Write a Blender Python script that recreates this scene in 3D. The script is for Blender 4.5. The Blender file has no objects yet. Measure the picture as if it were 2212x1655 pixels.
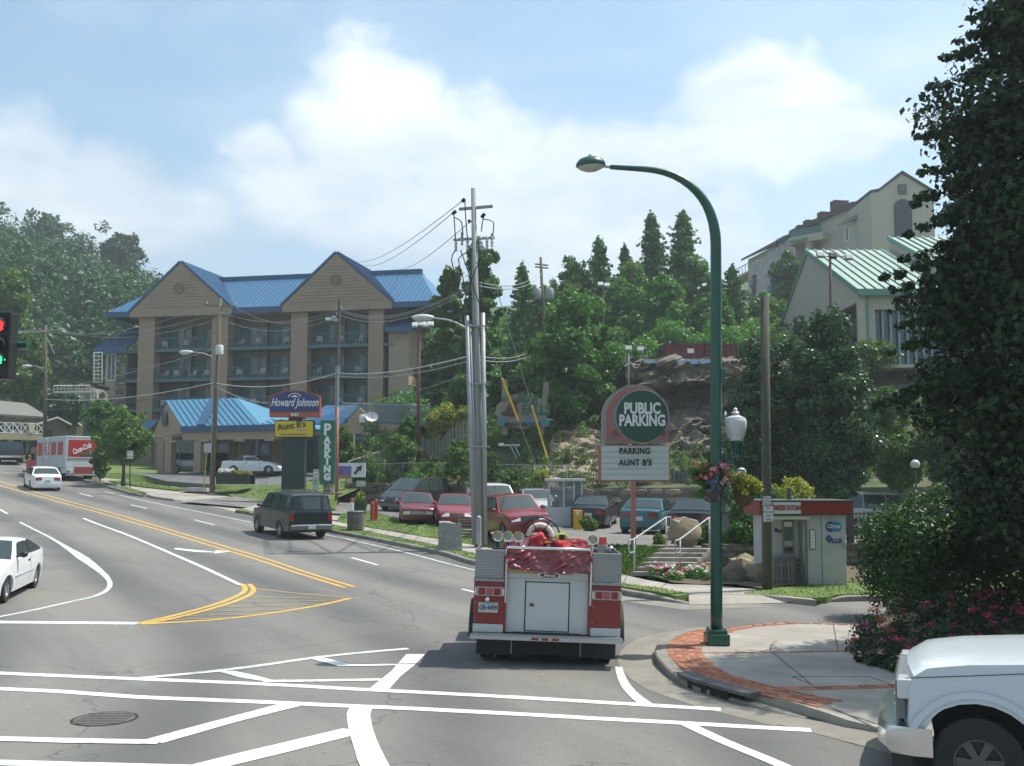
HAZE=True
import bpy,bmesh,math,random
import numpy as np
from mathutils import Vector,Matrix,noise as mnoise
R=math.radians
random.seed(7);rng=np.random.default_rng(7)
SC=bpy.context.scene
COL=SC.collection
# ------------------------------------------------------------------ camera
PITCH=R(5.14);FL=2250.0;EYE=Vector((0,0,3.0))
cd=bpy.data.cameras.new('camera');cd.sensor_width=36;cd.lens=FL/2212*36
cd.clip_start=.1;cd.clip_end=4000
cam=bpy.data.objects.new('camera',cd);COL.objects.link(cam)
cam.location=EYE;cam.rotation_euler=(R(90)+PITCH,0,0);SC.camera=cam
# ------------------------------------------------------------------ light
SUN_AZ=math.atan2(.93,.36)
SUN_EL=R(62)
sl=bpy.data.lights.new('sun','SUN');sl.energy=4.0;sl.angle=R(.6);sl.color=(1,.95,.87)
so=bpy.data.objects.new('sun',sl);COL.objects.link(so)
sdir=Vector((math.sin(SUN_AZ)*math.cos(SUN_EL),math.cos(SUN_AZ)*math.cos(SUN_EL),math.sin(SUN_EL)))
so.rotation_euler=sdir.to_track_quat('Z','Y').to_euler();so.location=(30,30,60)
SC.view_settings.view_transform='Standard';SC.view_settings.look='None'
SC.view_settings.exposure=.62;SC.view_settings.gamma=1;SC.view_settings.use_curve_mapping=False
SC.cycles.volume_bounces=0
SC.cycles.max_bounces=6;SC.cycles.transparent_max_bounces=12
CF=Vector((0,math.cos(PITCH),math.sin(PITCH)));CU=Vector((0,-math.sin(PITCH),math.cos(PITCH)))
def ray(u,v):
 return CF+Vector((1,0,0))*((u-1106)/FL)-CU*((v-827.5)/FL)
def PT(u,v,d):
 r=ray(u,v);return EYE+r*(d/r.y)
world=bpy.data.worlds.new('World');SC.world=world;world.use_nodes=True
def build_world():
 nt=world.node_tree;N=nt.nodes;L=nt.links;N.clear()
 out=N.new('ShaderNodeOutputWorld');bg=N.new('ShaderNodeBackground');L.new(bg.outputs[0],out.inputs[0])
 sky=N.new('ShaderNodeTexSky');sky.sky_type='NISHITA';sky.sun_disc=False
 sky.sun_elevation=SUN_EL;sky.sun_rotation=SUN_AZ;sky.air_density=1.0;sky.dust_density=1.6;sky.ozone_density=2.5
 bg.inputs[1].default_value=.12
 tc=N.new('ShaderNodeTexCoord')
 def M(op,a,b=None,c=None,clamp=False):
  n=N.new('ShaderNodeMath');n.operation=op;n.use_clamp=clamp
  for i,x in enumerate((a,b,c)):
   if x is None:continue
   if isinstance(x,(int,float)):n.inputs[i].default_value=x
   else:L.new(x,n.inputs[i])
  return n.outputs[0]
 def VM(op,a,b):
  n=N.new('ShaderNodeVectorMath');n.operation=op
  for i,x in enumerate((a,b)):
   if isinstance(x,(tuple,list,Vector)):n.inputs[i].default_value=x
   else:L.new(x,n.inputs[i])
  return n
 D=tc.outputs['Generated']
 def noise(scale,det,rough,vec=D,dist=0):
  n=N.new('ShaderNodeTexNoise');n.inputs['Scale'].default_value=scale;n.inputs['Detail'].default_value=det
  n.inputs['Roughness'].default_value=rough;n.inputs['Distortion'].default_value=dist;L.new(vec,n.inputs['Vector']);return n.outputs['Fac']
  # clouds: heaps standing in given directions of the sky, ragged by noise
 warp=VM('SCALE',(0,0,0),(0,0,0));warp.operation='SCALE'
 nz=N.new('ShaderNodeTexNoise');nz.inputs['Scale'].default_value=9;nz.inputs['Detail'].default_value=6;L.new(D,nz.inputs['Vector'])
 s1=VM('SUBTRACT',nz.outputs['Color'],(.5,.5,.5));s2=N.new('ShaderNodeVectorMath');s2.operation='SCALE'
 L.new(s1.outputs[0],s2.inputs[0]);s2.inputs['Scale'].default_value=.13
 DW=VM('ADD',D,s2.outputs[0]).outputs[0]
 heaps=[(800,265,175,120),(1030,330,170,120),(560,330,90,75),(700,420,240,120),(1000,460,330,110),
 (1330,370,220,110),(1660,225,170,95),(1700,330,260,90),(0,380,110,150),(240,480,190,120),(1250,520,400,110)]
 tot=None
 for(u,v,a,b)in heaps:
  c=ray(u,v).normalized()
  df=VM('SUBTRACT',DW,tuple(c)).outputs[0]
  sc=VM('MULTIPLY',df,(FL/a*.92,3.0,FL/b*.92)).outputs[0]
  ln=N.new('ShaderNodeVectorMath');ln.operation='LENGTH';L.new(sc,ln.inputs[0])
  g=M('SUBTRACT',1.25,ln.outputs['Value'],clamp=False)
  tot=g if tot is None else M('MAXIMUM',tot,g)
  # thin cover over the whole sky
 mp=N.new('ShaderNodeMapping');mp.inputs['Scale'].default_value=(1,1,2.6);L.new(D,mp.inputs[0])
 n1=noise(2.2,7,.56,mp.outputs[0],.3)
 n2=noise(7,8,.62,mp.outputs[0])
 heap=M('MULTIPLY',tot,1.25)
 heap=M('ADD',heap,M('MULTIPLY',M('SUBTRACT',n2,.5),.9))
 heapc=N.new('ShaderNodeMapRange');heapc.interpolation_type='SMOOTHSTEP';L.new(heap,heapc.inputs[0])
 heapc.inputs[1].default_value=.06;heapc.inputs[2].default_value=.85
 thin=N.new('ShaderNodeMapRange');thin.interpolation_type='SMOOTHSTEP';L.new(n1,thin.inputs[0])
 thin.inputs[1].default_value=.40;thin.inputs[2].default_value=.78;thin.inputs[4].default_value=.45
 sep=N.new('ShaderNodeSeparateXYZ');L.new(D,sep.inputs[0])
 lo=N.new('ShaderNodeMapRange');L.new(sep.outputs[2],lo.inputs[0]);lo.interpolation_type='SMOOTHSTEP'
 lo.inputs[1].default_value=.0;lo.inputs[2].default_value=.42;lo.inputs[3].default_value=.55;lo.inputs[4].default_value=.06
 dens=M('MAXIMUM',M('MULTIPLY',heapc.outputs[0],.92),thin.outputs[0])
 dens=M('ADD',dens,M('MULTIPLY',lo.outputs[0],M('SUBTRACT',1,dens)),clamp=True)
 # cloud light: bright tops, greyer blue where thick and low
 sh=noise(4.5,6,.6,mp.outputs[0]);cr=N.new('ShaderNodeMapRange');L.new(M('ADD',sh,M('MULTIPLY',sep.outputs[2],1.7)),cr.inputs[0])
 cr.inputs[1].default_value=.80;cr.inputs[2].default_value=1.22
 mc=N.new('ShaderNodeMix');mc.data_type='RGBA';L.new(cr.outputs[0],mc.inputs[0])
 mc.inputs[6].default_value=(3.5,4.25,5.1,1);mc.inputs[7].default_value=(6.7,7.1,7.1,1)
 skt=N.new('ShaderNodeMix');skt.data_type='RGBA';skt.blend_type='MULTIPLY';skt.inputs[0].default_value=1
 L.new(sky.outputs[0],skt.inputs[6]);skt.inputs[7].default_value=(.95,1.13,1.09,1)
 mx=N.new('ShaderNodeMix');mx.data_type='RGBA';L.new(dens,mx.inputs[0]);L.new(skt.outputs[2],mx.inputs[6]);L.new(mc.outputs[2],mx.inputs[7])
 L.new(mx.outputs[2],bg.inputs[0])
build_world()
# ------------------------------------------------------------------ materials
MATS={}
def mat(name,col,rough=.7,var=.0,vscale=3.0,bump=0.0,bscale=40.0,metal=0.0,rnd=0.0,col2=None,c2=(.45,.6),spec=.5,
det=5,emit=None,dirt=None,stretch=None,coat=0,alpha=None,trans=0.0):
 if name in MATS:return MATS[name]
 m=bpy.data.materials.new(name);m.use_nodes=True;nt=m.node_tree;N=nt.nodes;L=nt.links
 b=N['Principled BSDF'];b.inputs['Roughness'].default_value=rough;b.inputs['Metallic'].default_value=metal
 b.inputs['Specular IOR Level'].default_value=spec;b.inputs['Coat Weight'].default_value=coat
 tc=N.new('ShaderNodeTexCoord');V=tc.outputs['Object']
 if stretch:
  mp=N.new('ShaderNodeMapping');mp.inputs['Scale'].default_value=stretch;L.new(V,mp.inputs[0]);V=mp.outputs[0]
 def nz(s,d=det,r=.6):
  n=N.new('ShaderNodeTexNoise');n.inputs['Scale'].default_value=s;n.inputs['Detail'].default_value=d
  n.inputs['Roughness'].default_value=r;L.new(V,n.inputs['Vector']);return n.outputs['Fac']
 c=N.new('ShaderNodeRGB');c.outputs[0].default_value=(*col,1);cur=c.outputs[0]
 if col2 is not None:
  mr=N.new('ShaderNodeMapRange');L.new(nz(vscale),mr.inputs[0]);mr.inputs[1].default_value=c2[0];mr.inputs[2].default_value=c2[1]
  mx=N.new('ShaderNodeMix');mx.data_type='RGBA';L.new(mr.outputs[0],mx.inputs[0]);L.new(cur,mx.inputs[6]);mx.inputs[7].default_value=(*col2,1);cur=mx.outputs[2]
 def scale_by(cur,fac,lo,hi,a=.25,bb=.75):
  mr=N.new('ShaderNodeMapRange');L.new(fac,mr.inputs[0]);mr.inputs[1].default_value=a;mr.inputs[2].default_value=bb
  mr.inputs[3].default_value=lo;mr.inputs[4].default_value=hi
  vm=N.new('ShaderNodeVectorMath');vm.operation='SCALE';L.new(cur,vm.inputs[0]);L.new(mr.outputs[0],vm.inputs['Scale']);return vm.outputs[0]
 if var:cur=scale_by(cur,nz(vscale*1.7),1-var,1+var)
 if rnd:
  oi=N.new('ShaderNodeObjectInfo');cur=scale_by(cur,oi.outputs['Random'],1-rnd,1+rnd,0,1)
 if dirt:
  mr=N.new('ShaderNodeMapRange');L.new(nz(dirt[1],7,.65),mr.inputs[0]);mr.inputs[1].default_value=.48;mr.inputs[2].default_value=.72;mr.inputs[4].default_value=dirt[2]
  mx=N.new('ShaderNodeMix');mx.data_type='RGBA';L.new(mr.outputs[0],mx.inputs[0]);L.new(cur,mx.inputs[6]);mx.inputs[7].default_value=(*dirt[0],1);cur=mx.outputs[2]
 L.new(cur,b.inputs['Base Color'])
 if bump:
  bp=N.new('ShaderNodeBump');bp.inputs['Strength'].default_value=min(1,bump);bp.inputs['Distance'].default_value=.02*max(1,bump)
  L.new(nz(bscale,4),bp.inputs['Height']);L.new(bp.outputs[0],b.inputs['Normal'])
 if emit:
  b.inputs['Emission Color'].default_value=(*emit[0],1);b.inputs['Emission Strength'].default_value=emit[1]
 if trans:b.inputs['Transmission Weight'].default_value=trans
 if alpha is not None:b.inputs['Alpha'].default_value=alpha
 MATS[name]=m;return m
def leafmat(name,c1,c2,rnd=.15,vs=.6,transl=.25,rough=.5):
 m=bpy.data.materials.new(name);m.use_nodes=True;nt=m.node_tree;N=nt.nodes;L=nt.links
 b=N['Principled BSDF'];b.inputs['Roughness'].default_value=rough;b.inputs['Specular IOR Level'].default_value=.35
 g=N.new('ShaderNodeTexCoord');n=N.new('ShaderNodeTexNoise');n.inputs['Scale'].default_value=vs;n.inputs['Detail'].default_value=3;L.new(g.outputs['Object'],n.inputs['Vector'])
 n2=N.new('ShaderNodeTexNoise');n2.inputs['Scale'].default_value=5;n2.inputs['Detail'].default_value=2;L.new(g.outputs['Object'],n2.inputs['Vector'])
 a=N.new('ShaderNodeMath');a.operation='ADD';L.new(n.outputs['Fac'],a.inputs[0])
 a2=N.new('ShaderNodeMath');a2.operation='MULTIPLY_ADD';L.new(n2.outputs['Fac'],a2.inputs[0]);a2.inputs[1].default_value=.8;a2.inputs[2].default_value=-.4;L.new(a2.outputs[0],a.inputs[1])
 mr=N.new('ShaderNodeMapRange');L.new(a.outputs[0],mr.inputs[0]);mr.inputs[1].default_value=.32;mr.inputs[2].default_value=.68
 mx=N.new('ShaderNodeMix');mx.data_type='RGBA';L.new(mr.outputs[0],mx.inputs[0]);mx.inputs[6].default_value=(*c1,1);mx.inputs[7].default_value=(*c2,1)
 oi=N.new('ShaderNodeObjectInfo');r=N.new('ShaderNodeMapRange');L.new(oi.outputs['Random'],r.inputs[0]);r.inputs[3].default_value=1-rnd;r.inputs[4].default_value=1+rnd
 vm=N.new('ShaderNodeVectorMath');vm.operation='SCALE';L.new(mx.outputs[2],vm.inputs[0]);L.new(r.outputs[0],vm.inputs['Scale'])
 L.new(vm.outputs[0],b.inputs['Base Color'])
 t=N.new('ShaderNodeBsdfTranslucent');vt=N.new('ShaderNodeVectorMath');vt.operation='MULTIPLY';L.new(vm.outputs[0],vt.inputs[0]);vt.inputs[1].default_value=(1.5,1.7,.6)
 L.new(vt.outputs[0],t.inputs[0]);ms=N.new('ShaderNodeMixShader');ms.inputs[0].default_value=transl
 L.new(b.outputs[0],ms.inputs[1]);L.new(t.outputs[0],ms.inputs[2]);L.new(ms.outputs[0],N['Material Output'].inputs[0])
 MATS[name]=m;return m
def asphalt(name,c1,c2,warm):
 m=bpy.data.materials.new(name);m.use_nodes=True;nt=m.node_tree;N=nt.nodes;L=nt.links
 b=N['Principled BSDF'];b.inputs['Roughness'].default_value=.88;b.inputs['Specular IOR Level'].default_value=.3
 g=N.new('ShaderNodeTexCoord');V=g.outputs['Object']
 def nz(s,d=5,r=.6,vec=V,dist=0):
  n=N.new('ShaderNodeTexNoise');n.inputs['Scale'].default_value=s;n.inputs['Detail'].default_value=d;n.inputs['Roughness'].default_value=r
  n.inputs['Distortion'].default_value=dist;L.new(vec,n.inputs['Vector']);return n.outputs['Fac']
 def mixc(f,a,bcol,lo,hi,amt=1):
  mr=N.new('ShaderNodeMapRange');L.new(f,mr.inputs[0]);mr.inputs[1].default_value=lo;mr.inputs[2].default_value=hi;mr.inputs[4].default_value=amt
  mx=N.new('ShaderNodeMix');mx.data_type='RGBA';L.new(mr.outputs[0],mx.inputs[0])
  if isinstance(a,tuple):mx.inputs[6].default_value=(*a,1)
  else:L.new(a,mx.inputs[6])
  mx.inputs[7].default_value=(*bcol,1);return mx.outputs[2]
 cur=mixc(nz(.16,4,.5),c1,c2,.38,.62)
 cur=mixc(nz(.5,5,.6,dist=.4),cur,warm,.45,.75,.55)
 # tyre-polished bands along the road (its direction runs up to the left)
 mp=N.new('ShaderNodeMapping');mp.inputs['Rotation'].default_value=(0,0,R(-32));L.new(V,mp.inputs[0])
 mp2=N.new('ShaderNodeMapping');mp2.inputs['Scale'].default_value=(.5,.022,1);L.new(mp.outputs[0],mp2.inputs[0])
 cur=mixc(nz(1,4,.55,mp2.outputs[0],.3),cur,(c1[0]*.66,c1[1]*.67,c1[2]*.70),.46,.68,.7)
 if name=='asphalt':
  at=N.new('ShaderNodeAttribute');at.attribute_name='lane'
  def Mth(op,a,b,c=None):
   n=N.new('ShaderNodeMath');n.operation=op
   for i,x in enumerate((a,b,c)):
    if x is None:continue
    if isinstance(x,(int,float)):n.inputs[i].default_value=x
    else:L.new(x,n.inputs[i])
   return n.outputs[0]
  ph=Mth('MULTIPLY_ADD',nz(.09,3),1.6,Mth('MULTIPLY',at.outputs['Fac'],2*math.pi/3.5));band=Mth('MULTIPLY_ADD',Mth('COSINE',Mth('ADD',ph,2.3),0),.5,.5)
  band=Mth('MULTIPLY',Mth('POWER',band,1.6),Mth('ADD',nz(.22,4,.6,dist=.5),.15));cur=mixc(band,cur,(.092,.092,.094),.12,.75,.8)
 cur=mixc(nz(7,6,.75),cur,(c1[0]*.6,c1[1]*.6,c1[2]*.6),.52,.70,.5);cur=mixc(nz(.42,7,.7,dist=.6),cur,(.10,.10,.098),.60,.66,.35)
 # stains and grit
 cur=mixc(nz(1.3,8,.7),cur,(.05,.05,.05),.64,.80,.5)
 sp=nz(55,3,.7);cur=mixc(sp,cur,(c1[0]*.45,c1[1]*.45,c1[2]*.45),.50,.66,.55)
 sp2=nz(38,2,.7);cur=mixc(sp2,cur,(.42,.41,.38),.66,.76,.6)
 # cracks
 vd=N.new('ShaderNodeMapping');L.new(V,vd.inputs[0])
 wv=N.new('ShaderNodeTexNoise');wv.inputs['Scale'].default_value=.8;wv.inputs['Detail'].default_value=6;L.new(V,wv.inputs['Vector'])
 ad=N.new('ShaderNodeVectorMath');ad.operation='MULTIPLY_ADD';L.new(wv.outputs['Color'],ad.inputs[0]);ad.inputs[1].default_value=(2.2,2.2,0);L.new(V,ad.inputs[2])
 vo=N.new('ShaderNodeTexVoronoi');vo.feature='DISTANCE_TO_EDGE';vo.inputs['Scale'].default_value=.14;L.new(ad.outputs[0],vo.inputs['Vector'])
 mr=N.new('ShaderNodeMapRange');L.new(vo.outputs['Distance'],mr.inputs[0]);mr.inputs[1].default_value=.0;mr.inputs[2].default_value=.0035;mr.inputs[3].default_value=.55;mr.inputs[4].default_value=0
 mx=N.new('ShaderNodeMix');mx.data_type='RGBA';L.new(mr.outputs[0],mx.inputs[0]);L.new(cur,mx.inputs[6]);mx.inputs[7].default_value=(.045,.045,.045,1)
 L.new(mx.outputs[2],b.inputs['Base Color'])
 bp=N.new('ShaderNodeBump');bp.inputs['Strength'].default_value=.35;bp.inputs['Distance'].default_value=.01;L.new(nz(70,2),bp.inputs['Height']);L.new(bp.outputs[0],b.inputs['Normal'])
 MATS[name]=m;return m
M_ASPH=asphalt('asphalt',(.182,.176,.162),(.218,.21,.19),(.205,.19,.152))
M_LOT=asphalt('lot_asphalt',(.21,.2,.18),(.17,.165,.155),(.23,.21,.17))
M_DRIVE=asphalt('drive_asphalt',(.13,.135,.14),(.15,.155,.16),(.15,.145,.13))
M_CONC=mat('concrete',(.30,.275,.235),.85,var=.12,vscale=.7,bump=.3,bscale=60,col2=(.36,.335,.29),dirt=((.16,.15,.13),1.1,.5))
M_GUTTER=mat('gutter_concrete',(.22,.205,.17),.85,var=.15,vscale=.8,bump=.3,bscale=50,dirt=((.13,.12,.10),1.6,.6))
M_KERB=mat('kerb_concrete',(.24,.225,.19),.9,var=.2,vscale=1.5,bump=.4,bscale=40,dirt=((.10,.10,.085),2.2,.7))
M_WPAINT=mat('white_road_paint',(.72,.74,.70),.7,var=.06,vscale=4,dirt=((.27,.27,.255),5,.8),bump=.2,bscale=60)
M_WPAINT2=mat('worn_white_road_paint',(.55,.58,.54),.75,var=.08,vscale=4,dirt=((.21,.21,.195),4,1.0),bump=.2,bscale=60)
M_YPAINT=mat('yellow_road_paint',(.62,.36,.055),.7,var=.1,vscale=4,dirt=((.32,.24,.12),3,.6))
M_YPAINT2=mat('worn_yellow_road_paint',(.42,.30,.09),.75,var=.1,vscale=4,dirt=((.21,.2,.15),4,.9))
M_BRICK=mat('paver_brick',(.34,.135,.075),.85,var=.12,vscale=8,rnd=.28,bump=.3,bscale=60)
M_GRASS_G=mat('grass_soil',(.085,.15,.03),.95,var=.25,vscale=1.2,bump=.8,bscale=25,col2=(.14,.19,.045),c2=(.4,.62),dirt=((.20,.17,.09),.9,.55))
M_SOIL=mat('soil',(.10,.08,.05),.95,var=.3,vscale=3,bump=.8,bscale=20)
M_DARK=mat('dark_gap',(.012,.012,.012),.8)
M_BLACK=mat('black_rubber',(.02,.02,.021),.75,var=.2,vscale=20)
M_CHROME=mat('chrome',(.75,.76,.77),.18,metal=1)
M_STEEL=mat('galvanised_steel',(.33,.345,.35),.55,metal=.25,var=.1,vscale=2,dirt=((.25,.25,.25),2,.5))
M_WHITE=mat('white_paint',(.74,.75,.74),.45,var=.03,vscale=3)
M_WOODP=mat('pole_wood',(.13,.11,.075),.9,var=.25,vscale=3,stretch=(6,6,.6),bump=.6,bscale=10,dirt=((.08,.10,.045),1.2,.5))
M_GREYW=mat('grey_wood',(.20,.175,.14),.9,var=.25,vscale=3,stretch=(4,4,.8),bump=.5,bscale=20,rnd=.15)
# ------------------------------------------------------------------ mesh builder
class MB:
 def __init__(s):s.v=[];s.f=[];s.mi=[];s.cur=0
 def add(s,vs,fs):
  b=len(s.v);s.v+=[tuple(p)for p in vs];s.f+=[[i+b for i in f]for f in fs];s.mi+=[s.cur]*len(fs);return s
 def box(s,x0,x1,y0,y1,z0,z1):
  return s.add([(x0,y0,z0),(x1,y0,z0),(x1,y1,z0),(x0,y1,z0),(x0,y0,z1),(x1,y0,z1),(x1,y1,z1),(x0,y1,z1)],
  [(3,2,1,0),(4,5,6,7),(0,1,5,4),(1,2,6,5),(2,3,7,6),(3,0,4,7)])
 def cbox(s,c,sz,M=None):
  hx,hy,hz=sz[0]/2,sz[1]/2,sz[2]/2
  vs=[Vector((x,y,z))for z in(-hz,hz)for x,y in((-hx,-hy),(hx,-hy),(hx,hy),(-hx,hy))]
  if M is not None:vs=[M@v for v in vs]
  vs=[v+Vector(c)for v in vs]
  return s.add(vs,[(3,2,1,0),(4,5,6,7),(0,1,5,4),(1,2,6,5),(2,3,7,6),(3,0,4,7)])
 def prism(s,poly,ext):
  ext=Vector(ext);n=len(poly);p=[Vector(q)for q in poly]
  return s.add(p+[q+ext for q in p],[list(range(n))[::-1],list(range(n,2*n))]+[[i,(i+1)%n,(i+1)%n+n,i+n]for i in range(n)])
 def quad(s,a,b,c,d):return s.add([a,b,c,d],[(0,1,2,3)])
 def tube(s,pts,r,n=8,cap=True,flat=None):
  pts=[Vector(p)for p in pts];rs=r if isinstance(r,(list,tuple))else[r]*len(pts)
  up=Vector((0,0,1));t0=(pts[1]-pts[0]).normalized()
  if abs(t0.dot(up))>.95:up=Vector((1,0,0))
  a=t0.cross(up).normalized();vs=[];fs=[]
  for i,p in enumerate(pts):
   t=(pts[min(i+1,len(pts)-1)]-pts[max(i-1,0)]).normalized()
   a=(a-t*a.dot(t)).normalized();b=t.cross(a)
   for k in range(n):
    th=2*math.pi*k/n;vs.append(p+a*(math.cos(th)*rs[i])+b*(math.sin(th)*rs[i]))
  for i in range(len(pts)-1):
   for k in range(n):fs.append((i*n+k,i*n+(k+1)%n,(i+1)*n+(k+1)%n,(i+1)*n+k))
  if cap:fs.append(tuple(range(n))[::-1]);fs.append(tuple(range((len(pts)-1)*n,len(pts)*n)))
  return s.add(vs,fs)
 def lathe(s,prof,n=16,c=(0,0,0),M=None,cap=True):
  vs=[];fs=[]
  for(r,z)in prof:
   for k in range(n):
    th=2*math.pi*k/n;v=Vector((r*math.cos(th),r*math.sin(th),z))
    if M is not None:v=M@v
    vs.append(v+Vector(c))
  for i in range(len(prof)-1):
   for k in range(n):fs.append((i*n+k,i*n+(k+1)%n,(i+1)*n+(k+1)%n,(i+1)*n+k))
  if cap and prof[0][0]>.001:fs.append(tuple(range(n))[::-1])
  if cap and prof[-1][0]>.001:fs.append(tuple(range((len(prof)-1)*n,len(prof)*n)))
  return s.add(vs,fs)
 def ball(s,c,r,n=12,k=8,sc=(1,1,1),bump=0,seed=0):
  vs=[];fs=[]
  for i in range(k+1):
   ph=math.pi*i/k
   for j in range(n):
    th=2*math.pi*j/n
    d=Vector((math.sin(ph)*math.cos(th),math.sin(ph)*math.sin(th),math.cos(ph)))
    q=1+(bump*mnoise.noise(d*2.1+Vector((seed*3.7,seed,0)))if bump else 0)
    vs.append(Vector(c)+Vector((d.x*sc[0],d.y*sc[1],d.z*sc[2]))*r*q)
  for i in range(k):
   for j in range(n):fs.append((i*n+j,i*n+(j+1)%n,(i+1)*n+(j+1)%n,(i+1)*n+j))
  return s.add(vs,fs)
 def merge(s,o,M=None):
  return s.add([M@Vector(v)for v in o.v]if M is not None else o.v,o.f)
 def mesh(s,name,mats):
  me=bpy.data.meshes.new(name);me.from_pydata(s.v,[],s.f)
  for m in(mats if isinstance(mats,(list,tuple))else[mats]):me.materials.append(m)
  if any(s.mi):me.polygons.foreach_set('material_index',s.mi)
  return me
 def build(s,name,mats,parent=None,smooth=False,bevel=0,kind=None,label=None,loc=None,rz=None):
  me=s.mesh(name,mats);return link(name,me,parent,smooth,bevel,kind,label,loc,rz)
def link(name,me,parent=None,smooth=False,bevel=0,kind=None,label=None,loc=None,rz=None):
 if smooth:
  me.polygons.foreach_set('use_smooth',[True]*len(me.polygons))
  if smooth is not True:me.set_sharp_from_angle(angle=R(smooth))
 o=bpy.data.objects.new(name,me);COL.objects.link(o)
 if parent is not None:o.parent=parent
 if bevel:
  b=o.modifiers.new('bevel','BEVEL');b.width=bevel;b.segments=2;b.limit_method='ANGLE';b.angle_limit=R(40)
 if kind:o['kind']=kind
 if label:o['label']=label
 if loc is not None:o.location=loc
 if rz is not None:o.rotation_euler=(0,0,rz)
 return o
def tag(o,label,cat,group=None):
 o['label']=label;o['category']=cat
 if group:o['group']=group
 return o
def thing(name,label,cat,loc=(0,0,0),rz=0,group=None):
 o=bpy.data.objects.new(name,None);COL.objects.link(o);o.empty_display_size=.3
 o.location=loc;o.rotation_euler=(0,0,rz);return tag(o,label,cat,group)
def dup(o,loc=None,rz=None,label=None,group=None,scale=None,parent=None):
 def cp(x,par):
  c=x.copy();COL.objects.link(c)
  if par is not None:c.parent=par
  for k in x.children:cp(k,c)
  return c
 c=cp(o,parent)
 if loc is not None:c.location=loc
 if rz is not None:c.rotation_euler=(0,0,rz)
 if label:c['label']=label
 if group:c['group']=group
 if scale is not None:c.scale=scale
 return c
def text_mesh(s,size,ext=.01,shear=0,align='CENTER',sx=1.0,bold=.0,spacing=1.0):
 cu=bpy.data.curves.new('lettering','FONT');cu.body=s;cu.size=size;cu.extrude=ext;cu.shear=shear
 cu.align_x=align;cu.align_y='CENTER';cu.offset=bold;cu.space_character=spacing;cu.resolution_u=3
 o=bpy.data.objects.new('tmp',cu);COL.objects.link(o)
 dg=bpy.context.evaluated_depsgraph_get();me=bpy.data.meshes.new_from_object(o.evaluated_get(dg))
 bpy.data.objects.remove(o);bpy.data.curves.remove(cu)
 if sx!=1:me.transform(Matrix.Diagonal((sx,1,1,1)))
 return me
def text(s,size,m,parent,loc,rot=(90,0,0),**k):
# letters stand upright in the parent's xz-plane facing -y
 me=text_mesh(s,size,**k);me.materials.clear();me.materials.append(m)
 o=bpy.data.objects.new('lettering',me);COL.objects.link(o);o.parent=parent;o.location=loc
 o.rotation_euler=tuple(R(a)for a in rot);return o
 # ------------------------------------------------------------------ ground height
def sst(t):t=np.clip(t,0,1);return t*t*(3-2*t)
_s=np.array([-900,18,25,35,47,60,70,82,98,130,200,900.]);_z=np.array([0,0,.13,.42,.85,1.5,2.15,2.95,4.1,6.3,8,8.])
_ss=np.linspace(-100,300,1601);_zz=np.interp(_ss,_s,_z);_k=np.exp(-np.linspace(-2.5,2.5,45)**2);_k/=_k.sum()
_zz=np.convolve(np.pad(_zz,22,mode='edge'),_k,'valid')
def T(x,y):
 s=.6*np.clip(-np.asarray(x,float),-80,80)+.8*np.asarray(y,float)
 return np.interp(s,_ss,_zz)-.15*sst((np.asarray(x)-2.6)/3)*sst((12.4-np.asarray(y))/2.2)-.11*sst((np.asarray(x)+2)/7)*sst((34-np.asarray(y))/12)
def LOTZ(x,y):
 return T(x,y)+.13+.62*sst((np.asarray(x)+1.5)/4.5)*(1-.75*sst((np.asarray(y)-33)/15))
def G(u,v,h=0.0,f=None,near=3,far=260):
 f=f or T;r=ray(u,v);ds=np.geomspace(near,far,500);k=ds/r.y
 xs=EYE.x+r.x*k;zs=EYE.z+r.z*k;g=f(xs,ds)+h-zs
 i=np.argmax(g>0)
 if not(g>0).any():i=len(ds)-1
 if i>0:
  t=-g[i-1]/(g[i]-g[i-1]+1e-9);t=min(max(t,0),1);d=ds[i-1]+(ds[i]-ds[i-1])*t
 else:d=ds[0]
 return EYE+r*(d/r.y)
def g0(x,y,h=0):return Vector((x,y,float(T(x,y))+h))
def GX(xs,ys):return[float(a)for a in xs]
GXL=sorted(set(list(range(-66,46,1))+[-700,-400,-200,-130,-100,-80,60,80,120,200,400,700]))
GYL=sorted(set(list(range(-14,60,1))+list(range(60,130,2))+[-700,-300,-100,-50,-30,150,200,300,500,900,1600]))
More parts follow.
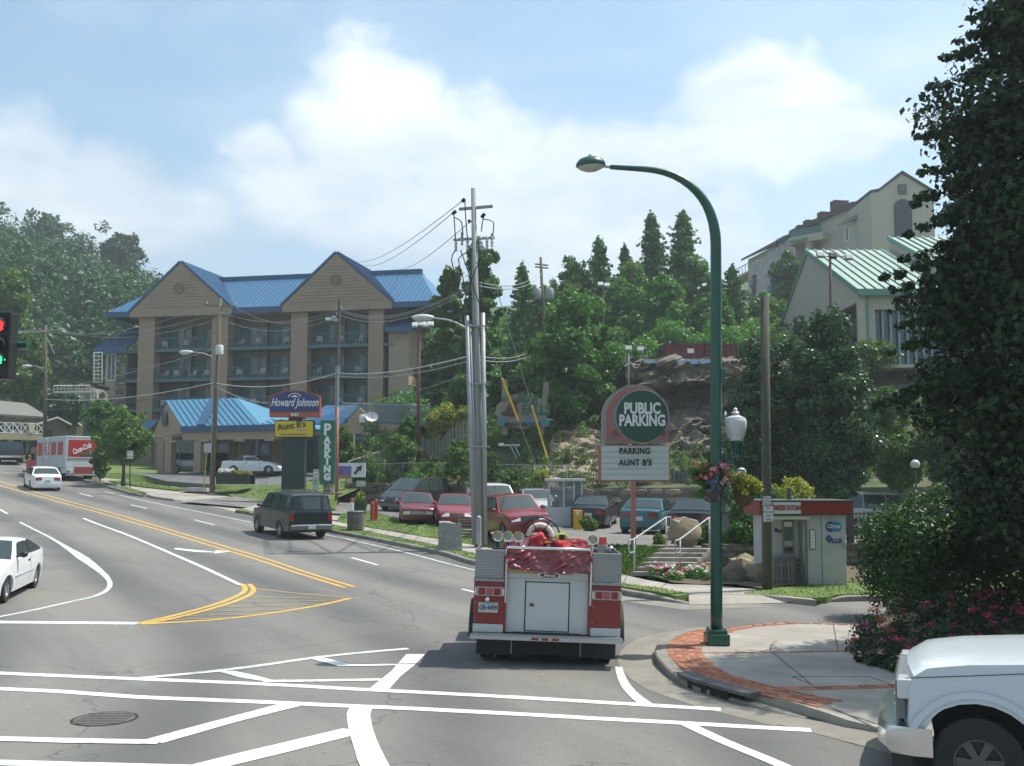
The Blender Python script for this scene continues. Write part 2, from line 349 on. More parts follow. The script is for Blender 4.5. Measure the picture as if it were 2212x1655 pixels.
def drape(name,poly,dz,m,parent=None,f=None,kind=None,res=1,thick=0,label=None,bumpy=0):
 f=f or T
 bm=bmesh.new();bm.faces.new([bm.verts.new((p[0],p[1],0))for p in poly])
 x0=min(p[0]for p in poly);x1=max(p[0]for p in poly);y0=min(p[1]for p in poly);y1=max(p[1]for p in poly)
 def cut(co,no):bmesh.ops.bisect_plane(bm,geom=bm.verts[:]+bm.edges[:]+bm.faces[:],plane_co=co,plane_no=no,dist=1e-5)
 for x in[g for g in GXL if x0<g<x1][::res]:cut((x,0,0),(1,0,0))
 for y in[g for g in GYL if y0<g<y1][::res]:cut((0,y,0),(0,1,0))
 bmesh.ops.triangulate(bm,faces=[fc for fc in bm.faces if len(fc.verts)>4])
 n=len(bm.verts);co=np.empty((n,3))
 for i,v in enumerate(bm.verts):co[i]=v.co
 z=f(co[:,0],co[:,1])+dz
 for i,v in enumerate(bm.verts):
  v.co.z=z[i]+(bumpy*(mnoise.noise(Vector((co[i,0]*.7,co[i,1]*.7,3)))+.3)if bumpy else 0)
 if thick:
  bd=[e for e in bm.edges if len(e.link_faces)==1]
  r=bmesh.ops.extrude_edge_only(bm,edges=bd)
  for v in[q for q in r['geom']if isinstance(q,bmesh.types.BMVert)]:v.co.z-=thick
 bmesh.ops.recalc_face_normals(bm,faces=bm.faces[:])
 me=bpy.data.meshes.new(name);bm.to_mesh(me);bm.free();me.materials.append(m)
 return link(name,me,parent,kind=kind,label=label)
def densify(pts,step=.5):
 out=[]
 for a,b in zip(pts[:-1],pts[1:]):
  a=Vector(a);b=Vector(b);n=max(1,int((b-a).length/step))
  for i in range(n):out.append(a.lerp(b,i/n))
 out.append(Vector(pts[-1]));return out
def smooth_line(pts,step=.5):
# Catmull-Rom through pts
 P=[Vector(p)for p in pts];P=[P[0]*2-P[1]]+P+[P[-1]*2-P[-2]];out=[]
 for i in range(1,len(P)-2):
  a,b,c,d=P[i-1:i+3];n=max(2,int((c-b).length/step))
  for k in range(n):
   t=k/n;out.append(.5*((2*b)+(c-a)*t+(2*a-5*b+4*c-d)*t*t+(-a+3*b-3*c+d)*t**3))
 out.append(P[-2]);return out
def offs(pts,k):
 out=[]
 for i,p in enumerate(pts):
  t=pts[min(i+1,len(pts)-1)]-pts[max(i-1,0)];n=Vector((-t.y,t.x)).normalized()if len(t)==2 else Vector((-t.y,t.x,0)).normalized()
  out.append(p+n*(k[i]if isinstance(k,list)else k))
 return out
 # ------------------------------------------------------------------ ground, road, kerbs
def grid_ground():
 xs=np.array(GXL,float);ys=np.array(GYL,float);X,Y=np.meshgrid(xs,ys);Z=T(X,Y)-.06
 n=len(xs);vs=np.stack([X.ravel(),Y.ravel(),Z.ravel()],1)
 fs=[(j*n+i,j*n+i+1,(j+1)*n+i+1,(j+1)*n+i)for j in range(len(ys)-1)for i in range(n-1)]
 me=bpy.data.meshes.new('ground');me.from_pydata(vs.tolist(),[],fs);me.materials.append(M_GRASS_G)
 link('ground',me,kind='structure')
grid_ground()
def W(pts,h=0.0,f=None):return[G(u,v,h,f)for(u,v)in pts]
FARK=[(-60,968),(0,987),(60,1001),(110,1018),(160,1035),(200,1045),(280,1068),(327,1073),(420,1086),(506,1106),(560,1118),(718,1152),(823,1172),(950,1199),
(1021,1220),(1180,1250),(1336,1284),(1419,1297),(1488,1305),(1620,1302),(1779,1301),(1878,1299)]
fk=W(FARK)
rp=fk+[Vector((14,27,0)),Vector((20,29,0)),Vector((44,33,0)),Vector((44,-13,0)),Vector((-65,-13,0)),Vector((-65,60,0)),Vector((-62,88,0)),Vector((-58,100,0))]
road=drape('road',rp,.0,M_ASPH,kind='structure')
def lane_distance():
# metres from the yellow centre line, kept on the road so that its material can wear along the lanes
 L=[(p.x,p.y)for p in W([(-40,1026),(0,1040),(100,1070),(200,1097),(330,1134),(430,1164),(560,1203),(660,1236),(765,1268),(960,1330),(1150,1420),(1250,1520),(1330,1650)])]
 L=np.array(L);me=road.data;P=np.empty(len(me.vertices)*3);me.vertices.foreach_get('co',P);P=P.reshape(-1,3)[:,:2];best=np.full(len(P),1e9);sg=np.zeros(len(P))
 for a,b in zip(L[:-1],L[1:]):
  d=b-a;t=np.clip(((P-a)@d)/(d@d),0,1);q=a+t[:,None]*d;r=P-q;dist=np.hypot(r[:,0],r[:,1]);s=np.sign(d[0]*r[:,1]-d[1]*r[:,0]);m=dist<best;best[m]=dist[m];sg[m]=s[m]
 at=me.attributes.new('lane','FLOAT','POINT');at.data.foreach_set('value',(best*sg).astype(np.float32))
lane_distance()
def stripe(name,pts,w,m,h=.006,close=0,sm=True):
 P=W(pts);P=[Vector((p.x,p.y,0))for p in P]
 P=smooth_line(P,.4)if(sm and len(P)>2)else densify(P,.4)
 if isinstance(w,(list,tuple)):
  w=[float(np.interp(i/(len(P)-1),np.linspace(0,1,len(w)),w))for i in range(len(P))]
 else:w=[w]*len(P)
 # ragged painted edges
 A=offs(P,[a/2*(1+random.uniform(-.05,.05))for a in w]);B=offs(P,[-a/2*(1+random.uniform(-.05,.05))for a in w])
 mb=MB();n=len(P)
 vs=[(p.x,p.y,float(T(p.x,p.y))+h)for p in A]+[(p.x,p.y,float(T(p.x,p.y))+h)for p in B]
 mb.add(vs,[(i,i+1,n+i+1,n+i)for i in range(n-1)])
 return mb.build(name,m,road)
YL=[(-40,1026),(0,1040),(100,1070),(200,1097),(330,1134),(430,1164),(560,1203),(660,1236),(765,1268)]
stripe('yellow_centre_line',YL,.12,M_YPAINT);stripe('yellow_centre_line',[(u-14,v+5)if u<100 else(u-20,v+1.5)for u,v in YL],.12,M_YPAINT)
stripe('yellow_centre_line',[(300,1348),(400,1324),(480,1301),(521,1283),(530,1272),(523,1262)],.13,M_YPAINT)
stripe('yellow_centre_line',[(318,1348),(420,1325),(500,1302),(540,1285),(548,1273),(538,1262)],.13,M_YPAINT)
stripe('yellow_hatching',[(549,1272),(650,1283),(745,1291)],.09,M_YPAINT2,.007)
stripe('yellow_hatching',[(305,1349),(480,1338),(620,1320),(700,1306),(757,1293)],.14,M_YPAINT,.007)
for a,b in[((524,1292),(690,1293)),((500,1303),(740,1297)),((465,1313),(690,1307)),((430,1322),(620,1318)),((395,1331),(560,1328)),((360,1340),(500,1336))]:
 stripe('yellow_hatching',[a,b],.06,M_YPAINT2,.0085)
stripe('yellow_hatching',[(768,1292),(779,1293)],.1,M_YPAINT2)
stripe('edge_line',[(180,1120),(260,1150),(340,1183),(430,1222),(520,1264)],.14,M_WPAINT)
stripe('edge_line',[(43,1128),(100,1157),(160,1193),(205,1225),(234,1252),(234,1272),(205,1288),(140,1303),(60,1321),(-30,1338)],
[.12,.12,.12,.14,.22,.36,.24,.13,.12,.12],M_WPAINT2)
stripe('stop_line',[(-40,1344),(296,1347)],.3,M_WPAINT)
stripe('lane_dash',[(-14,1093),(16,1110)],.12,M_WPAINT)
for a,b in[((171,1066),(199,1073)),((283,1091),(318,1099)),((419,1123),(463,1134)),((760,1205),(816,1221)),((998,1273),(1060,1288)),((60,1040),(82,1045))]:
 stripe('lane_dash',[a,b],.11,M_WPAINT)
stripe('edge_line',[(225,1062),(290,1077),(400,1100),(541,1128),(650,1147),(718,1158),(860,1190),(1021,1231),(1180,1262),(1320,1291)],.11,M_WPAINT2)
def arrow():
 q=W([(378,1184),(430,1189),(465,1193),(466,1189),(497,1192),(462,1196.5),(466,1194),(425,1193),(376,1187)])
 drape('arrow_marking',q,.008,M_WPAINT,road)
arrow()
# foreground crosswalk
CW=M_WPAINT
stripe('crosswalk_line',[(-40,1453),(140,1461),(290,1467),(560,1478),(840,1493),(1200,1512),(1557,1533)],.2,CW)
stripe('crosswalk_line',[(-40,1487),(140,1495),(290,1506),(560,1517),(760,1526),(1200,1548),(1480,1563),(1752,1578)],.2,CW)
stripe('crosswalk_line',[(300,1466),(470,1450),(600,1433),(690,1420),(800,1409),(882,1402)],.17,M_WPAINT2,.0075)
def bar(pts,h=.0075,m=CW):
 drape('crosswalk_bar',W(pts),h,m,road)
bar([(878,1414),(918,1414),(895,1438),(865,1462),(838,1492),(795,1491),(845,1451)])
bar([(470,1451),(503,1450),(545,1458),(590,1470),(572,1473),(520,1465)],m=M_WPAINT2)
stripe('crosswalk_line',[(570,1472.5),(700,1471),(822,1469)],.16,CW,.009)
stripe('crosswalk_line',[(680,1421.5),(712,1430),(745,1438.5)],.22,CW,.010,sm=False)
stripe('crosswalk_line',[(735,1438),(800,1437.5),(884,1436)],.15,CW,.009)
bar([(610,1520),(665,1522),(520,1558),(352,1606),(305,1601),(440,1565)])
stripe('crosswalk_line',[(-40,1596),(150,1601),(345,1604)],.2,CW,.009)
bar([(740,1575),(762,1577),(762,1590),(620,1626),(480,1660),(460,1668),(395,1658),(520,1627)])
stripe('crosswalk_line',[(-40,1648),(150,1653),(420,1660)],.2,CW,.009)
stripe('crosswalk_curve',[(782,1526),(774,1545),(780,1580),(794,1620),(812,1660),(835,1705)],.29,CW,.0075)
stripe('crosswalk_line',[(1336,1441),(1344,1467),(1362,1495),(1397,1524)],[.11,.13,.16,.2],CW,.0075)
stripe('crosswalk_line',[(1478,1563),(1560,1601),(1640,1634),(1720,1668)],.18,CW,.0075)
# manhole and worn patches
def manhole():
 c=G(226,1553);mb=MB();z=float(T(c.x,c.y));mb.lathe([(.40,z-.002),(.40,z+.004),(.37,z+.004)],28,(c.x,c.y,0));mb.build('manhole_rim',M_DARK,road)
 mb=MB();mb.lathe([(.365,z-.002),(.365,z+.006)],28,(c.x,c.y,0))
 for i in range(-3,4):mb.box(c.x-.3,c.x+.3,c.y+i*.09-.02,c.y+i*.09+.02,z+.006,z+.011)
 mb.build('manhole_cover',mat('cast_iron',(.10,.09,.08),.7,var=.3,vscale=8),road)
manhole()
# kerbs: real steps following the line of foot points
def kerb(name,pts,hh=.14,w=.17,m=M_KERB,taper0=False,taper1=False,side=1,seg=1.6):
 P=[Vector((p.x,p.y,0))for p in W(pts)];P=smooth_line(P,.35)
 O=offs(P,w*side);n=len(P);mb=MB();vs=[]
 for i in range(n):
  t=1.0
  if taper0:t=min(t,.08+i/(14 if m is M_GUTTER else 4))
  if taper1:t=min(t,.1+(n-1-i)/3)
  z=float(T(P[i].x,P[i].y));q=P[i].lerp(O[i],.12)
  vs+=[(P[i].x,P[i].y,z-.1),(P[i].x,P[i].y,z+hh*t-.02),(q.x,q.y,z+hh*t),(O[i].x,O[i].y,z+hh*t),(O[i].x,O[i].y,z-.1)]
 fs=[(i*5+k,(i+1)*5+k,(i+1)*5+k+1,i*5+k+1)for i in range(n-1)for k in range(4)]
 fs+=[(0,1,2,3,4),tuple((n-1)*5+k for k in range(5))]
 mb.add(vs,fs);o=mb.build(name,m,kind='structure');return o
kerb('kerb',[(-60,968),(0,987),(60,1001),(110,1018),(160,1035),(200,1045),(280,1068),(310,1074),(330,1071)],taper1=True)
kerb('kerb',[(506,1104),(530,1110),(560,1118),(718,1152),(823,1172),(950,1199),(1021,1220),(1180,1250),(1336,1284),(1419,1297),(1490,1305)],taper0=True,taper1=True)
kerb('kerb',[(1779,1301),(1800,1301),(1830,1300),(1878,1299),(1960,1299)],taper0=True)
# gutter pans of concrete along the kerb on the right
gp=W([(1336,1286),(1419,1299),(1488,1307),(1640,1305),(1650,1312),(1480,1318),(1330,1297)])
drape('gutter',gp,.005,M_GUTTER,kind='structure')
# far verges and pavements (raised .13)
H=.13
def area(name,pts,m,dz=H,kind='structure',**k):
 k.setdefault('thick',.2);return drape(name,W(pts,dz),dz,m,kind=kind,**k)
area('sidewalk',[(330,1072),(240,1042),(200,1033),(120,1005),(100,1007),(190,1039),(228,1047),(300,1061),(375,1078)],M_CONC,H+.004)
drape('verge',W([(-60,966),(0,983),(60,997),(110,1014),(160,1031),(201,1041),(281,1063),(305,1067),(325,1066),(236,1044),(190,1032),(120,1000),(0,970),(-60,955)],H),H,M_GRASS_G,kind='structure',bumpy=.02)
apron=area('driveway_apron',[(326,1072),(300,1060),(225,1040),(205,1030),(300,1032),(400,1044),(470,1063),(578,1083),(725,1101),(735,1112),(728,1124),(620,1106),(515,1101),(506,1105),(420,1085.5)],M_CONC,.03)
area('verge',[(508,1102),(522,1101),(640,1121),(728,1136),(784,1146),(948,1179),(1021,1195),(1180,1232),(1336,1260),(1417,1269),(1490,1283),(1462,1288),(1419,1279),(1336,1266),(1180,1232),(1021,1206),(950,1187),(823,1163),(718,1144),(560,1109)],M_GRASS_G,H+.01,bumpy=.015)
walk=area('sidewalk',[(515,1101),(560,1090),(640,1108),(727,1127),(786,1138),(948,1165),(1021,1177),(1180,1208),(1336,1239),(1393,1252),(1450,1262),(1535,1264),(1645,1274),(1700,1272),(1764,1297),(1645,1285),(1490,1283),(1417,1269),(1336,1259),(1180,1231),(1021,1194),(948,1178),(784,1145),(728,1135),(640,1120)],M_CONC,H+.004)
def ramp(name,top,foot,m,h0=H):
 a=W(top,h0);b=W(foot,.012);a=densify([Vector(p)for p in a],.4);k=len(a);bb=[b[0].lerp(b[-1],0)]
 L=densify([Vector(p)for p in b],.05);b=[L[int(i*(len(L)-1)/(k-1))]for i in range(k)]
 mb=MB();mb.add([tuple(p)for p in a+b],[(i,i+1,k+i+1,k+i)for i in range(k-1)]);return mb.build(name,m,kind='structure')
ramp('driveway_apron',[(1488,1282),(1645,1284),(1766,1297)],[(1488,1306),(1620,1304),(1782,1300)],M_CONC,H+.006)
# joints scored across the pavement
def joint_line(a,b,w=.02,h=H+.009,f=None,parent=None):
 p=W([a,b],h);P=densify([Vector((q.x,q.y,0))for q in p],.5);A=offs(P,w/2);B=offs(P,-w/2);n=len(P)
 mb=MB();ff=f or T
 mb.add([(q.x,q.y,float(ff(q.x,q.y))+h)for q in A+B],[(i,i+1,n+i+1,n+i)for i in range(n-1)]);return mb.build('joint',M_DARK,parent or walk)
for a,b in[((760,1133),(760,1141)),((840,1147),(832,1155)),((905,1158),(895,1168)),((1355,1243),(1345,1261)),((1440,1260),(1425,1271)),((1545,1264),(1540,1283)),((1640,1274),(1632,1284))]:
 joint_line(a,b)
area('verge',[(729,1127),(735,1112),(760,1106),(800,1104),(850,1118),(905,1127),(877,1133),(850,1147),(786,1137)],M_GRASS_G,H+.012,bumpy=.02)
area('verge',[(855,1147),(885,1135),(930,1133),(1000,1145),(1021,1152),(1021,1176),(948,1164)],M_GRASS_G,H+.012,bumpy=.02)
# parking lot behind
lot_poly=[Vector((-19,60,0)),Vector((-14.5,57,0))]+W([(735,1110),(800,1103),(850,1117),(930,1132),(1000,1144),(1080,1158),(1180,1166)],H)+[Vector((2.2,33.2,0)),Vector((4.6,32.2,0)),Vector((9,33,0)),Vector((14,34,0)),Vector((30,37,0)),Vector((30,56,0)),Vector((8,56,0)),Vector((-8,62,0)),Vector((-17,66,0))]
lot=drape('parking_lot',lot_poly,.0,M_LOT,f=LOTZ,kind='structure')
area('lawn',[(1607,1281),(1677,1266),(1828,1250),(1960,1250),(1960,1284),(1878,1284),(1830,1285),(1800,1287),(1785,1291),(1760,1292),(1700,1287)],M_GRASS_G,H+.015,bumpy=.03)
# the near corner: raised pavement, brick band, kerb with storm inlets
CK=[(1735.8,1553.7),(1660,1537),(1578.6,1516.8),(1530,1502),(1481.6,1485.8),(1450,1468),(1431,1451),(1418,1436),(1415,1421),(1423,1404),(1446,1387),(1487,1375),(1524,1371)]
kerb('kerb',CK,hh=.15,w=.2,side=-1,taper0=True,m=M_GUTTER)
ckw=[Vector((p.x,p.y,0))for p in W(CK)];ck=smooth_line(ckw,.35)
inner0=offs(ck,-.2);inner1=offs(ck,-.78)
back=[Vector((p.x,p.y,0))for p in W([(1573,1363.5),(1633,1354),(1726,1347),(1838,1350),(1900,1352)],.13)]
tail=[Vector((p.x,p.y,0))for p in W([(1830,1568),(1960,1590)],.02)]
cp=inner0[6:]+back+[Vector((15,21,0)),Vector((15,10.5,0))]+tail[::-1]
def CORN(x,y):
 return T(x,y)+.145*sst((np.asarray(y)-12.1)/2.0)
corner=drape('corner_sidewalk',cp,0,M_CONC,f=CORN,kind='structure',thick=.12)
rampp=W([(1735,1554),(1660,1560),(1760,1585),(1960,1640),(1960,1592),(1830,1568)])
drape('ramp_gutter',rampp,.005,M_GUTTER,kind='structure')
gpan=[Vector((p.x,p.y,0))for p in offs(ck,.62)]
drape('gutter',[p for p in gpan]+[p for p in offs(ck,.004)][::-1],.004,M_GUTTER,kind='structure')
# bricks laid in running rows along the band: each a piece of its own
def lay_bricks():
 me={}
 def brick_mesh(l,w):
  k=(round(l,3),round(w,3))
  if k not in me:
   mb=MB();e=.006;h=.03
   mb.add([(-l/2,-w/2,0),(l/2,-w/2,0),(l/2,w/2,0),(-l/2,w/2,0),(-l/2+e,-w/2+e,h),(l/2-e,-w/2+e,h),(l/2-e,w/2-e,h),(-l/2+e,w/2-e,h)],
   [(4,5,6,7),(0,1,5,4),(1,2,6,5),(2,3,7,6),(3,0,4,7)])
   me[k]=mb.mesh('brick',M_BRICK)
  return me[k]
 n=0;L=[]
 line=smooth_line(ckw,.02);
 for row in range(5):
  o=offs(line,-(.2+.06+row*.115));acc=0;nxt=.1*(row%2)
  for i in range(1,len(o)):
   acc+=(o[i]-o[i-1]).length
   if acc>=nxt:
    nxt+=.222;t=(o[i]-o[i-1])
    if o[i].y>12.6 or True:L.append((o[i],math.atan2(t.y,t.x),.212,.106))
    # flush header courses across the pavement
 def course(a,b,h,rows=1):
  p=[Vector((q.x,q.y,0))for q in W([a,b],h)];d=p[1]-p[0];m=int(d.length/.222);nn=Vector((-d.y,d.x,0)).normalized()
  for r in range(rows):
   for i in range(m):L.append((p[0]+d*((i+.5)/m)+nn*(r*.115),math.atan2(d.y,d.x),.212,.106))
 course((1497,1411),(1845,1407),.14);course((1665,1491),(1960,1485),.14,2);course((1573,1364),(1633,1354.5),.14,2);course((1633,1354),(1726,1347),.14,2);course((1726,1347),(1860,1351),.14,1)
 L.sort(key=lambda b:b[0].y)
 rest=MB()
 for i,(p,a,l,w)in enumerate(L):
  z=float(CORN(p.x,p.y))-.02+random.uniform(-.003,.003)
  if i<300:
   b=bpy.data.objects.new('brick',brick_mesh(l,w));COL.objects.link(b);b.parent=corner;b.location=(p.x,p.y,z);b.rotation_euler=(random.uniform(-.01,.01),0,a)
  else:
   Mx=Matrix.Translation((p.x,p.y,z))@Matrix.Rotation(a,4,'Z');mm=brick_mesh(l,w)
   rest.add([Mx@v.co for v in mm.vertices],[list(q.vertices)for q in mm.polygons])
 if rest.v:rest.build('far_bricks',M_BRICK,corner,kind='stuff')
 # bedding of mortar sand under the band
 bed=MB();a=offs(ck,-.2);b=offs(ck,-.79);k=len(a)
 bed.add([(q.x,q.y,float(CORN(q.x,q.y))+.003)for q in a+b],[(i,i+1,k+i+1,k+i)for i in range(k-1)]);bed.build('brick_bedding',mat('bedding',(.22,.15,.11),.95,var=.2,vscale=6),corner)
lay_bricks()
def cj(a,b,w=.018):
 p=W([a,b],.14);P=densify([Vector((q.x,q.y,0))for q in p],.5);A=offs(P,w/2);B=offs(P,-w/2);n=len(P);mb=MB()
 mb.add([(q.x,q.y,float(CORN(q.x,q.y))+.005)for q in A+B],[(i,i+1,n+i+1,n+i)for i in range(n-1)]);mb.build('joint',mat('joint_dark',(.07,.065,.06),.9),corner)
for a,b in[((1664,1408),(1665,1395)),((1665,1395),(1678,1385)),((1666,1408),(1752,1479)),((1712,1463),(1758,1482)),((1875,1462),(1925,1480)),((1712,1463),(1875,1462)),((1640,1496),(1900,1554)),((1700,1496),(1925,1570)),((1800,1348),(1810,1405))]:cj(a,b)
# storm drain: dark mouths in the kerb with a slab above
def inlets():
 st=thing('storm_drain','concrete storm drain with two dark mouths in the corner kerb','drain',(0,0,0))
 seg=[p for p in ck];
 def near(u,v):
  q=G(u,v);return min(range(len(seg)),key=lambda i:(seg[i]-Vector((q.x,q.y,0))).length)
 i0,i1,i2=near(1570,1514),near(1528,1501),near(1484,1487)
 slab=MB();a=offs(seg,.012)[i0-1:i2+2];b=offs(seg,-.27)[i0-1:i2+2];n=len(a)
 vs=[(q.x,q.y,float(T(q.x,q.y))+hh)for hh in(.125,.172)for q in a+b]
 fs=[(i,i+1,n+i+1,n+i)for i in range(n-1)]+[(2*n+i,2*n+i+1,3*n+i+1,3*n+i)for i in range(n-1)]+[(i,i+1,2*n+i+1,2*n+i)for i in range(n-1)]+[(n+i,n+i+1,3*n+i+1,3*n+i)for i in range(n-1)]+[(0,n,3*n,2*n),(n-1,2*n-1,4*n-1,3*n-1)]
 slab.add(vs,fs);slab.build('slab',mat('drain_slab',(.10,.10,.10),.85,var=.2,vscale=4),st)
 for s0,s1 in((i0,i1),(i1,i2)):
  p=seg[min(s0,s1)];q=seg[max(s0,s1)];d=(q-p);nn=Vector((-d.y,d.x,0)).normalized()*.007
  p=p+d*.09+nn;q=q-d*.09+nn;zp=float(T(p.x,p.y));zq=float(T(q.x,q.y))
  mb=MB();mb.prism([(p.x,p.y,zp+.01),(q.x,q.y,zq+.01),(q.x,q.y,zq+.12),(p.x,p.y,zp+.12)],-nn*3);mb.build('inlet_mouth',M_DARK,st)
inlets()
# ------------------------------------------------------------------ vehicles
M_GLASS=mat('car_glass',(.035,.05,.05),.06,spec=.7)
M_GLASSL=mat('pale_car_glass',(.13,.16,.16),.08,spec=.8)
M_TYRE=mat('tyre',(.022,.022,.022),.8,var=.2,vscale=8)
M_RIM=mat('alloy_rim',(.45,.45,.45),.3,metal=.8)
M_TRIM=mat('black_trim',(.02,.02,.02),.5)
M_RED_L=mat('red_lamp',(.22,.012,.014),.2,coat=.3)
M_CLEAR=mat('clear_lamp',(.62,.63,.62),.12,coat=.6)
M_AMBER=mat('amber_lamp',(.6,.25,.03),.2)
M_PLATE=mat('number_plate',(.5,.52,.48),.5)
def paint(name,col,metal=0.0,rough=.28):return mat(name,col,rough,metal=metal,coat=.6 if max(col)>.1 else .2,var=.03,vscale=2,dirt=((col[0]*.7+.03,col[1]*.7+.03,col[2]*.7+.025),1.5,.25))
def wheel(parent,x,y,r,w,side,rimmat=M_RIM,hub=.62,steer=0):
 t=MB();Mx=Matrix.Rotation(R(90),4,'X');s=side
 t.lathe([(r*hub,-w/2),(r*.93,-w/2),(r,-w/2+.025),(r,w/2-.025),(r*.93,w/2),(r*hub,w/2)],26,M=Mx,cap=False)
 o=t.build('wheel',M_TYRE,parent,smooth=40,loc=(x,y,r));
 if steer:o.rotation_euler=(0,0,R(steer))
 m=MB();yo=s*(w/2-.01)
 m.lathe([(r*hub,0),(r*hub*.93,.0),(r*hub*.88,-.05)],24,(0,yo,0),Matrix.Rotation(R(-90*s),4,'X'),cap=False)
 m.lathe([(0,-.02),(r*.14,-.02),(r*.15,-.045)],12,(0,yo,0),Matrix.Rotation(R(-90*s),4,'X'))
 for k in range(6):
  a=k*math.pi/3;d=Vector((math.cos(a),0,math.sin(a)));p=Vector((-d.z,0,d.x))
  q=[d*r*.1-p*r*.07,d*r*hub*.9-p*r*.1,d*r*hub*.9+p*r*.1,d*r*.1+p*r*.07]
  m.prism([v+Vector((0,yo-s*.045,0))for v in q],(0,s*.022,0))
 m.build('rim',rimmat,o,smooth=40)
 b=MB();b.lathe([(0,0),(r*hub,0),(r*hub,.01)],20,(0,yo-s*.07,0),Matrix.Rotation(R(-90*s),4,'X'));b.build('brake_disc',M_TRIM,o)
 return o
class Body:
 """side profile swept across the width and rounded in plan and section; x forward, ground at z=0"""
 def __init__(s,top,L,Wd,belt,H,wb,wr,clear=.2,tumble=.80,fo=None,nose=.80,tail=.86,archr=None,capz=None):
  s.top=top;s.L=L;s.W=Wd;s.belt=belt;s.H=H;s.wb=wb;s.wr=wr;s.clear=clear;s.tumble=tumble;s.nose=nose;s.tail=tail
  s.xf=L/2-(fo if fo else(L-wb)*.45);s.xr=s.xf-wb;s.ar=archr or wr*1.13
 def hw(s,x,z):
  w=s.W/2;t=(x/(s.L/2));
  if t>0:w*=1-(1-s.nose)*max(0,(t-.35)/.65)**2.4
  else:w*=1-(1-s.tail)*max(0,(-t-.45)/.55)**2.4
  if z>s.belt:w*=1-(1-s.tumble)*((z-s.belt)/(s.H-s.belt))**1.1-.02
  else:w*=1-.02*((z-s.belt*.68)/(s.belt*.32))**2 if z>s.belt*.68 else 1-.05*((s.belt*.68-z)/(s.belt*.5))**2
  return w
 def profile(s):
  P=list(s.top);c=s.clear
  out=[(x,z)for x,z in P]
  def arch(cx):
   a0=math.asin(max(-1,min(1,(c-s.wr)/s.ar)))
   th=[a0+(math.pi-2*a0)*i/12 for i in range(13)]
   return[(cx+s.ar*math.cos(t),s.wr+s.ar*math.sin(t))for t in th]
  out+=[(s.xf+s.ar+.05,c)]if s.xf+s.ar+.05<s.L/2-.1 else[]
  out+=arch(s.xf)+arch(s.xr)
  return out
 def build(s,parent,m,name='body',step=.16,crown=.035):
  pr=s.profile();bm=bmesh.new()
  vs=[bm.verts.new((x,-1,z))for x,z in pr];f=bm.faces.new(vs)
  r=bmesh.ops.extrude_face_region(bm,geom=[f])
  for v in r['geom']:
   if isinstance(v,bmesh.types.BMVert):v.co.y=1
  def cut(co,no):bmesh.ops.bisect_plane(bm,geom=bm.verts[:]+bm.edges[:]+bm.faces[:],plane_co=co,plane_no=no,dist=1e-4)
  x=-s.L/2+step
  while x<s.L/2:cut((x,0,0),(1,0,0));x+=step
  for z in(.3,.45,.6,.75,s.belt*.68,s.belt-.04,s.belt,s.belt+.03,s.belt+(s.H-s.belt)*.5):cut((0,0,z),(0,0,1))
  for y in(-.93,-.7,-.35,0,.35,.7,.93):cut((0,y,0),(0,1,0))
  for v in bm.verts:
   t=v.co.y;side=abs(t)>.995;v.co.y=t*s.hw(v.co.x,v.co.z)
   if v.co.z>s.clear+.25:
    k=t*t
    v.co.z-=crown*(k**2)*(1.3 if v.co.z>s.belt+.1 else 1)
    # nose and tail bow in plan
   e=abs(v.co.x)/(s.L/2)
   if e>.86:v.co.x-=math.copysign((.11 if v.co.x>0 else .06)*t*t*(e-.86)/.14,v.co.x)
  bmesh.ops.recalc_face_normals(bm,faces=bm.faces[:])
  me=bpy.data.meshes.new(name);bm.to_mesh(me);bm.free();me.materials.append(m)
  return link(name,me,parent,smooth=32)
 def side_panel(s,poly,side,m,name,parent,off=.008,z_in=.02):
 # a pane or moulding lying on the side: poly in (x,z)
  bm=bmesh.new();bm.faces.new([bm.verts.new((x,0,z))for x,z in poly])
  for z in np.arange(.2,2.2,.12):bmesh.ops.bisect_plane(bm,geom=bm.verts[:]+bm.edges[:]+bm.faces[:],plane_co=(0,0,z),plane_no=(0,0,1))
  for x in np.arange(-3.2,3.2,.2):bmesh.ops.bisect_plane(bm,geom=bm.verts[:]+bm.edges[:]+bm.faces[:],plane_co=(x,0,0),plane_no=(1,0,0))
  for v in bm.verts:v.co.y=side*(s.hw(v.co.x,v.co.z)+off)
  me=bpy.data.meshes.new(name);bm.to_mesh(me);bm.free();me.materials.append(m)
  o=link(name,me,parent,smooth=True);return o
 def cross_panel(s,a,b,ya,yb,m,name,parent,off=.012,crown=.035):
 # a pane across the car between profile points a (low) and b (high), half widths as share of local width
  (xa,za),(xb,zb)=a,b;d=Vector((xb-xa,0,zb-za));n=Vector((d.z,0,-d.x)).normalized()
  if n.z<0:n=-n
  if abs(n.z)<.05:n=Vector((math.copysign(1,xa),0,0))
  mb=MB();NX=8;NY=4;vs=[]
  for j in range(NY+1):
   t=j/NY;x=xa+(xb-xa)*t;z=za+(zb-za)*t;hw=s.hw(x,z)*(ya+(yb-ya)*t)
   for i in range(NX+1):
    k=-1+2*i/NX;xx=x
    e=abs(x)/(s.L/2)
    if e>.86:xx-=math.copysign((.11 if x>0 else .06)*k*k*(e-.86)/.14,x)
    vs.append(Vector((xx,k*hw,z-(crown*(k*.9)**4 if z>s.clear+.25 else 0)))+n*off)
  mb.add(vs,[(j*(NX+1)+i,j*(NX+1)+i+1,(j+1)*(NX+1)+i+1,(j+1)*(NX+1)+i)for j in range(NY)for i in range(NX)])
  return mb.build(name,m,parent,smooth=True)
def lerp2(a,b,t):return(a[0]+(b[0]-a[0])*t,a[1]+(b[1]-a[1])*t)
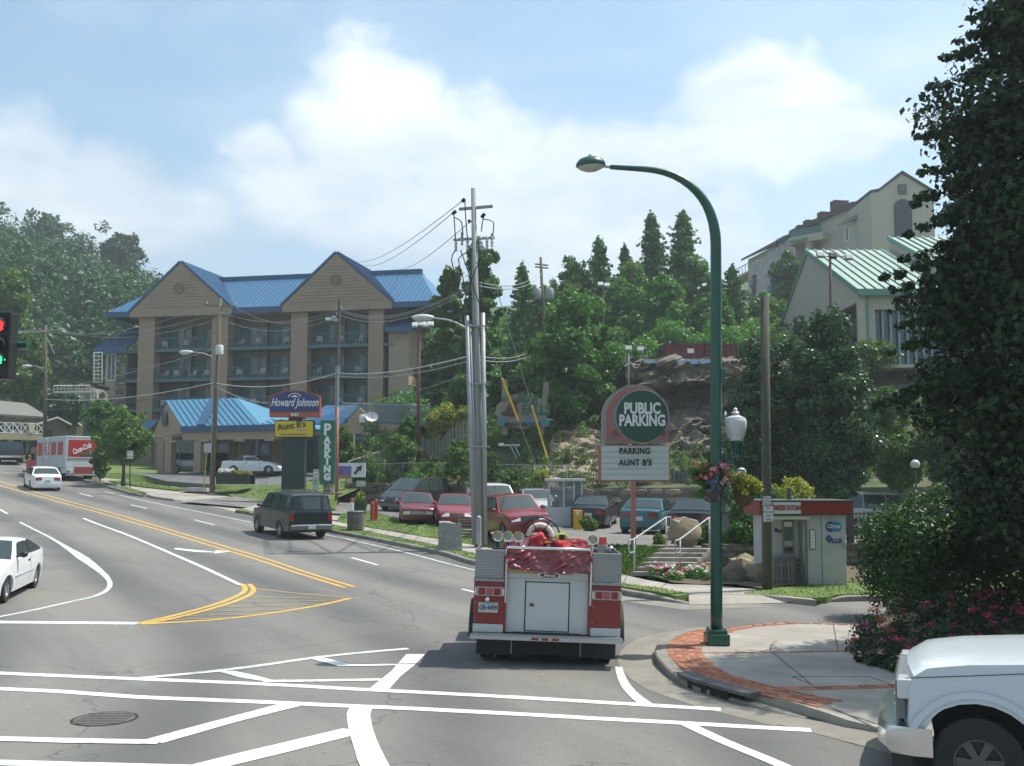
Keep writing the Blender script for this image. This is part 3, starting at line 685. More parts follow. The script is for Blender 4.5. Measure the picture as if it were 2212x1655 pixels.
def make_car(name,label,kind,pm,loc,rz,group=None,lower=None,rim=M_RIM,glass=M_GLASS,plate=True,rear_light=None,box_light=False,rack=False,cat=None,roof_rack=None,driver=False,pitch=0,roll=0):
 t=thing(name,label,cat or{'sedan':'car','coupe':'car','suv':'SUV','bigsuv':'SUV','van':'van','hatch':'car','boxy':'car'}[kind],loc,rz,group)
 t.rotation_euler=(roll,pitch,rz)
 S={
 'sedan':dict(L=4.85,W=1.80,belt=.93,H=1.42,wb=2.75,wr=.315,tumble=.76,nose=.78,tail=.84),
 'boxy':dict(L=4.5,W=1.70,belt=.88,H=1.38,wb=2.6,wr=.30,tumble=.80,nose=.86,tail=.88),
 'coupe':dict(L=4.55,W=1.74,belt=.92,H=1.34,wb=2.62,wr=.31,tumble=.74,nose=.76,tail=.82),
 'hatch':dict(L=4.2,W=1.70,belt=.92,H=1.42,wb=2.5,wr=.30,tumble=.78,nose=.8,tail=.86),
 'suv':dict(L=4.6,W=1.83,belt=1.05,H=1.70,wb=2.7,wr=.345,tumble=.82,nose=.84,tail=.92,clear=.26),
 'bigsuv':dict(L=5.2,W=2.0,belt=1.18,H=1.92,wb=3.02,wr=.38,tumble=.84,nose=.9,tail=.95,clear=.34),
 'van':dict(L=4.9,W=1.92,belt=1.06,H=1.78,wb=3.0,wr=.34,tumble=.82,nose=.78,tail=.93,clear=.22)}[kind]
 L=S['L']/2;b=S['belt'];H=S['H'];c=S.get('clear',.2)
 if kind=='sedan':
  A=(-L+.72,b+.06);B=(-L+1.32,H-.03);C=(.25,H-.01);D=(1.12,b+.02)
  top=[(-L+.08,c),(-L,c+.12),(-L+.01,c+.42),(-L+.05,b-.02),(-L+.12,b+.03),(-L+.45,b+.065),A,lerp2(A,B,.5),B,(-L+1.65,H),(-.4,H+.015),C,lerp2(C,D,.5),D,(1.6,b-.03),(L-.35,b-.17),(L-.12,b-.27),(L-.03,b-.4),(L,c+.25),(L-.04,c+.05),(L-.12,c)]
 elif kind=='boxy':
  A=(-L+.78,b+.02);B=(-L+1.15,H-.02);C=(.12,H-.01);D=(.92,b+.02)
  top=[(-L+.06,c),(-L,c+.15),(-L,c+.45),(-L+.03,b-.01),(-L+.4,b+.02),A,lerp2(A,B,.5),B,(-L+1.45,H),(-.3,H+.01),C,lerp2(C,D,.5),D,(1.4,b-.03),(L-.12,b-.1),(L-.02,b-.17),(L,b-.35),(L,c+.2),(L-.06,c)]
 elif kind=='coupe':
  A=(-L+.62,b+.06);B=(-L+1.62,H-.02);C=(.18,H-.01);D=(1.02,b+.0)
  top=[(-L+.1,c),(-L,c+.15),(-L+.02,c+.42),(-L+.08,b),(-L+.2,b+.055),(-L+.45,b+.07),A,lerp2(A,B,.5),B,(-L+1.85,H+.0),(-.25,H+.01),C,lerp2(C,D,.5),D,(1.5,b-.07),(L-.4,b-.22),(L-.12,b-.34),(L-.02,b-.46),(L,c+.22),(L-.05,c+.03),(L-.12,c)]
 elif kind=='hatch':
  A=(-L+.2,b+.06);B=(-L+.75,H-.04);C=(.15,H-.01);D=(1.0,b+.02)
  top=[(-L+.08,c),(-L,c+.12),(-L+.01,c+.42),(-L+.08,b),A,lerp2(A,B,.5),B,(-L+1.1,H),(-.4,H+.01),C,lerp2(C,D,.5),D,(1.45,b-.03),(L-.35,b-.17),(L-.1,b-.28),(L-.01,b-.42),(L,c+.22),(L-.12,c)]
 elif kind in('suv','bigsuv'):
  A=(-L+.07,b+.03);B=(-L+(.28 if kind=='suv' else .22),H-.05);C=(.30 if kind=='suv' else .62,H-.02);D=(1.02 if kind=='suv' else 1.28,b+.04)
  top=[(-L+.05,c),(-L,c+.1),(-L,c+.3),(-L+.04,c+.32),(-L+.04,b-.02),A,lerp2(A,B,.5),B,(-L+.5,H),(-.8,H+.02),C,lerp2(C,D,.5),D,(1.6,b+.0),(L-.3,b-.07),(L-.1,b-.15),(L-.03,b-.35),(L,c+.35),(L-.03,c+.05),(L-.1,c)]
 else:
  A=(-L+.06,b+.03);B=(-L+.22,H-.05);C=(.45,H-.02);D=(1.45,b+.04)
  top=[(-L+.05,c),(-L,c+.12),(-L,c+.35),(-L+.03,b-.02),A,lerp2(A,B,.5),B,(-L+.45,H),(-.8,H+.02),C,lerp2(C,D,.5),D,(1.9,b-.14),(L-.2,b-.28),(L-.06,b-.4),(L,c+.3),(L-.02,c+.05),(L-.1,c)]
 bd=Body(top,S['L'],S['W'],b,H,S['wb'],S['wr'],c,S['tumble'],nose=S['nose'],tail=S['tail'])
 bd.build(t,pm)
 # dark underside filling the arches
 ub=MB();ub.box(-L+.3,L-.3,-S['W']/2+.27,S['W']/2-.27,c*.85,b-.25);ub.build('underbody',M_DARK,t)
 # panes
 h1=H-.10
 bd.cross_panel(lerp2(D,C,.06),lerp2(D,C,.93),.9,.9,glass,'windshield',t)
 bd.cross_panel(lerp2(A,B,.10),lerp2(A,B,.90),.9,.88,glass,'rear_window',t)
 def atz(P,Q,z):k=(z-P[1])/(Q[1]-P[1]);return P[0]+(Q[0]-P[0])*k
 zb=b+.045;zt=H-.085
 xr0,xr1=atz(A,B,zb)+.16,atz(A,B,zt)+.10;xf0,xf1=atz(D,C,zb)-.16,atz(D,C,zt)-.10
 if kind in('suv','bigsuv','van'):cuts=[xr0,-1.15 if kind!='suv' else-1.02,-.12,None];
 elif kind=='coupe':cuts=[xr0,-.42,None]
 elif kind=='hatch':cuts=[xr0,-.35,None]
 else:cuts=[xr0,-.22,None]
 for sd in(-1,1):
  for i in range(len(cuts)-1):
   a=cuts[i];e=cuts[i+1]
   lo0=a+(.035 if i else 0);lo1=xf0 if e is None else e-.035
   up0=xr1 if i==0 else a+.055;up1=xf1 if e is None else e-.015
   up0=max(up0,lo0-.3);
   if up1-up0<.05:continue
   bd.side_panel([(lo0,zb),(lo1,zb),(up1,zt),(up0,zt)],sd,glass,'side_window',t)
   # door shut lines, sill and handles
  for e in[q for q in cuts[1:]if q is not None]+[xf0+.02]:
   bd.side_panel([(e-.006,c+.1),(e+.006,c+.1),(e+.006,b+.03),(e-.006,b+.03)],sd,M_DARK,'door_seam',t,off=.003)
  for e in[q for q in cuts[1:]if q is not None]:
   hb=MB();y=sd*(bd.hw(e+.2,b-.12)+.012);hb.box(e+.08,e+.24,min(y,y-sd*.02),max(y,y-sd*.02),b-.14,b-.105);hb.build('door_handle',M_TRIM if pm.name.startswith('white')else pm,t)
  if lower is not None:
   z1=b*.52
   xs=[(-L+.12,bd.xr-bd.ar-.02),(bd.xr+bd.ar+.02,bd.xf-bd.ar-.02)]
   for x0,x1 in xs:
    if x1-x0>.1:bd.side_panel([(x0,c+.02),(x1,c+.02),(x1,z1),(x0,z1)],sd,lower,'lower_cladding',t,off=.012)
   fl=[]
   for cx in(bd.xf,bd.xr):
    ring=[(cx+(bd.ar+q)*math.cos(a),S['wr']+(bd.ar+q)*math.sin(a))for q,rr in((0,range(0,181,15)),(.09,range(180,-1,-15)))for a in[R(k)for k in rr]]
    bd.side_panel(ring,sd,lower,'wheel_flare',t,off=.015)
  else:
   bd.side_panel([(bd.xr+bd.ar+.1,b*.58),(bd.xf-bd.ar-.08,b*.58),(bd.xf-bd.ar-.08,b*.58+.05),(bd.xr+bd.ar+.1,b*.58+.05)],sd,pm,'side_moulding',t,off=.02)
  mm=MB();y0=sd*bd.hw(xf0,b);mm.ball((xf0-.02,y0+sd*.12,b+.10),.1,10,6,(.7,1.0,.75));mm.tube([(xf0,y0-sd*.03,b+.05),(xf0-.02,y0+sd*.1,b+.08)],.025,6)
  mm.build('door_mirror',M_TRIM if pm.name.startswith('white')or kind=='bigsuv' else pm,t,smooth=True)
  for x in(bd.xf,bd.xr):wheel(t,x,sd*(S['W']/2-.12-(.03 if kind=='coupe' else 0)),S['wr'],.2 if kind!='bigsuv' else .26,sd,rim)
  # lamps, bumpers
 rl=rear_light or M_RED_L
 tw={'sedan':(.46,.93),'boxy':(.5,.95),'coupe':(.42,.93),'hatch':(.55,.93),'suv':(.72,.97),'bigsuv':(.80,.99),'van':(.78,.98)}[kind]
 tz=(b-.26,b-.08)if kind not in('suv','bigsuv','van')else(b-.38,b-.02)
 def endpatch(x,y0,y1,z0,z1,m,name,off):
  mb=MB();n=5;vs=[]
  sg=math.copysign(1,x)
  for z in(z0,z1):
   for i in range(n+1):
    k=y0+(y1-y0)*i/n;k2=abs(k);xx=sg*(L-(.11 if x>0 else .06)*k*k)
    # where the profile end is at this height
    pr=[p for p in top if p[0]*sg>L-.5]
    zz=sorted(pr,key=lambda p:p[1]);xe=np.interp(z,[p[1]for p in zz],[abs(p[0])for p in zz])if len(zz)>1 else L
    vs.append((sg*(xe-(.11 if x>0 else .06)*k*k+off),k*bd.hw(sg*L*.98,z),z-.03*k**4))
  m2=len(vs)//2;mb.add(vs,[(i,i+1,m2+i+1,m2+i)for i in range(n)]);
  # give it depth
  mb.add([(v[0]-sg*.06,v[1],v[2])for v in vs],[(i,i+1,m2+i+1,m2+i)for i in range(n)])
  for i in(0,n):
   q=[Vector(vs[i]),Vector(vs[m2+i])];mb.quad(q[0],q[1],q[1]-Vector((sg*.06,0,0)),q[0]-Vector((sg*.06,0,0)))
  for base in(0,m2):
   for i in range(n):
    q=[Vector(vs[base+i]),Vector(vs[base+i+1])];mb.quad(q[0],q[1],q[1]-Vector((sg*.06,0,0)),q[0]-Vector((sg*.06,0,0)))
  return mb.build(name,m,t,smooth=30)
 for sd in(-1,1):
  endpatch(-L,sd*tw[0],sd*tw[1],tz[0],tz[1],rl,'tail_light',.018)
  hz=(b-.42,b-.27)if kind not in('suv','bigsuv')else(b-.33,b-.14)
  if kind=='van':hz=(b-.5,b-.33)
  endpatch(L,sd*.48,sd*.93,hz[0],hz[1],M_CLEAR,'headlight',.02)
 endpatch(L,-.42,.42,hz[0]+.0,hz[1]-.01,M_TRIM if kind!='boxy' else M_STEEL,'grille',.015)
 bm_=lower or pm
 endpatch(-L,-.97,.97,c+.1,c+.3,bm_,'rear_bumper',.045);endpatch(L,-.95,.95,c+.06,c+.24,bm_,'front_bumper',.03)
 if kind=='bigsuv':endpatch(-L,-.93,.93,c+.27,c+.31,M_CHROME,'bumper_strip',.055)
 if plate:
  zc=c+.42 if kind in('sedan','coupe','boxy','hatch')else b-.30
  if kind=='bigsuv':zc=c+.2
  xr_=-np.interp(zc,sorted([p[1]for p in top[:6]]),[abs(p[0])for p in sorted(top[:6],key=lambda p:p[1])])
  p=MB();p.box(xr_-(.07 if kind=='bigsuv' else .03),xr_,-.16,.16,zc-.08,zc+.08);p.build('number_plate',M_PLATE,t)
 if roof_rack:
  rk=MB()
  for sd in(-1,1):rk.tube([(-L+.6,sd*.62,H),(-L+.7,sd*.62,H+.07),(.2,sd*.62,H+.08),(.35,sd*.62,H)],.018,6)
  for x in(-1.3,-.5,.1):rk.tube([(x,-.62,H+.07),(x,.62,H+.07)],.016,6)
  rk.build('roof_rack',M_TRIM,t)
 return t
def heading(dx,dy):return math.atan2(dy,dx)
P_WHITE=paint('white_car_paint',(.74,.76,.76));P_GREEN=paint('dark_green_paint',(.010,.022,.024),.3);P_MAROON=paint('maroon_paint',(.20,.028,.035),.2)
P_RED=paint('red_car_paint',(.24,.02,.028),.2);P_TEAL=paint('teal_car_paint',(.01,.10,.11),.3);P_DARKB=paint('dark_blue_paint',(.02,.025,.035),.3)
P_GREY=paint('grey_car_paint',(.33,.35,.35),.4);P_TAN=mat('tan_cladding',(.17,.15,.125),.55,metal=.2,dirt=((.10,.09,.08),2,.5));P_CHAR=paint('charcoal_paint',(.035,.04,.045),.4)
P_SILV=paint('silver_paint',(.5,.52,.52),.5)
def place(u,v,f=None,h=0):p=G(u,v,h,f);return p
def slope(p,rz,f=T):
 d=Vector((math.cos(rz),math.sin(rz)));l=Vector((-d.y,d.x));e=1.2
 pz=float(f(p.x+d.x*e,p.y+d.y*e)-f(p.x-d.x*e,p.y-d.y*e))/(2*e)
 rr=float(f(p.x+l.x*e,p.y+l.y*e)-f(p.x-l.x*e,p.y-l.y*e))/(2*e)
 return-math.atan(pz),math.atan(rr)
def car(name,label,kind,pm,u,v,dirx,diry,f=None,h=0,back=0,**k):
 p=G(u,v,h,f);rz=heading(dirx,diry);p=p-Vector((math.cos(rz),math.sin(rz),0))*back;p.z=float((f or T)(p.x,p.y))+h
 pi,ro=slope(p,rz,f or T)
 return make_car(name,label,kind,pm,p,rz,pitch=pi,roll=ro,**k)
 # on the road
car('coupe_car','white two-door coupe cut by the left edge, coming down the near lane','coupe',P_WHITE,-64,1300,.20,-1,back=1.2)
car('suv_car','dark green big SUV with tan lower body driving away up the hill','bigsuv',P_GREEN,662,1164,-.62,1,back=-1.9,lower=P_TAN,roof_rack=True).scale=(.93,.93,.93)
car('sedan_car','white sedan with red tail lights following the drinks truck','sedan',P_WHITE,100,1060,-.62,1,back=-1.9)
# hotel forecourt (level 3.3)
def FC(x,y):
 x=np.asarray(x,float);return 3.28-.85*sst((80-np.asarray(y))/11.5)*sst((x+32)/6)*sst((-11-x)/4)
make_car('coupe_car','white two-door coupe parked side-on in front of the hotel porch','coupe',P_WHITE,PT(548,1021,76.5),heading(1,-.12),rim=M_RIM).location.z=3.2
make_car('suv_car','dark SUV with a lit red tail lamp under the hotel porch','suv',P_CHAR,PT(495,1021,85.5),heading(1,.15)).location.z=3.28
make_car('suv_car','pale silver SUV half hidden behind the porch column','suv',P_SILV,PT(415,1021,86),heading(1,.25),lower=P_GREY).location.z=3.28
# parking lot
def lc(name,label,kind,pm,u,v,dx,dy,**k):return car(name,label,kind,pm,u,v,dx,dy,f=LOTZ,**k)
lc('minivan','dark minivan parked behind the two maroon cars by the stone wall','van',P_CHAR,868,1103,-.55,-1,lower=P_TAN,back=1.2)
lc('maroon_car','boxy old maroon sedan, left of the two parked nose-out','boxy',P_MAROON,902,1132,.12,-1,back=2.0)
lc('maroon_car','rounded red sedan parked left of the tall steel utility pole','sedan',P_RED,985,1138,.10,-1,back=1.7)
lc('maroon_suv','maroon crossover parked nose-out right of the steel pole','suv',P_RED,1142,1163,.30,-1,back=1.9)
lc('white_van','white car roof showing behind the maroon crossover','suv',P_WHITE,1077,1118,.2,-1,back=1)
lc('grey_car','pale grey car behind the maroon crossover, beside the booth','hatch',P_SILV,1163,1118,.15,-1,back=1)
lc('dark_car','dark car in the shade behind the yellow ticket box','sedan',P_DARKB,1284,1135,.2,1)
lc('teal_car','teal green sedan seen from behind left of the stair rails','sedan',P_TEAL,1385,1154,.33,1,back=-1.9)
lc('dark_car','black hatchback seen from behind through the stair rails','hatch',P_DARKB,1492,1168,.45,1,back=-1.9)
lc('grey_van','grey van behind the black iron fence and the bank kiosk','van',P_GREY,1900,1150,1,.1)
# pickup far left
def pickup(name,label,pm,lower,loc,rz,cab=True,big=False,pitch=0,roll=0,lift=0,fo=.9):
 t=thing(name,label,'pickup truck',loc,rz);t.rotation_euler=(roll,pitch,rz)
 L,Wd,b,Hh,wr=2.78,1.98,1.12+lift,1.86+lift,.395
 A=(-.62,b+.02);B=(-.50,Hh-.04);C=(.62,Hh-.02);D=(1.22,b+.05)
 top=[(-L+.04,.42),(-L,.5),(-L+.02,.55),(-L+.05,b-.03),(-L+.1,b),(-.72,b),A,lerp2(A,B,.5),B,(-.35,Hh),(.3,Hh+.015),C,lerp2(C,D,.5),D,(1.5,b+.035),(2.1,b-.01),(2.50,b-.07),(2.66,b-.15),(2.72,b-.27),(2.74,.75),(2.74,.52),(2.68,.42)]
 bd=Body(top,2*L,Wd,b,Hh,3.5,wr,.42,.82,nose=.93,tail=.97,fo=fo,archr=.50+lift*.35)
 bd.build(t,pm,step=.11)
 ub=MB();ub.box(-L+.3,L-.35,-.68,.68,.33,b-.2);ub.build('underbody',M_DARK,t)
 bdm=MB();bdm.box(-L+.12,-.78,-.82,.82,b-.02,b+.012);bdm.build('cargo_bed',M_DARK,t)
 bd.cross_panel(lerp2(D,C,.08),lerp2(D,C,.93),.92,.9,M_GLASS,'windshield',t);bd.cross_panel(lerp2(A,B,.2),lerp2(A,B,.9),.86,.86,M_GLASS,'rear_window',t)
 for sd in(-1,1):
  zb=b+.05;zt=Hh-.1;x0=-.42;xf0=D[0]-.15;xf1=C[0]-.02
  bd.side_panel([(x0,zb),(xf0,zb),(xf1,zt),(x0+.04,zt)],sd,M_GLASS,'side_window',t)
  bd.side_panel([(1.28,.5),(1.292,.5),(1.30,b+.02),(1.288,b+.02)],sd,M_DARK,'door_seam',t,off=.004)
  bd.side_panel([(.02,.5),(.03,.5),(.03,b+.02),(.02,b+.02)],sd,M_DARK,'door_seam',t,off=.004)
  bd.side_panel([(1.3,b-.045),(2.66,b-.20),(2.66,b-.207),(1.3,b-.052)],sd,M_DARK,'hood_seam',t,off=.004)
  bd.side_panel([(bd.xr+.52,.44),(bd.xf-.52,.44),(bd.xf-.52,.60),(bd.xr+.52,.60)],sd,lower,'lower_cladding',t,off=.01)
  bd.side_panel([(1.36,.70),(1.60,.70),(1.60,.76),(1.36,.76)],sd,M_STEEL,'badge',t,off=.012)
  ring=[(bd.xf+(bd.ar+q)*math.cos(a),wr+(bd.ar+q)*math.sin(a))for q,rr in((.01,range(8,173,8)),(.07,range(172,7,-8)))for a in[R(k)for k in rr]]
  bd.side_panel(ring,sd,pm,'wheel_flare',t,off=.022)
  for x in(bd.xf,bd.xr):wheel(t,x,sd*(Wd/2-.15),wr,.25,sd,mat('dark_rim',(.12,.12,.12),.4,metal=.6),hub=.54)
  mm=MB();y0=sd*.96;mm.cbox((1.12,y0+sd*.2,b+.22),(.12,.2,.28));mm.tube([(1.15,y0-sd*.04,b+.1),(1.13,y0+sd*.14,b+.12)],.025,6);mm.build('door_mirror',M_TRIM,t,bevel=.03)
  hl=MB();hl.box(2.60,2.735,min(sd*.62,sd*.905),max(sd*.62,sd*.905),b-.40,b-.22);hl.build('headlight',M_CLEAR,t,bevel=.015)
  tl=MB();tl.box(-L-.0,-L+.06,min(sd*.82,sd*.94),max(sd*.82,sd*.94),.75,b-.06);tl.build('tail_light',M_RED_L,t)
 g=MB();g.box(2.66,2.755,-.84,.84,b-.60,b-.24)
 g.build('grille',mat('grille_grey',(.16,.17,.17),.4),t,bevel=.02)
 for k in range(3):
  s_=MB();s_.box(2.755,2.775,-.6,.6,b-.32-k*.1,b-.29-k*.1);s_.build('grille_bar',M_CHROME,t)
 bp=MB();sec=[(2.72,.42),(2.90,.42),(2.945,.47),(2.945,.62),(2.90,.67),(2.72,.67)]
 ys=[-.99,-.93,-.7,0,.7,.93,.99];dx=[-.30,-.10,-.02,0,-.02,-.10,-.30];vs=[]
 for y,d in zip(ys,dx):
  vs+=[(x+(d if x>2.8 else min(0,d+.02)),y,z)for x,z in sec]
 n=len(sec);fs=[(i*n+k,i*n+(k+1)%n,(i+1)*n+(k+1)%n,(i+1)*n+k)for i in range(len(ys)-1)for k in range(n)]+[tuple(range(n)),tuple(range((len(ys)-1)*n,len(ys)*n))]
 bp.add(vs,fs);bp.build('front_bumper',M_CHROME,t,smooth=40)
 v_=MB();v_.box(2.62,2.80,-.92,.92,.30,.43);v_.build('valance',M_TRIM,t)
 rb=MB();rb.box(-L-.14,-L+.02,-.93,.93,.45,.62);rb.build('rear_bumper',M_CHROME,t,bevel=.02)
 return t
p=G(20,1001);pi,ro=slope(p,heading(.25,-1));
pickup('pickup_truck','dark pickup truck far up the road at the left edge, seen from behind',P_CHAR,P_TAN,p,heading(-.55,1),pitch=0,roll=0)
P_WHITE2=paint('white_truck_paint',(.60,.66,.68))
pk=pickup('pickup_truck','white pickup truck with chrome bumper cut by the right edge, nose to the left',P_WHITE2,P_WHITE2,Vector((7.12,10.75,-.27)),heading(-1,.40),lift=.19,fo=.72)
pk.scale=(1.1,1.1,1.1)
# ------------------------------------------------------------------ buildings
class Pl:
 def __init__(s,A,B,base=0.0):
  s.A=Vector((A[0],A[1]));d=Vector((B[0],B[1]))-s.A;s.len=d.length;s.ex=d.normalized();s.ey=Vector((-s.ex.y,s.ex.x));s.base=base
  if s.ey.dot(s.A)<0:s.ey=-s.ey
  s.rz=math.atan2(s.ex.y,s.ex.x)
 def loc(s,u,v,off=0.0):
  r=ray(u,v);o=s.A+s.ey*off;n=s.ey;k=(o.dot(n))/(r.x*n.x+r.y*n.y)
  p=EYE+r*k;return((Vector((p.x,p.y))-s.A).dot(s.ex),p.z-s.base)
 def x(s,u,v=900,off=0):return s.loc(u,v,off)[0]
 def z(s,u,v,off=0):return s.loc(u,v,off)[1]
 @property
 def o3(s):return(s.A.x,s.A.y,s.base)
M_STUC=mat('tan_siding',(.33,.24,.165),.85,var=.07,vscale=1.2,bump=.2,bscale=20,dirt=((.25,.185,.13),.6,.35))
M_STUC2=mat('tan_stucco',(.37,.275,.19),.9,var=.05,vscale=.9,bump=.3,bscale=14)
M_BLUE=mat('blue_metal_roof',(.05,.165,.30),.42,var=.06,vscale=.4,metal=.15,dirt=((.05,.13,.28),.5,.3))
M_BLUE2=mat('pale_blue_metal_roof',(.09,.26,.39),.42,var=.05,vscale=.4,metal=.15)
M_BFASC=mat('blue_fascia',(.03,.09,.18),.5)
M_TEAL=mat('teal_trim',(.08,.14,.145),.6,var=.08,vscale=2)
M_TEALD=mat('teal_door',(.045,.13,.13),.5)
M_WINB=mat('window_glass',(.03,.045,.05),.08,spec=.8)
M_CURT=mat('curtain',(.30,.31,.28),.9,var=.2,vscale=2,stretch=(9,1,.2))
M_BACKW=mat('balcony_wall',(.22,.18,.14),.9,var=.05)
M_STONE=mat('rubble_stone',(.22,.18,.135),.9,var=.25,vscale=2.5,rnd=.45,bump=.6,bscale=9,col2=(.28,.24,.19))
M_MORT=mat('mortar',(.15,.135,.11),.95)
FZ=3.28
HB=Pl((-37.4,101.0),(-11.1,95.5),FZ)
hotel=thing('hotel','four-storey tan hotel with blue metal roofs, two big gables and open balconies','hotel',HB.o3,HB.rz)
def slab_roof(poly,th,name,m,parent,up=Vector((0,0,1))):
 mb=MB();mb.prism(poly,-up*th);return mb.build(name,m,parent)
def seams_on(q0,q1,q2,q3,n,w,h,mb):
 """raised seams from eave q0-q1 up to ridge q3-q2"""
 q0,q1,q2,q3=map(Vector,(q0,q1,q2,q3));nn=(q1-q0).cross(q3-q0).normalized();
 if nn.z<0:nn=-nn
 for i in range(n+1):
  t=i/n;a=q0.lerp(q1,t);b=q3.lerp(q2,t);s=(q1-q0).normalized()*w/2
  mb.prism([a-s,a+s,b+s,b-s],nn*h)
def stones(parent,w,h,y,x0,z0,sw=.5,sh=.28,name='stone',m=None,limit=300,depth=.09,face=-1,M=None,seed=1,jit=.35):
 """irregular rubble courses on a face; every stone its own piece (shared shapes)"""
 rr=random.Random(seed);shapes=[]
 for k in range(8):
  mb=MB();n=7;pts=[]
  for i in range(n):
   a=2*math.pi*i/n+rr.uniform(-.2,.2);q=1/max(abs(math.cos(a)),abs(math.sin(a)))**.75
   pts.append((.5*q*math.cos(a)*rr.uniform(.86,1),.5*q*math.sin(a)*rr.uniform(.86,1)))
  vs=[(p[0],0,p[1])for p in pts]+[(p[0]*.82,face*rr.uniform(.7,1.1),p[1]*.8)for p in pts]
  mb.add(vs,[tuple(range(n,2*n))]+[(i,(i+1)%n,n+(i+1)%n,n+i)for i in range(n)]);shapes.append(mb.mesh(name,m or M_STONE))
 L=[];z=0
 while z<h-.05:
  ch=min(sh*rr.uniform(.75,1.3),h-z);x=-rr.uniform(0,sw*.5)
  while x<w:
   cw=sw*rr.uniform(.6,1.5);a=max(0,x);b=min(w,x+cw)
   if b-a>.08:L.append(((a+b)/2,z+ch/2,b-a,ch*rr.uniform(.85,1.08)))
   x+=cw
  z+=ch
 rest=MB()
 for i,(cx,cz,a,b)in enumerate(L):
  sc=Vector((a*.97,depth*rr.uniform(.6,1.2),b*.97));mt=Matrix.LocRotScale(Vector((x0+cx,y,z0+cz)),Matrix.Rotation(rr.uniform(-.12,.12),3,'Y'),sc)
  if M is not None:mt=M@mt
  if i<limit:
   o=bpy.data.objects.new(name,rr.choice(shapes));COL.objects.link(o);o.parent=parent;o.matrix_basis=mt
  else:
   me=rr.choice(shapes);rest.add([mt@v.co for v in me.vertices],[list(q.vertices)for q in me.polygons])
 if rest.v:rest.build('more_stones',m or M_STONE,parent,kind='stuff')
 return len(L)
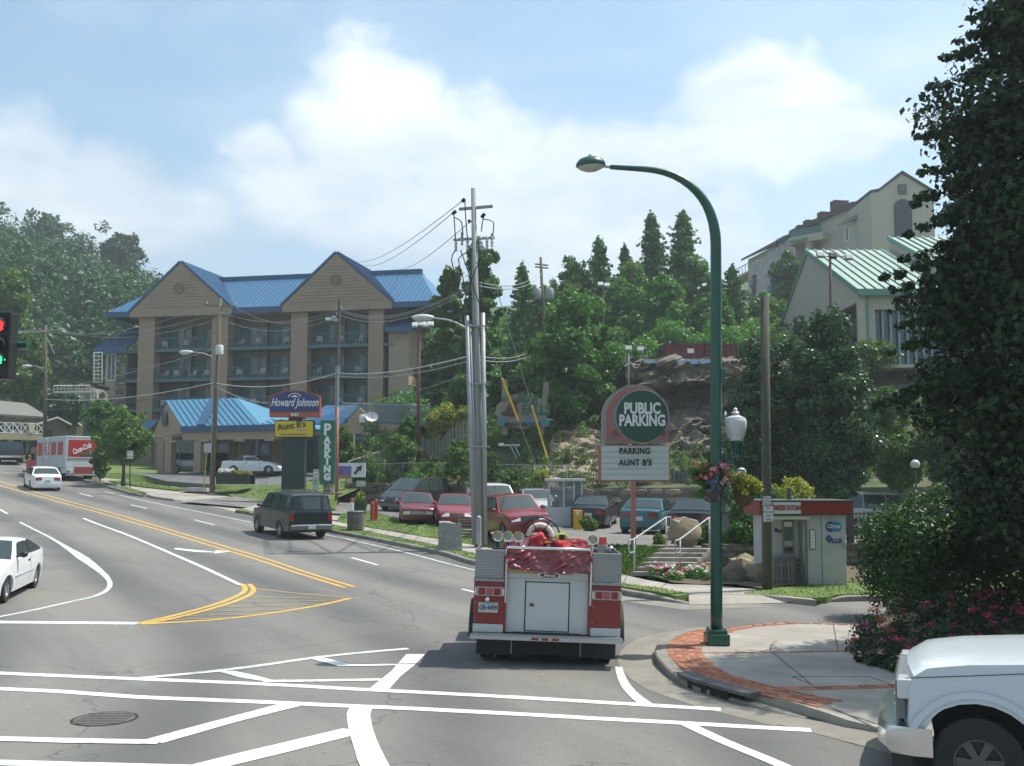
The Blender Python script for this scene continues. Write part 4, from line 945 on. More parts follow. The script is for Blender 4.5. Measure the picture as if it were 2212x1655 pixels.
def build_hotel():
 X=lambda u,v=800,off=0:HB.x(u,v,off);Z=lambda u,v,off=0:HB.z(u,v,off)
 DEP=9.5
 xl,xr=X(283),X(848)
 fl=[3.3,6.25,9.13,12.05]
 ceil=15.15;eave=15.75
 cols=[(X(300),X(334)),(X(458),X(493)),(X(629),X(665)),(X(797),X(829))]
 # core behind the balconies
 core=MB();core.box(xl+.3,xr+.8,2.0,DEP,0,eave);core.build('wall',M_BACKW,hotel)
 base=MB();base.box(xl+.4,xr,.6,2.0,0,2.95);base.build('wall',M_STUC2,hotel)
 for(a,b)in cols:
  c=MB();c.box(a,b,-.25,1.0,0,ceil);c.build('column',M_STUC,hotel)
  # header beams over the top balconies
 hb=MB();hb.box(xl+.05,xr,-.2,.25,ceil,eave+.2);hb.build('header_beam',M_STUC,hotel)
 # slabs, rails
 for z in fl:
  s=MB();s.box(xl-.6,xr+.2,-.12,2.1,z-.30,z);s.build('balcony_slab',M_TEAL,hotel)
 segs=[(xl-.6,cols[0][0])]+[(cols[i][1],cols[i+1][0])for i in range(3)]
 for z in fl:
  for a,b in segs:
   r=MB();r.box(a,b,-.05,0.0,z+1.02,z+1.08);r.box(a,b,-.05,0,z+.1,z+.14)
   n=int((b-a)/.16)
   for i in range(n):x=a+(i+.5)*(b-a)/n;r.box(x-.011,x+.011,-.035,-.015,z+.14,z+1.02)
   for i in range(int((b-a)/1.6)+1):x=a+.03+i*(b-a-.06)/max(1,int((b-a)/1.6));r.box(x-.03,x+.03,-.055,.005,z,z+1.08)
   r.build('balcony_rail',M_TEAL,hotel)
   # ceiling beams dark, rooms: door + window groups
 for zi,z in enumerate(fl):
  for si,(a,b)in enumerate(segs[1:]):
   w=b-a;n=max(1,round(w/3.4));
   for i in range(n):
    x0=a+i*w/n;uw=w/n
    d=MB();d.box(x0+uw*.06,x0+uw*.06+.95,1.93,2.05,z,z+2.15);d.build('door',M_TEALD,hotel)
    f=MB();fx0=x0+uw*.06+1.15;fx1=x0+uw*.93
    f.box(fx0,fx1,1.92,2.05,z+.35,z+.42);f.box(fx0,fx1,1.92,2.05,z+2.15,z+2.22)
    for q in(fx0,(fx0+fx1)/2-.035,fx1-.07):f.box(q,q+.07,1.915,2.05,z+.35,z+2.22)
    fo=f.build('window',M_TEAL,hotel)
    for k in range(2):
     p0=fx0+.07+k*((fx1-fx0)/2-.035);p1=p0+(fx1-fx0)/2-.12
     g=MB();g.box(p0,p1,1.95,2.02,z+.42,z+2.15);g.build('pane',M_WINB,fo)
     if random.random()<.8:
      c=MB();cw=(p1-p0)*random.uniform(.35,.95);cx=p0 if k==0 else p1-cw;c.box(cx,cx+cw,1.935,1.948,z+.44,z+2.13);c.build('curtain',M_CURT,fo)
      # dividing fins
   for i in range(1,n):
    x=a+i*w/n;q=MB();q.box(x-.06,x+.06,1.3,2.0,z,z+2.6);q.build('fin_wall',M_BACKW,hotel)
    # light hanging under slab
    # big gables
 def gable(ul,ur,ua,va,vl,vr):
  x0,x1=X(ul,vl,-.35),X(ur,vr,-.35);za=Z(ua,va,-.35);xa=X(ua,va,-.35);ze=(Z(ul,vl,-.35)+Z(ur,vr,-.35))/2
  wall=MB();wall.prism([(x0,-.74,ceil-.02),(x1,-.74,ceil-.02),(x1,-.74,ze-.02),(xa,-.74,za-.05),(x0,-.74,ze-.02)],(0,.9,0));wo=wall.build('gable_wall',M_STUC,hotel)
  # lapped siding boards over the gable
  zz=ceil+.9;k=0
  while zz<za-.7:
   t0=(zz-ze)/(za-ze);a=x0+.5+(xa-x0)*max(0,t0);b=x1-.5-(x1-xa)*max(0,t0)
   if b-a>.5:
    s=MB();s.add([(a,-.742,zz),(b,-.742,zz),(b,-.742,zz+.29),(a,-.742,zz+.29),(a,-.80,zz),(b,-.80,zz),(b,-.75,zz+.29),(a,-.75,zz+.29)],[(4,5,6,7),(0,1,5,4),(1,2,6,5),(3,0,4,7),(2,3,7,6)])
    s.build('siding_board',M_STUC,wo)
   zz+=.295
  v=MB();v.lathe([(0,.0),(.52,0),(.52,.1),(.42,.1),(.42,.05),(0,.05)],20,(xa-.05,-.80,ze+(za-ze)*.46),Matrix.Rotation(R(90),4,'X'));v.build('round_vent',mat('vent_grey',(.20,.155,.115),.8),wo)
  # roof planes running back to the main roof
  yb=8.5
  for xe in(x0,x1):
   s=-1 if xe==x0 else 1
   P=[Vector((xe+s*.12,-.76,ze-.04)),Vector((xe+s*.12,1.2,ze-.04)),Vector((xa,yb,za)),Vector((xa,-.76,za))]
   n=(P[1]-P[0]).cross(P[3]-P[0]).normalized();n=n if n.z>0 else-n
   r=MB();r.prism([p+n*.02 for p in P],n*.14);ro=r.build('gable_roof',M_BLUE,hotel)
   sm=MB();q=P
   for i in range(17):
    t=i/16;top=P[3].lerp(Vector((xa,yb,za)),t)
    # each seam follows the slope down to eave or valley
    fx=(xe+s*.12-xa);
    yv=-.75+t*(yb+.75);e=min(1.0,max(0.0,(yb-yv)/(yb-1.2)))if yv>1.2 else 1.0
    bot=Vector((xa+fx*e,yv,za+(ze-.04-za)*e));
    if(top-bot).length>.3:
     sm.prism([bot+n*.16+Vector((0,-.03,0)),bot+n*.16+Vector((0,.03,0)),Vector((xa,yv,za))+n*.16+Vector((0,.03,0)),Vector((xa,yv,za))+n*.16+Vector((0,-.03,0))],n*.06)
   sm.build('roof_seams',M_BFASC,ro,kind='stuff')
   rk=MB();rk.prism([P[0]+n*.17,P[3]+n*.17,P[3]-Vector((0,0,.02)),P[0]-Vector((0,0,.02))],(0,-.05,0));rk.build('rake_board',M_BFASC,ro)
  return x0,x1,xa,za,ze
 g1=gable(285,505,395,568,678,668);g2=gable(613,849,730,548,663,652)
 # main roof: front slope between and beside the gables, with a flat cap
 zr=19.6;yr=5.6
 xL0,xL1=X(231,681,-.6),X(336,612,yr);xR0,xR1=X(936,652,-.6)+.3,X(909,580,yr)
 P=[Vector((xL0,-.6,eave-.05)),Vector((xR0,-.6,eave-.05)),Vector((xR1,yr,zr)),Vector((xL1+1.5,yr,zr))]
 n=(P[1]-P[0]).cross(P[3]-P[0]).normalized();n=n if n.z>0 else-n
 r=MB();r.prism(P,-n*.2);mr=r.build('roof',M_BLUE,hotel)
 sm=MB();ns=74
 for i in range(ns+1):
  x=xL0+(xR0-xL0)*i/ns;tmax=1.0
  if x<P[3].x:tmax=(x-xL0)/(P[3].x-xL0)
  if x>xR1:tmax=(xR0-x)/(xR0-xR1)
  if tmax<.05:continue
  a=Vector((x,-.6,eave-.05));b=Vector((x,-.6+(yr+.6)*tmax,eave-.05+(zr-eave+.05)*tmax));s=Vector((.03,0,0));sm.prism([a-s,a+s,b+s,b-s],n*.06)
 sm.build('roof_seams',M_BFASC,mr,kind='stuff')
 for a,b in((xL0,g1[0]),(g1[1],g2[0]),(g2[1],xR0)):
  f=MB();f.box(a,b,-.72,-.55,eave-.55,eave-.02);f.build('fascia',M_BFASC,mr)
 cp=MB();cp.box(P[3].x-.1,xR1+.1,yr-.1,yr+.4,zr-.1,zr+.42);cp.build('ridge_cap',M_BFASC,mr)
 # hip ends and back
 for(e0,e1,ex)in((xL0,P[3].x,-1),(xR0,xR1,1)):
  Q=[Vector((e0,-.6,eave-.05)),Vector((e0,DEP+.6,eave-.05)),Vector((e1,DEP-2.5,zr)),Vector((e1,yr,zr))]
  nn=(Q[1]-Q[0]).cross(Q[3]-Q[0]).normalized();nn=nn if nn.z>0 else-nn
  h=MB();h.prism(Q,-nn*.2);ho=h.build('hip_roof',M_BLUE,mr);sm=MB()
  for i in range(18):
   t=i/17;a=Q[0].lerp(Q[1],t);b=Q[3].lerp(Q[2],t);s=Vector((0,.03,0));sm.prism([a-s,a+s,b+s,b-s],nn*.06)
  f=MB();f.box(e0-.06 if ex<0 else e0-.1,e0+.1 if ex<0 else e0+.06,-.7,DEP+.6,eave-.5,eave-.04);f.build('fascia',M_BFASC,mr)
  sm.tube([Q[0],Q[3]],.09,6)
 fl_=MB();fl_.box(P[3].x,xR1,yr+.3,DEP-2.5,zr-.1,zr+.1);fl_.build('flat_roof',M_BFASC,mr)
 bk=MB();bk.prism([(P[3].x,DEP-2.5,zr),(xR1,DEP-2.5,zr),(xR0,DEP+.6,eave),(xL0,DEP+.6,eave)],(0,0,-.2));bk.build('back_roof',M_BLUE,mr)
 # wing wall behind the right end and stair tower
 tx0,tx1=xr-.35,X(883,800,-.1)
 wt=Z(850,712,-.1)
 tw=MB();tw.box(tx0,tx1,-.12,4.2,0,wt);two=tw.build('stair_tower',M_STUC2,hotel)
 for z in(5.2,10.4):
  g=MB();g.box(tx0-.01,tx1+.02,-.14,4.23,z,z+.05);g.build('control_joint',M_STUC,two)
 P=[Vector((tx0-.2,-.75,wt)),Vector((tx1+.4,-.75,wt)),Vector((tx1+.4,4.6,wt+2.0)),Vector((tx0+.9,4.6,wt+2.0))]
 nn=(P[1]-P[0]).cross(P[3]-P[0]).normalized();r=MB();r.prism(P,nn*.15);tr=r.build('tower_roof',M_BLUE,two);sm=MB();seams_on(P[0],P[1],P[2],P[3],9,.05,.22,sm);sm.build('roof_seams',M_BFASC,tr,kind='stuff')
 f=MB();f.box(tx0-.22,tx1+.42,-.8,-.68,wt-.3,wt+.08);f.build('fascia',M_BFASC,tr)
 # steel zigzag stair seen past the tower
 st=MB();sx=tx1+.3
 for k in range(5):
  z0=1+k*2.9
  st.tube([(sx,4.6,z0),(sx+1.2,5.6,z0+1.45)],.06,5);st.tube([(sx+1.2,5.6,z0+1.45),(sx,4.6,z0+2.9)],.06,5)
  for j in range(5):st.tube([(sx+j*.25,4.6+j*.2,z0+j*.3),(sx+j*.25,4.6+j*.2,z0+j*.3+1)],.025,4)
 st.tube([(sx,4.5,0),(sx,4.5,15)],.06,6);st.tube([(sx+1.3,5.7,0),(sx+1.3,5.7,15)],.06,6);st.build('fire_stair',M_TEAL,hotel)
 # left annex: stone pier, windows, small roof
 ax0,ax1=X(226,800,.5),X(253,800,.5);sx0,sx1=ax1,X(275,800,.3)
 zt=Z(226,757,.3)
 an=MB();an.box(ax0,sx0,.6,6,0,zt);ano=an.build('annex_wall',M_STUC2,hotel)
 w=MB();w.box(ax0+.25,sx0-.15,.5,.62,zt-3.0,zt-.35);wo=w.build('window',M_WHITE,hotel)
 for k in range(2):
  p=MB();q0=ax0+.33+k*(sx0-ax0-.5)/2;p.box(q0,q0+(sx0-ax0-.7)/2,.47,.56,zt-2.9,zt-.45);p.build('pane',M_WINB,wo)
 pr=MB();pr.box(sx0,sx1,.25,3,0,zt);pro=pr.build('stone_pier',M_MORT,hotel);stones(pro,sx1-sx0,zt,.24,sx0,0,.6,.36,seed=4,limit=200)
 pr2=MB();pr2.box(ax0-.05,sx0,.45,.6,0,zt-4.6);pr2o=pr2.build('stone_base',M_MORT,hotel);stones(pr2o,sx0-ax0,zt-4.6,.44,ax0,0,.6,.36,seed=5,limit=120)
 P=[Vector((ax0-.7,-.3,zt-.05)),Vector((sx1+.2,-.3,zt-.05)),Vector((sx1+.2,4,zt+2.6)),Vector((ax0+.9,4,zt+2.6))]
 nn=(P[1]-P[0]).cross(P[3]-P[0]).normalized();r=MB();r.prism(P,nn*.12);tr=r.build('annex_roof',M_BLUE,hotel);sm=MB();seams_on(*P,8,.05,.2,sm);sm.build('roof_seams',M_BFASC,tr,kind='stuff')
 f=MB();f.box(ax0-.75,sx1+.2,-.38,-.28,zt-.35,zt+.05);f.build('fascia',M_BFASC,tr)
 # low blue roofs by the entrance
 for(ua,ub,v0,v1)in((228,268,948,930),(296,330,930,916)):
  a,b=X(ua,v0,-1),X(ub,v0,-1);z0=Z(ua,v0,-1);P=[Vector((a,-1.5,z0)),Vector((b,-1.5,z0)),Vector((b,0,z0+1.0)),Vector((a+.4,0,z0+1.0))]
  r=MB();r.prism(P,(0,0,.12));r.build('low_roof',M_BLUE2,hotel)
 return xl,xr,cols,fl,segs
HX=build_hotel()
# white plastic chairs on the balconies: each a thing
def chairs():
 t=thing('plastic_chair','white plastic chair standing on a hotel balcony','chair',(0,0,0),0,'white chairs on the hotel balconies')
 m=MB();m.box(-.27,.27,-.25,.25,.38,.43);M_WHITE=mat('chair_plastic',(.48,.49,.48),.5);m.build('seat',M_WHITE,t)
 b=MB();b.prism([(-.26,.22,.42),(.26,.22,.42),(.24,.36,.92),(-.24,.36,.92)],(0,.03,0));b.build('backrest',M_WHITE,t)
 for x in(-.24,.22):
  for y in(-.24,.2):l=MB();l.box(x,x+.04,y,y+.04,0,.38);l.build('leg',M_WHITE,t)
 for x in(-.28,.25):a=MB();a.box(x,x+.04,-.24,.24,.60,.63);a.box(x,x+.04,-.24,-.2,.42,.6);a.build('armrest',M_WHITE,t)
 xl,xr,cols,fl,segs=HX;n=0;first=True
 names={6.25:'lowest visible',9.13:'middle',12.05:'top'};bays=['left bay','centre bay','right bay']
 for z in fl[1:]:
  for si,(a,b)in enumerate(segs[1:]):
   k=random.choice([3,4])if si<2 else 3;xs=sorted(random.uniform(a+.6,b-.6)for _ in range(k))
   pos=[]
   for i in range(k):pos.append(a+(i+.5)*(b-a)/k+random.uniform(-.4,.4))
   for i,x in enumerate(pos):
    y=random.uniform(.35,.9);p=HB.A+HB.ex*x+HB.ey*y
    o=t if first else dup(t);first=False
    o.location=(p.x,p.y,FZ+z);o.rotation_euler=(0,0,HB.rz+random.choice([0,.3,-.4,.6])+math.pi*0)
    ordn=['first','second','third','fourth'][i]
    o['label']=f'white plastic chair, {ordn} from the left on the {names[z]} hotel balcony, {bays[si]}'
chairs()
# porte-cochere
PC=Pl((PT(352,930,79).x,79.0),(PT(585,930,75).x,75.5),FZ)
def porch():
 t=thing('hotel_porch','open drive-under porch with pale blue ribbed roof in front of the hotel','porch',PC.o3,PC.rz)
 X=lambda u,v=925,off=0:PC.x(u,v,off);Z=lambda u,v,off=0:PC.z(u,v,off)
 # D-coordinates of the roof: gable end facing left-front, ridge along the front
 ez=Z(400,922);xA=X(393,925);xE=X(560,926);
 rz=Z(358,865,2.6);yR=3.0
 # front slope
 P=[Vector((X(393,924),0,ez)),Vector((X(563,926),0,ez)),Vector((X(512,868,yR),yR,rz)),Vector((X(358,865,yR),yR,rz))]
 def panels(P,n,m,name,mb_f=None):
  q0,q1,q2,q3=P;nn=(q1-q0).cross(q3-q0).normalized();nn=nn if nn.z>0 else-nn
  for i in range(n):
   a0=q0.lerp(q1,i/n);a1=q0.lerp(q1,(i+.94)/n);b1=q3.lerp(q2,(i+.94)/n);b0=q3.lerp(q2,i/n)
   p=MB();p.prism([a0,a1,b1,b0],nn*.05);p.prism([a0,a0.lerp(a1,.08),b0.lerp(b1,.08),b0],nn*.11);p.build('roof_panel',m,t)
  u_=MB();u_.prism([q-nn*.01 for q in P],-nn*.1);u_.build('roof_deck',M_BFASC,t)
 panels(P,13,M_BLUE2,'front')
 # gable end at the left: wall and its other slope
 gx=P[0].x;gl=X(329,935,6.4);yl=6.4
 ap=P[3];A_=P[0];Bk=Vector((gl,yl,ez-.1))
 w=MB();w.prism([A_+Vector((.05,.05,-.5)),A_+Vector((.05,.05,0)),ap+Vector((.1,0,-.15)),Bk+Vector((.1,0,0)),Bk+Vector((.1,0,-.5))],(.25,.15,0));w.build('gable_wall',M_STUC2,t)
 cc=(A_+ap+Bk)/3+Vector((-.07,-.1,.1));dirn=(Bk-A_).normalized();nrm=Vector((dirn.y,-dirn.x,0));nrm=nrm if nrm.y<0 else-nrm
 rot=nrm.to_track_quat('Z','Y').to_matrix().to_4x4()
 v=MB();v.lathe([(0,0),(.62,0),(.62,.12),(.5,.12),(.5,.06),(0,.06)],22,cc,rot);v.build('round_vent',mat('bluegrey_vent',(.16,.19,.22),.7),t)
 v=MB();v.cbox(cc+nrm*.12,(.9,.04,.05),Matrix.Rotation(math.atan2(dirn.y,dirn.x),3,'Z'));v.cbox(cc+nrm*.12,(.05,.04,1.1),Matrix.Rotation(math.atan2(dirn.y,dirn.x),3,'Z'));v.build('vent_cross',M_BFASC,t)
 Pb=[Vector((P[2].x+2,10,ez)),Bk+Vector((0,3,0)),Vector((ap.x,ap.y,ap.z)),P[2]+Vector((0,0,0))]
 panels([Vector((P[1].x,8.5,ez)),Bk,ap,P[2]],10,M_BLUE2,'back')
 # lower wing to the right
 zr2=Z(575,907,2.0)
 W2=[Vector((X(563,926)-.4,.0,ez+.0)),Vector((X(625,922),.8,ez+.1)),Vector((X(625,905,2.5),2.5,zr2)),Vector((X(530,900,2.2),2.2,zr2))]
 he=MB();he.prism([P[1],Vector((P[1].x+1.2,8.5,ez)),P[2]],(0,0,-.1));he.build('hip_end',M_BLUE2,t)
 panels(W2,5,M_BLUE2,'wing')
 W3=[Vector((X(560,925),.1,ez)),Vector((X(560,925)+.3,.1,ez+.02)),Vector((X(545,903,2.2),2.2,zr2)),P[2]]
 k=MB();k.prism([P[1]+Vector((0,0,.03)),W2[3]+Vector((0,0,.06)),P[2]+Vector((0,0,.03))],(0,.02,-.06));k.build('valley_panel',M_BLUE2,t)
 # raised cross gable in the middle of the front slope
 c0,c1,c2=Vector((X(425,925,-.05),-.06,ez+.05)),Vector((X(560,926,-.05),-.06,ez+.05)),Vector((X(474,868,yR-.2),yR-.2,rz-.1))
 nn=(c1-c0).cross(c2-c0).normalized();nn=nn if nn.z>0 else-nn
 k=MB();k.prism([c0+nn*.06,c0.lerp(c1,.14)+nn*.06,c2+nn*.06,c2-Vector((.9,0,0))+nn*.06],nn*.05);k.build('valley_flashing',M_BFASC,t)
 # fascia, deck underside
 f=MB();f.box(P[0].x-.05,X(625,922),-.1,.12,ez-.42,ez+.02);f.build('fascia',M_BFASC,t)
 f=MB();f.box(P[0].x,X(622,922),.1,.4,ez-1.0,ez-.40);f.build('beam',M_STUC2,t)
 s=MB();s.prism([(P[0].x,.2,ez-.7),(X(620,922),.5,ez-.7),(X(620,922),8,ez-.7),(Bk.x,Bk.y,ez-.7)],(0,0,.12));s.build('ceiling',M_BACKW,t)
 # columns
 for(u,off)in((368,.9),(352,4.5),(431,.5),(505,6.6),(598,4.5),(460,6.5),(530,6.5)):
  x=X(u,980,off);c=MB();c.box(x-.32,x+.32,off-.3,off+.3,0,ez-.7);c.build('column',M_STUC2,t,bevel=.03)
  c=MB();c.box(x-.4,x+.4,off-.38,off+.38,ez-1.0,ez-.72);c.build('column_cap',M_STUC2,t)
 for u in(375,445,520,585):
  x=X(u,940,.3);l=MB();l.box(x-.4,x+.4,.1,.35,ez-1.15,ez-1.0);l.build('soffit_light',mat('soffit_tan',(.35,.31,.26),.8),t)
porch()
def lobby():
 t=thing('hotel_lobby','low lobby front with dark glass, stone piers and small gable beside the signs','building',PC.o3,PC.rz)
 b=MB();x0,x1=PC.x(350,980,12),PC.x(700,980,9);b.box(x0,x1,11,14,0,4.2);b.build('wall',M_BACKW,t)
 for i in range(9):
  a=x0+.6+i*(x1-x0)/9;g=MB();g.box(a,a+1.7,10.9,11.0,.3,3.0);fo=g.build('window',M_TEALD,t)
  p=MB();p.box(a+.1,a+1.6,10.86,10.9,.4,2.9);p.build('pane',M_WINB,fo)
  # flower tubs with red blossom by the columns
  # right wing with small gable and sloped beige wall
 gx0,gx1=PC.x(690,940,3.0),PC.x(802,930,3.0)
 zt=PC.z(745,880,3.0)
 P=[Vector((PC.x(668,920,3.4),3.2,PC.z(668,921,3.2))),Vector((PC.x(716,921,2.6),2.4,PC.z(716,921,2.4))),Vector((PC.x(776,879,3.2),3.2,PC.z(776,879,3.2))),Vector((PC.x(704,879,7),7,PC.z(704,879,7)))]
 P[0]=Vector((PC.x(650,916,3),3,PC.z(650,916,3)));P[1]=Vector((PC.x(738,921,2.0),2.0,PC.z(738,921,2.0)))
 r=MB();nn=(P[1]-P[0]).cross(P[3]-P[0]).normalized();nn=nn if nn.z>0 else-nn;r.prism(P,nn*.12);r.build('lobby_roof',M_BLUE,t)
 g=MB();a=(PC.x(742,925,2.2),PC.z(742,920,2.2));b_=(PC.x(776,880,2.2),PC.z(776,881,2.2));c=(PC.x(801,905,2.2),PC.z(801,905,2.2))
 g.prism([(a[0],2.2,a[1]-.6),(c[0],2.2,a[1]-.6),(c[0],2.2,c[1]),(b_[0],2.2,b_[1]),(a[0],2.2,a[1])],(0,.3,0));g.build('gable_wall',M_STUC2,t)
 px0,px1=PC.x(784,950,2.1),PC.x(803,950,2.1);pz=PC.z(790,916,2.1)
 p=MB();p.box(px0,px1,2.1,2.7,0,pz);po=p.build('stone_pier',M_MORT,t);stones(po,px1-px0,pz,2.09,px0,0,.42,.32,seed=9,limit=120,m=mat('pale_stone',(.36,.32,.26),.9,var=.2,rnd=.4,bump=.4,bscale=8))
 # beige wall going down the slope to the right
 w0=PC.loc(803,915,2.3);w1=PC.loc(893,935,2.3);
 w=MB();w.prism([(w0[0],2.3,-1),(w1[0],2.3,-1),(w1[0],2.3,PC.z(893,938,2.3)),(PC.x(862,935,2.3),2.3,PC.z(862,918,2.3)),(w0[0],2.3,PC.z(803,914,2.3))],(0,5,0));w.build('annex_wall',mat('warm_stucco',(.42,.30,.19),.9,var=.05,bump=.2,bscale=14),t)
 # roof deck with grey-blue rail
 d0,d1=PC.x(800,900,2.6),PC.x(933,905,2.6);dz=PC.z(800,913,2.6);dz1=PC.z(933,922,2.6)
 d=MB();d.prism([(d0-2.5,2.4,dz),(d1,2.4,dz1),(d1,2.4,dz1+.2),(d0-2.5,2.4,dz+.2)],(0,7,0));d.build('deck',M_TEAL,t)
 m=mat('deck_rail',(.22,.27,.28),.6);r=MB();hh=1.25
 n=60
 for i in range(n+1):
  k=i/n;x=d0-2.2+(d1-d0+2.2)*k;z=dz+.2+(dz1-dz)*k;r.box(x-.015,x+.015,2.45,2.48,z,z+hh)
 r.tube([(d0-2.2,2.45,dz+.2+hh),(d1,2.45,dz1+.2+hh)],.05,5);r.tube([(d0-2.2,2.45,dz+.3),(d1,2.45,dz1+.3)],.04,5);r.build('deck_rail',m,t)
 bx=MB();x=PC.x(877,905,5);z=dz;bx.box(PC.x(812,895,5),PC.x(875,900,5),5,8,z,z+1.6);bx.build('plant_box',mat('grey_green_panel',(.17,.185,.16),.8),t)
lobby()
def dish():
 p=PT(803,900,72.5);t=thing('satellite_dish','white satellite dish on the roof corner beside the blue gable','satellite dish',p-Vector((0,0,.6)))
 m=MB();rot=Vector((.25,-1,.35)).to_track_quat('Z','Y').to_matrix().to_4x4();m.lathe([(0,-.12),(.22,-.10),(.36,-.04),(.44,.03)],22,(0,0,.6),rot,cap=False)
 m.v=[(a*1.0,b,c*.85+.09)for a,b,c in m.v];m.build('dish',M_WHITE,t,smooth=True)
 a=MB();a.tube([(0,0,.55),(.15,-.55,.9)],.025,5);a.tube([(0,.1,0),(0,.1,.6)],.04,6);a.cbox((.15,-.58,.93),(.1,.1,.12));a.build('feed_arm',M_STEEL,t)
 c=PT(783,897,74.5);t=thing('roof_tank','small white cylinder tank on the roof left of the satellite dish','tank',c-Vector((0,0,.5)));m=MB();m.lathe([(0,0),(.22,0),(.22,.5),(.18,.55),(0,.55)],16);m.build('tank',M_WHITE,t,smooth=40)
 m=MB();m.lathe([(.23,.2),(.23,.24)],16,cap=False);m.build('band',M_STEEL,t)
dish()
# forecourt slab and its slope of grass
FEDGE=[(-31,79.5),(-27,76.5),(-24,72.6),(-20,70.0),(-17,68.6),(-14.6,70),(-12.5,71),(-8,72)]
FEDGE=[tuple(p)for p in FEDGE]
def forecourt():
 P=[Vector((-62,112,0)),Vector((-44,92,0)),Vector((-36,82,0))]+[Vector((x,y,0))for x,y in FEDGE]+[Vector((-4,78,0)),Vector((-4,112,0))]
 drape('forecourt',P,0,M_DRIVE,f=FC,kind='structure',thick=.8,res=1)
forecourt()
def loft(name,rows,m,kind='structure',nsub=6,bump=0,nx=40,parent=None,smooth=True,seed=0,bs=.35,ridge=0):
 """surface through rows of 3D points (each row resampled to the same count)"""
 def resample(row,n):
  row=[Vector(p)for p in row];d=[0]
  for a,b in zip(row[:-1],row[1:]):d.append(d[-1]+(b-a).length)
  out=[]
  for i in range(n):
   t=d[-1]*i/(n-1);j=max(k for k in range(len(d))if d[k]<=t+1e-9);j=min(j,len(row)-2)
   out.append(row[j].lerp(row[j+1],(t-d[j])/max(1e-9,d[j+1]-d[j])))
  return out
 Rr=[resample(r,nx)for r in rows];full=[]
 for a,b in zip(Rr[:-1],Rr[1:]):
  for k in range(nsub):full.append([p.lerp(q,k/nsub)for p,q in zip(a,b)])
 full.append(Rr[-1]);vs=[]
 for j,r in enumerate(full):
  for i,p in enumerate(r):
   e=min(1,i/2,(nx-1-i)/2,j/1.5,(len(full)-1-j)/1.5)
   o=mnoise.noise_vector(p*bs+Vector((seed,0,0)))*bump*e+mnoise.noise_vector(p*bs*3.1)*bump*.45*e if bump else Vector()
   if ridge:
    w=p+o*2;r1=abs(mnoise.noise(Vector((w.x*.45,w.y*.45,w.z*.9+w.x*.25))));r2=abs(mnoise.noise(Vector((w.x*1.5+9,w.y*1.5,w.z*2.6-w.x*.6))));r3=mnoise.noise(Vector((w.x*5,w.y*5,w.z*7)))
    o=o+Vector((.25,-1,.15))*ridge*e*(1.1-3.2*min(r1,.3)-1.1*min(r2,.35)+.14*r3)
   vs.append(p+o)
 fs=[(j*nx+i,j*nx+i+1,(j+1)*nx+i+1,(j+1)*nx+i)for j in range(len(full)-1)for i in range(nx-1)]
 mb=MB();mb.add(vs,fs);return mb.build(name,m,parent,smooth=smooth,kind=kind)
bank=loft('grass_bank',[
W([(240,1041),(300,1050),(380,1059),(470,1064),(522,1077),(578,1083.5),(660,1095),(725,1104)],.1),
[PT(225,1036,78),PT(300,1040,76),PT(380,1049,72.5),PT(455,1055,70),PT(520,1063,67.5),PT(590,1060,66),PT(660,1068,64),PT(730,1075,62)],
[Vector((x,y,float(FC(x,y))+.015))for x,y in FEDGE]],M_GRASS_G,bump=.06)
# ------------------------------------------------------------------ hills and walls
def hillmat():
 return mat('hill_ground',(.05,.075,.022),.95,var=.3,vscale=.6,bump=.8,bscale=3,col2=(.09,.08,.04),c2=(.45,.62))
M_HILL=hillmat()
M_ROCK=mat('cliff_rock',(.15,.125,.095),.92,var=.25,vscale=.7,bump=2.2,bscale=2.2,col2=(.20,.175,.135),c2=(.42,.62),dirt=((.035,.032,.026),.5,.85),det=9,stretch=(1,1,1.6))
M_ROCKL=mat('pale_rock',(.27,.22,.145),.92,var=.18,vscale=.8,bump=1.6,bscale=2.6,dirt=((.13,.11,.075),.8,.6),det=8)
wt=[(745,1043,66),(870,1044,63.5),(1000,1047,60.5),(1120,1051,58),(1250,1055,56),(1400,1054,54.5),(1530,1052,53),(1750,1050,52),(2100,1048,51)]
WT=[PT(*p)for p in wt]
loft('hillside',[
[p+Vector((0,.3,-.08))for p in WT],
[PT(752,1028,69),PT(860,1010,68),PT(1000,1010,65),PT(1120,1030,62),PT(1250,1035,60),PT(1400,1030,58),PT(1530,1030,58),PT(1750,1020,57),PT(2150,1010,56)],
[PT(775,985,73),PT(870,950,76),PT(1000,935,73),PT(1120,935,68),PT(1200,930,66),PT(1400,900,68),PT(1530,880,68),PT(1750,880,64),PT(2300,880,62)],
[PT(840,930,84),PT(910,860,92),PT(1000,850,92),PT(1120,830,86),PT(1250,800,82),PT(1360,784,74),PT(1600,778,72),PT(1750,768,70),PT(2350,765,66)],
[PT(905,800,115),PT(960,740,135),PT(1060,720,130),PT(1150,720,125),PT(1250,715,110),PT(1360,742,90),PT(1600,742,86),PT(1750,740,80),PT(2400,745,84)],
[PT(905,700,190),PT(1000,660,200),PT(1150,660,190),PT(1250,640,170),PT(1360,640,150),PT(1500,640,140),PT(1600,680,120),PT(1750,700,110),PT(2400,700,120)],
[PT(900,720,300),PT(1100,720,300),PT(1300,720,300),PT(1600,600,190),PT(2000,600,200),PT(2500,600,220)]],M_HILL,bump=.35,nx=90,nsub=8,bs=.2)
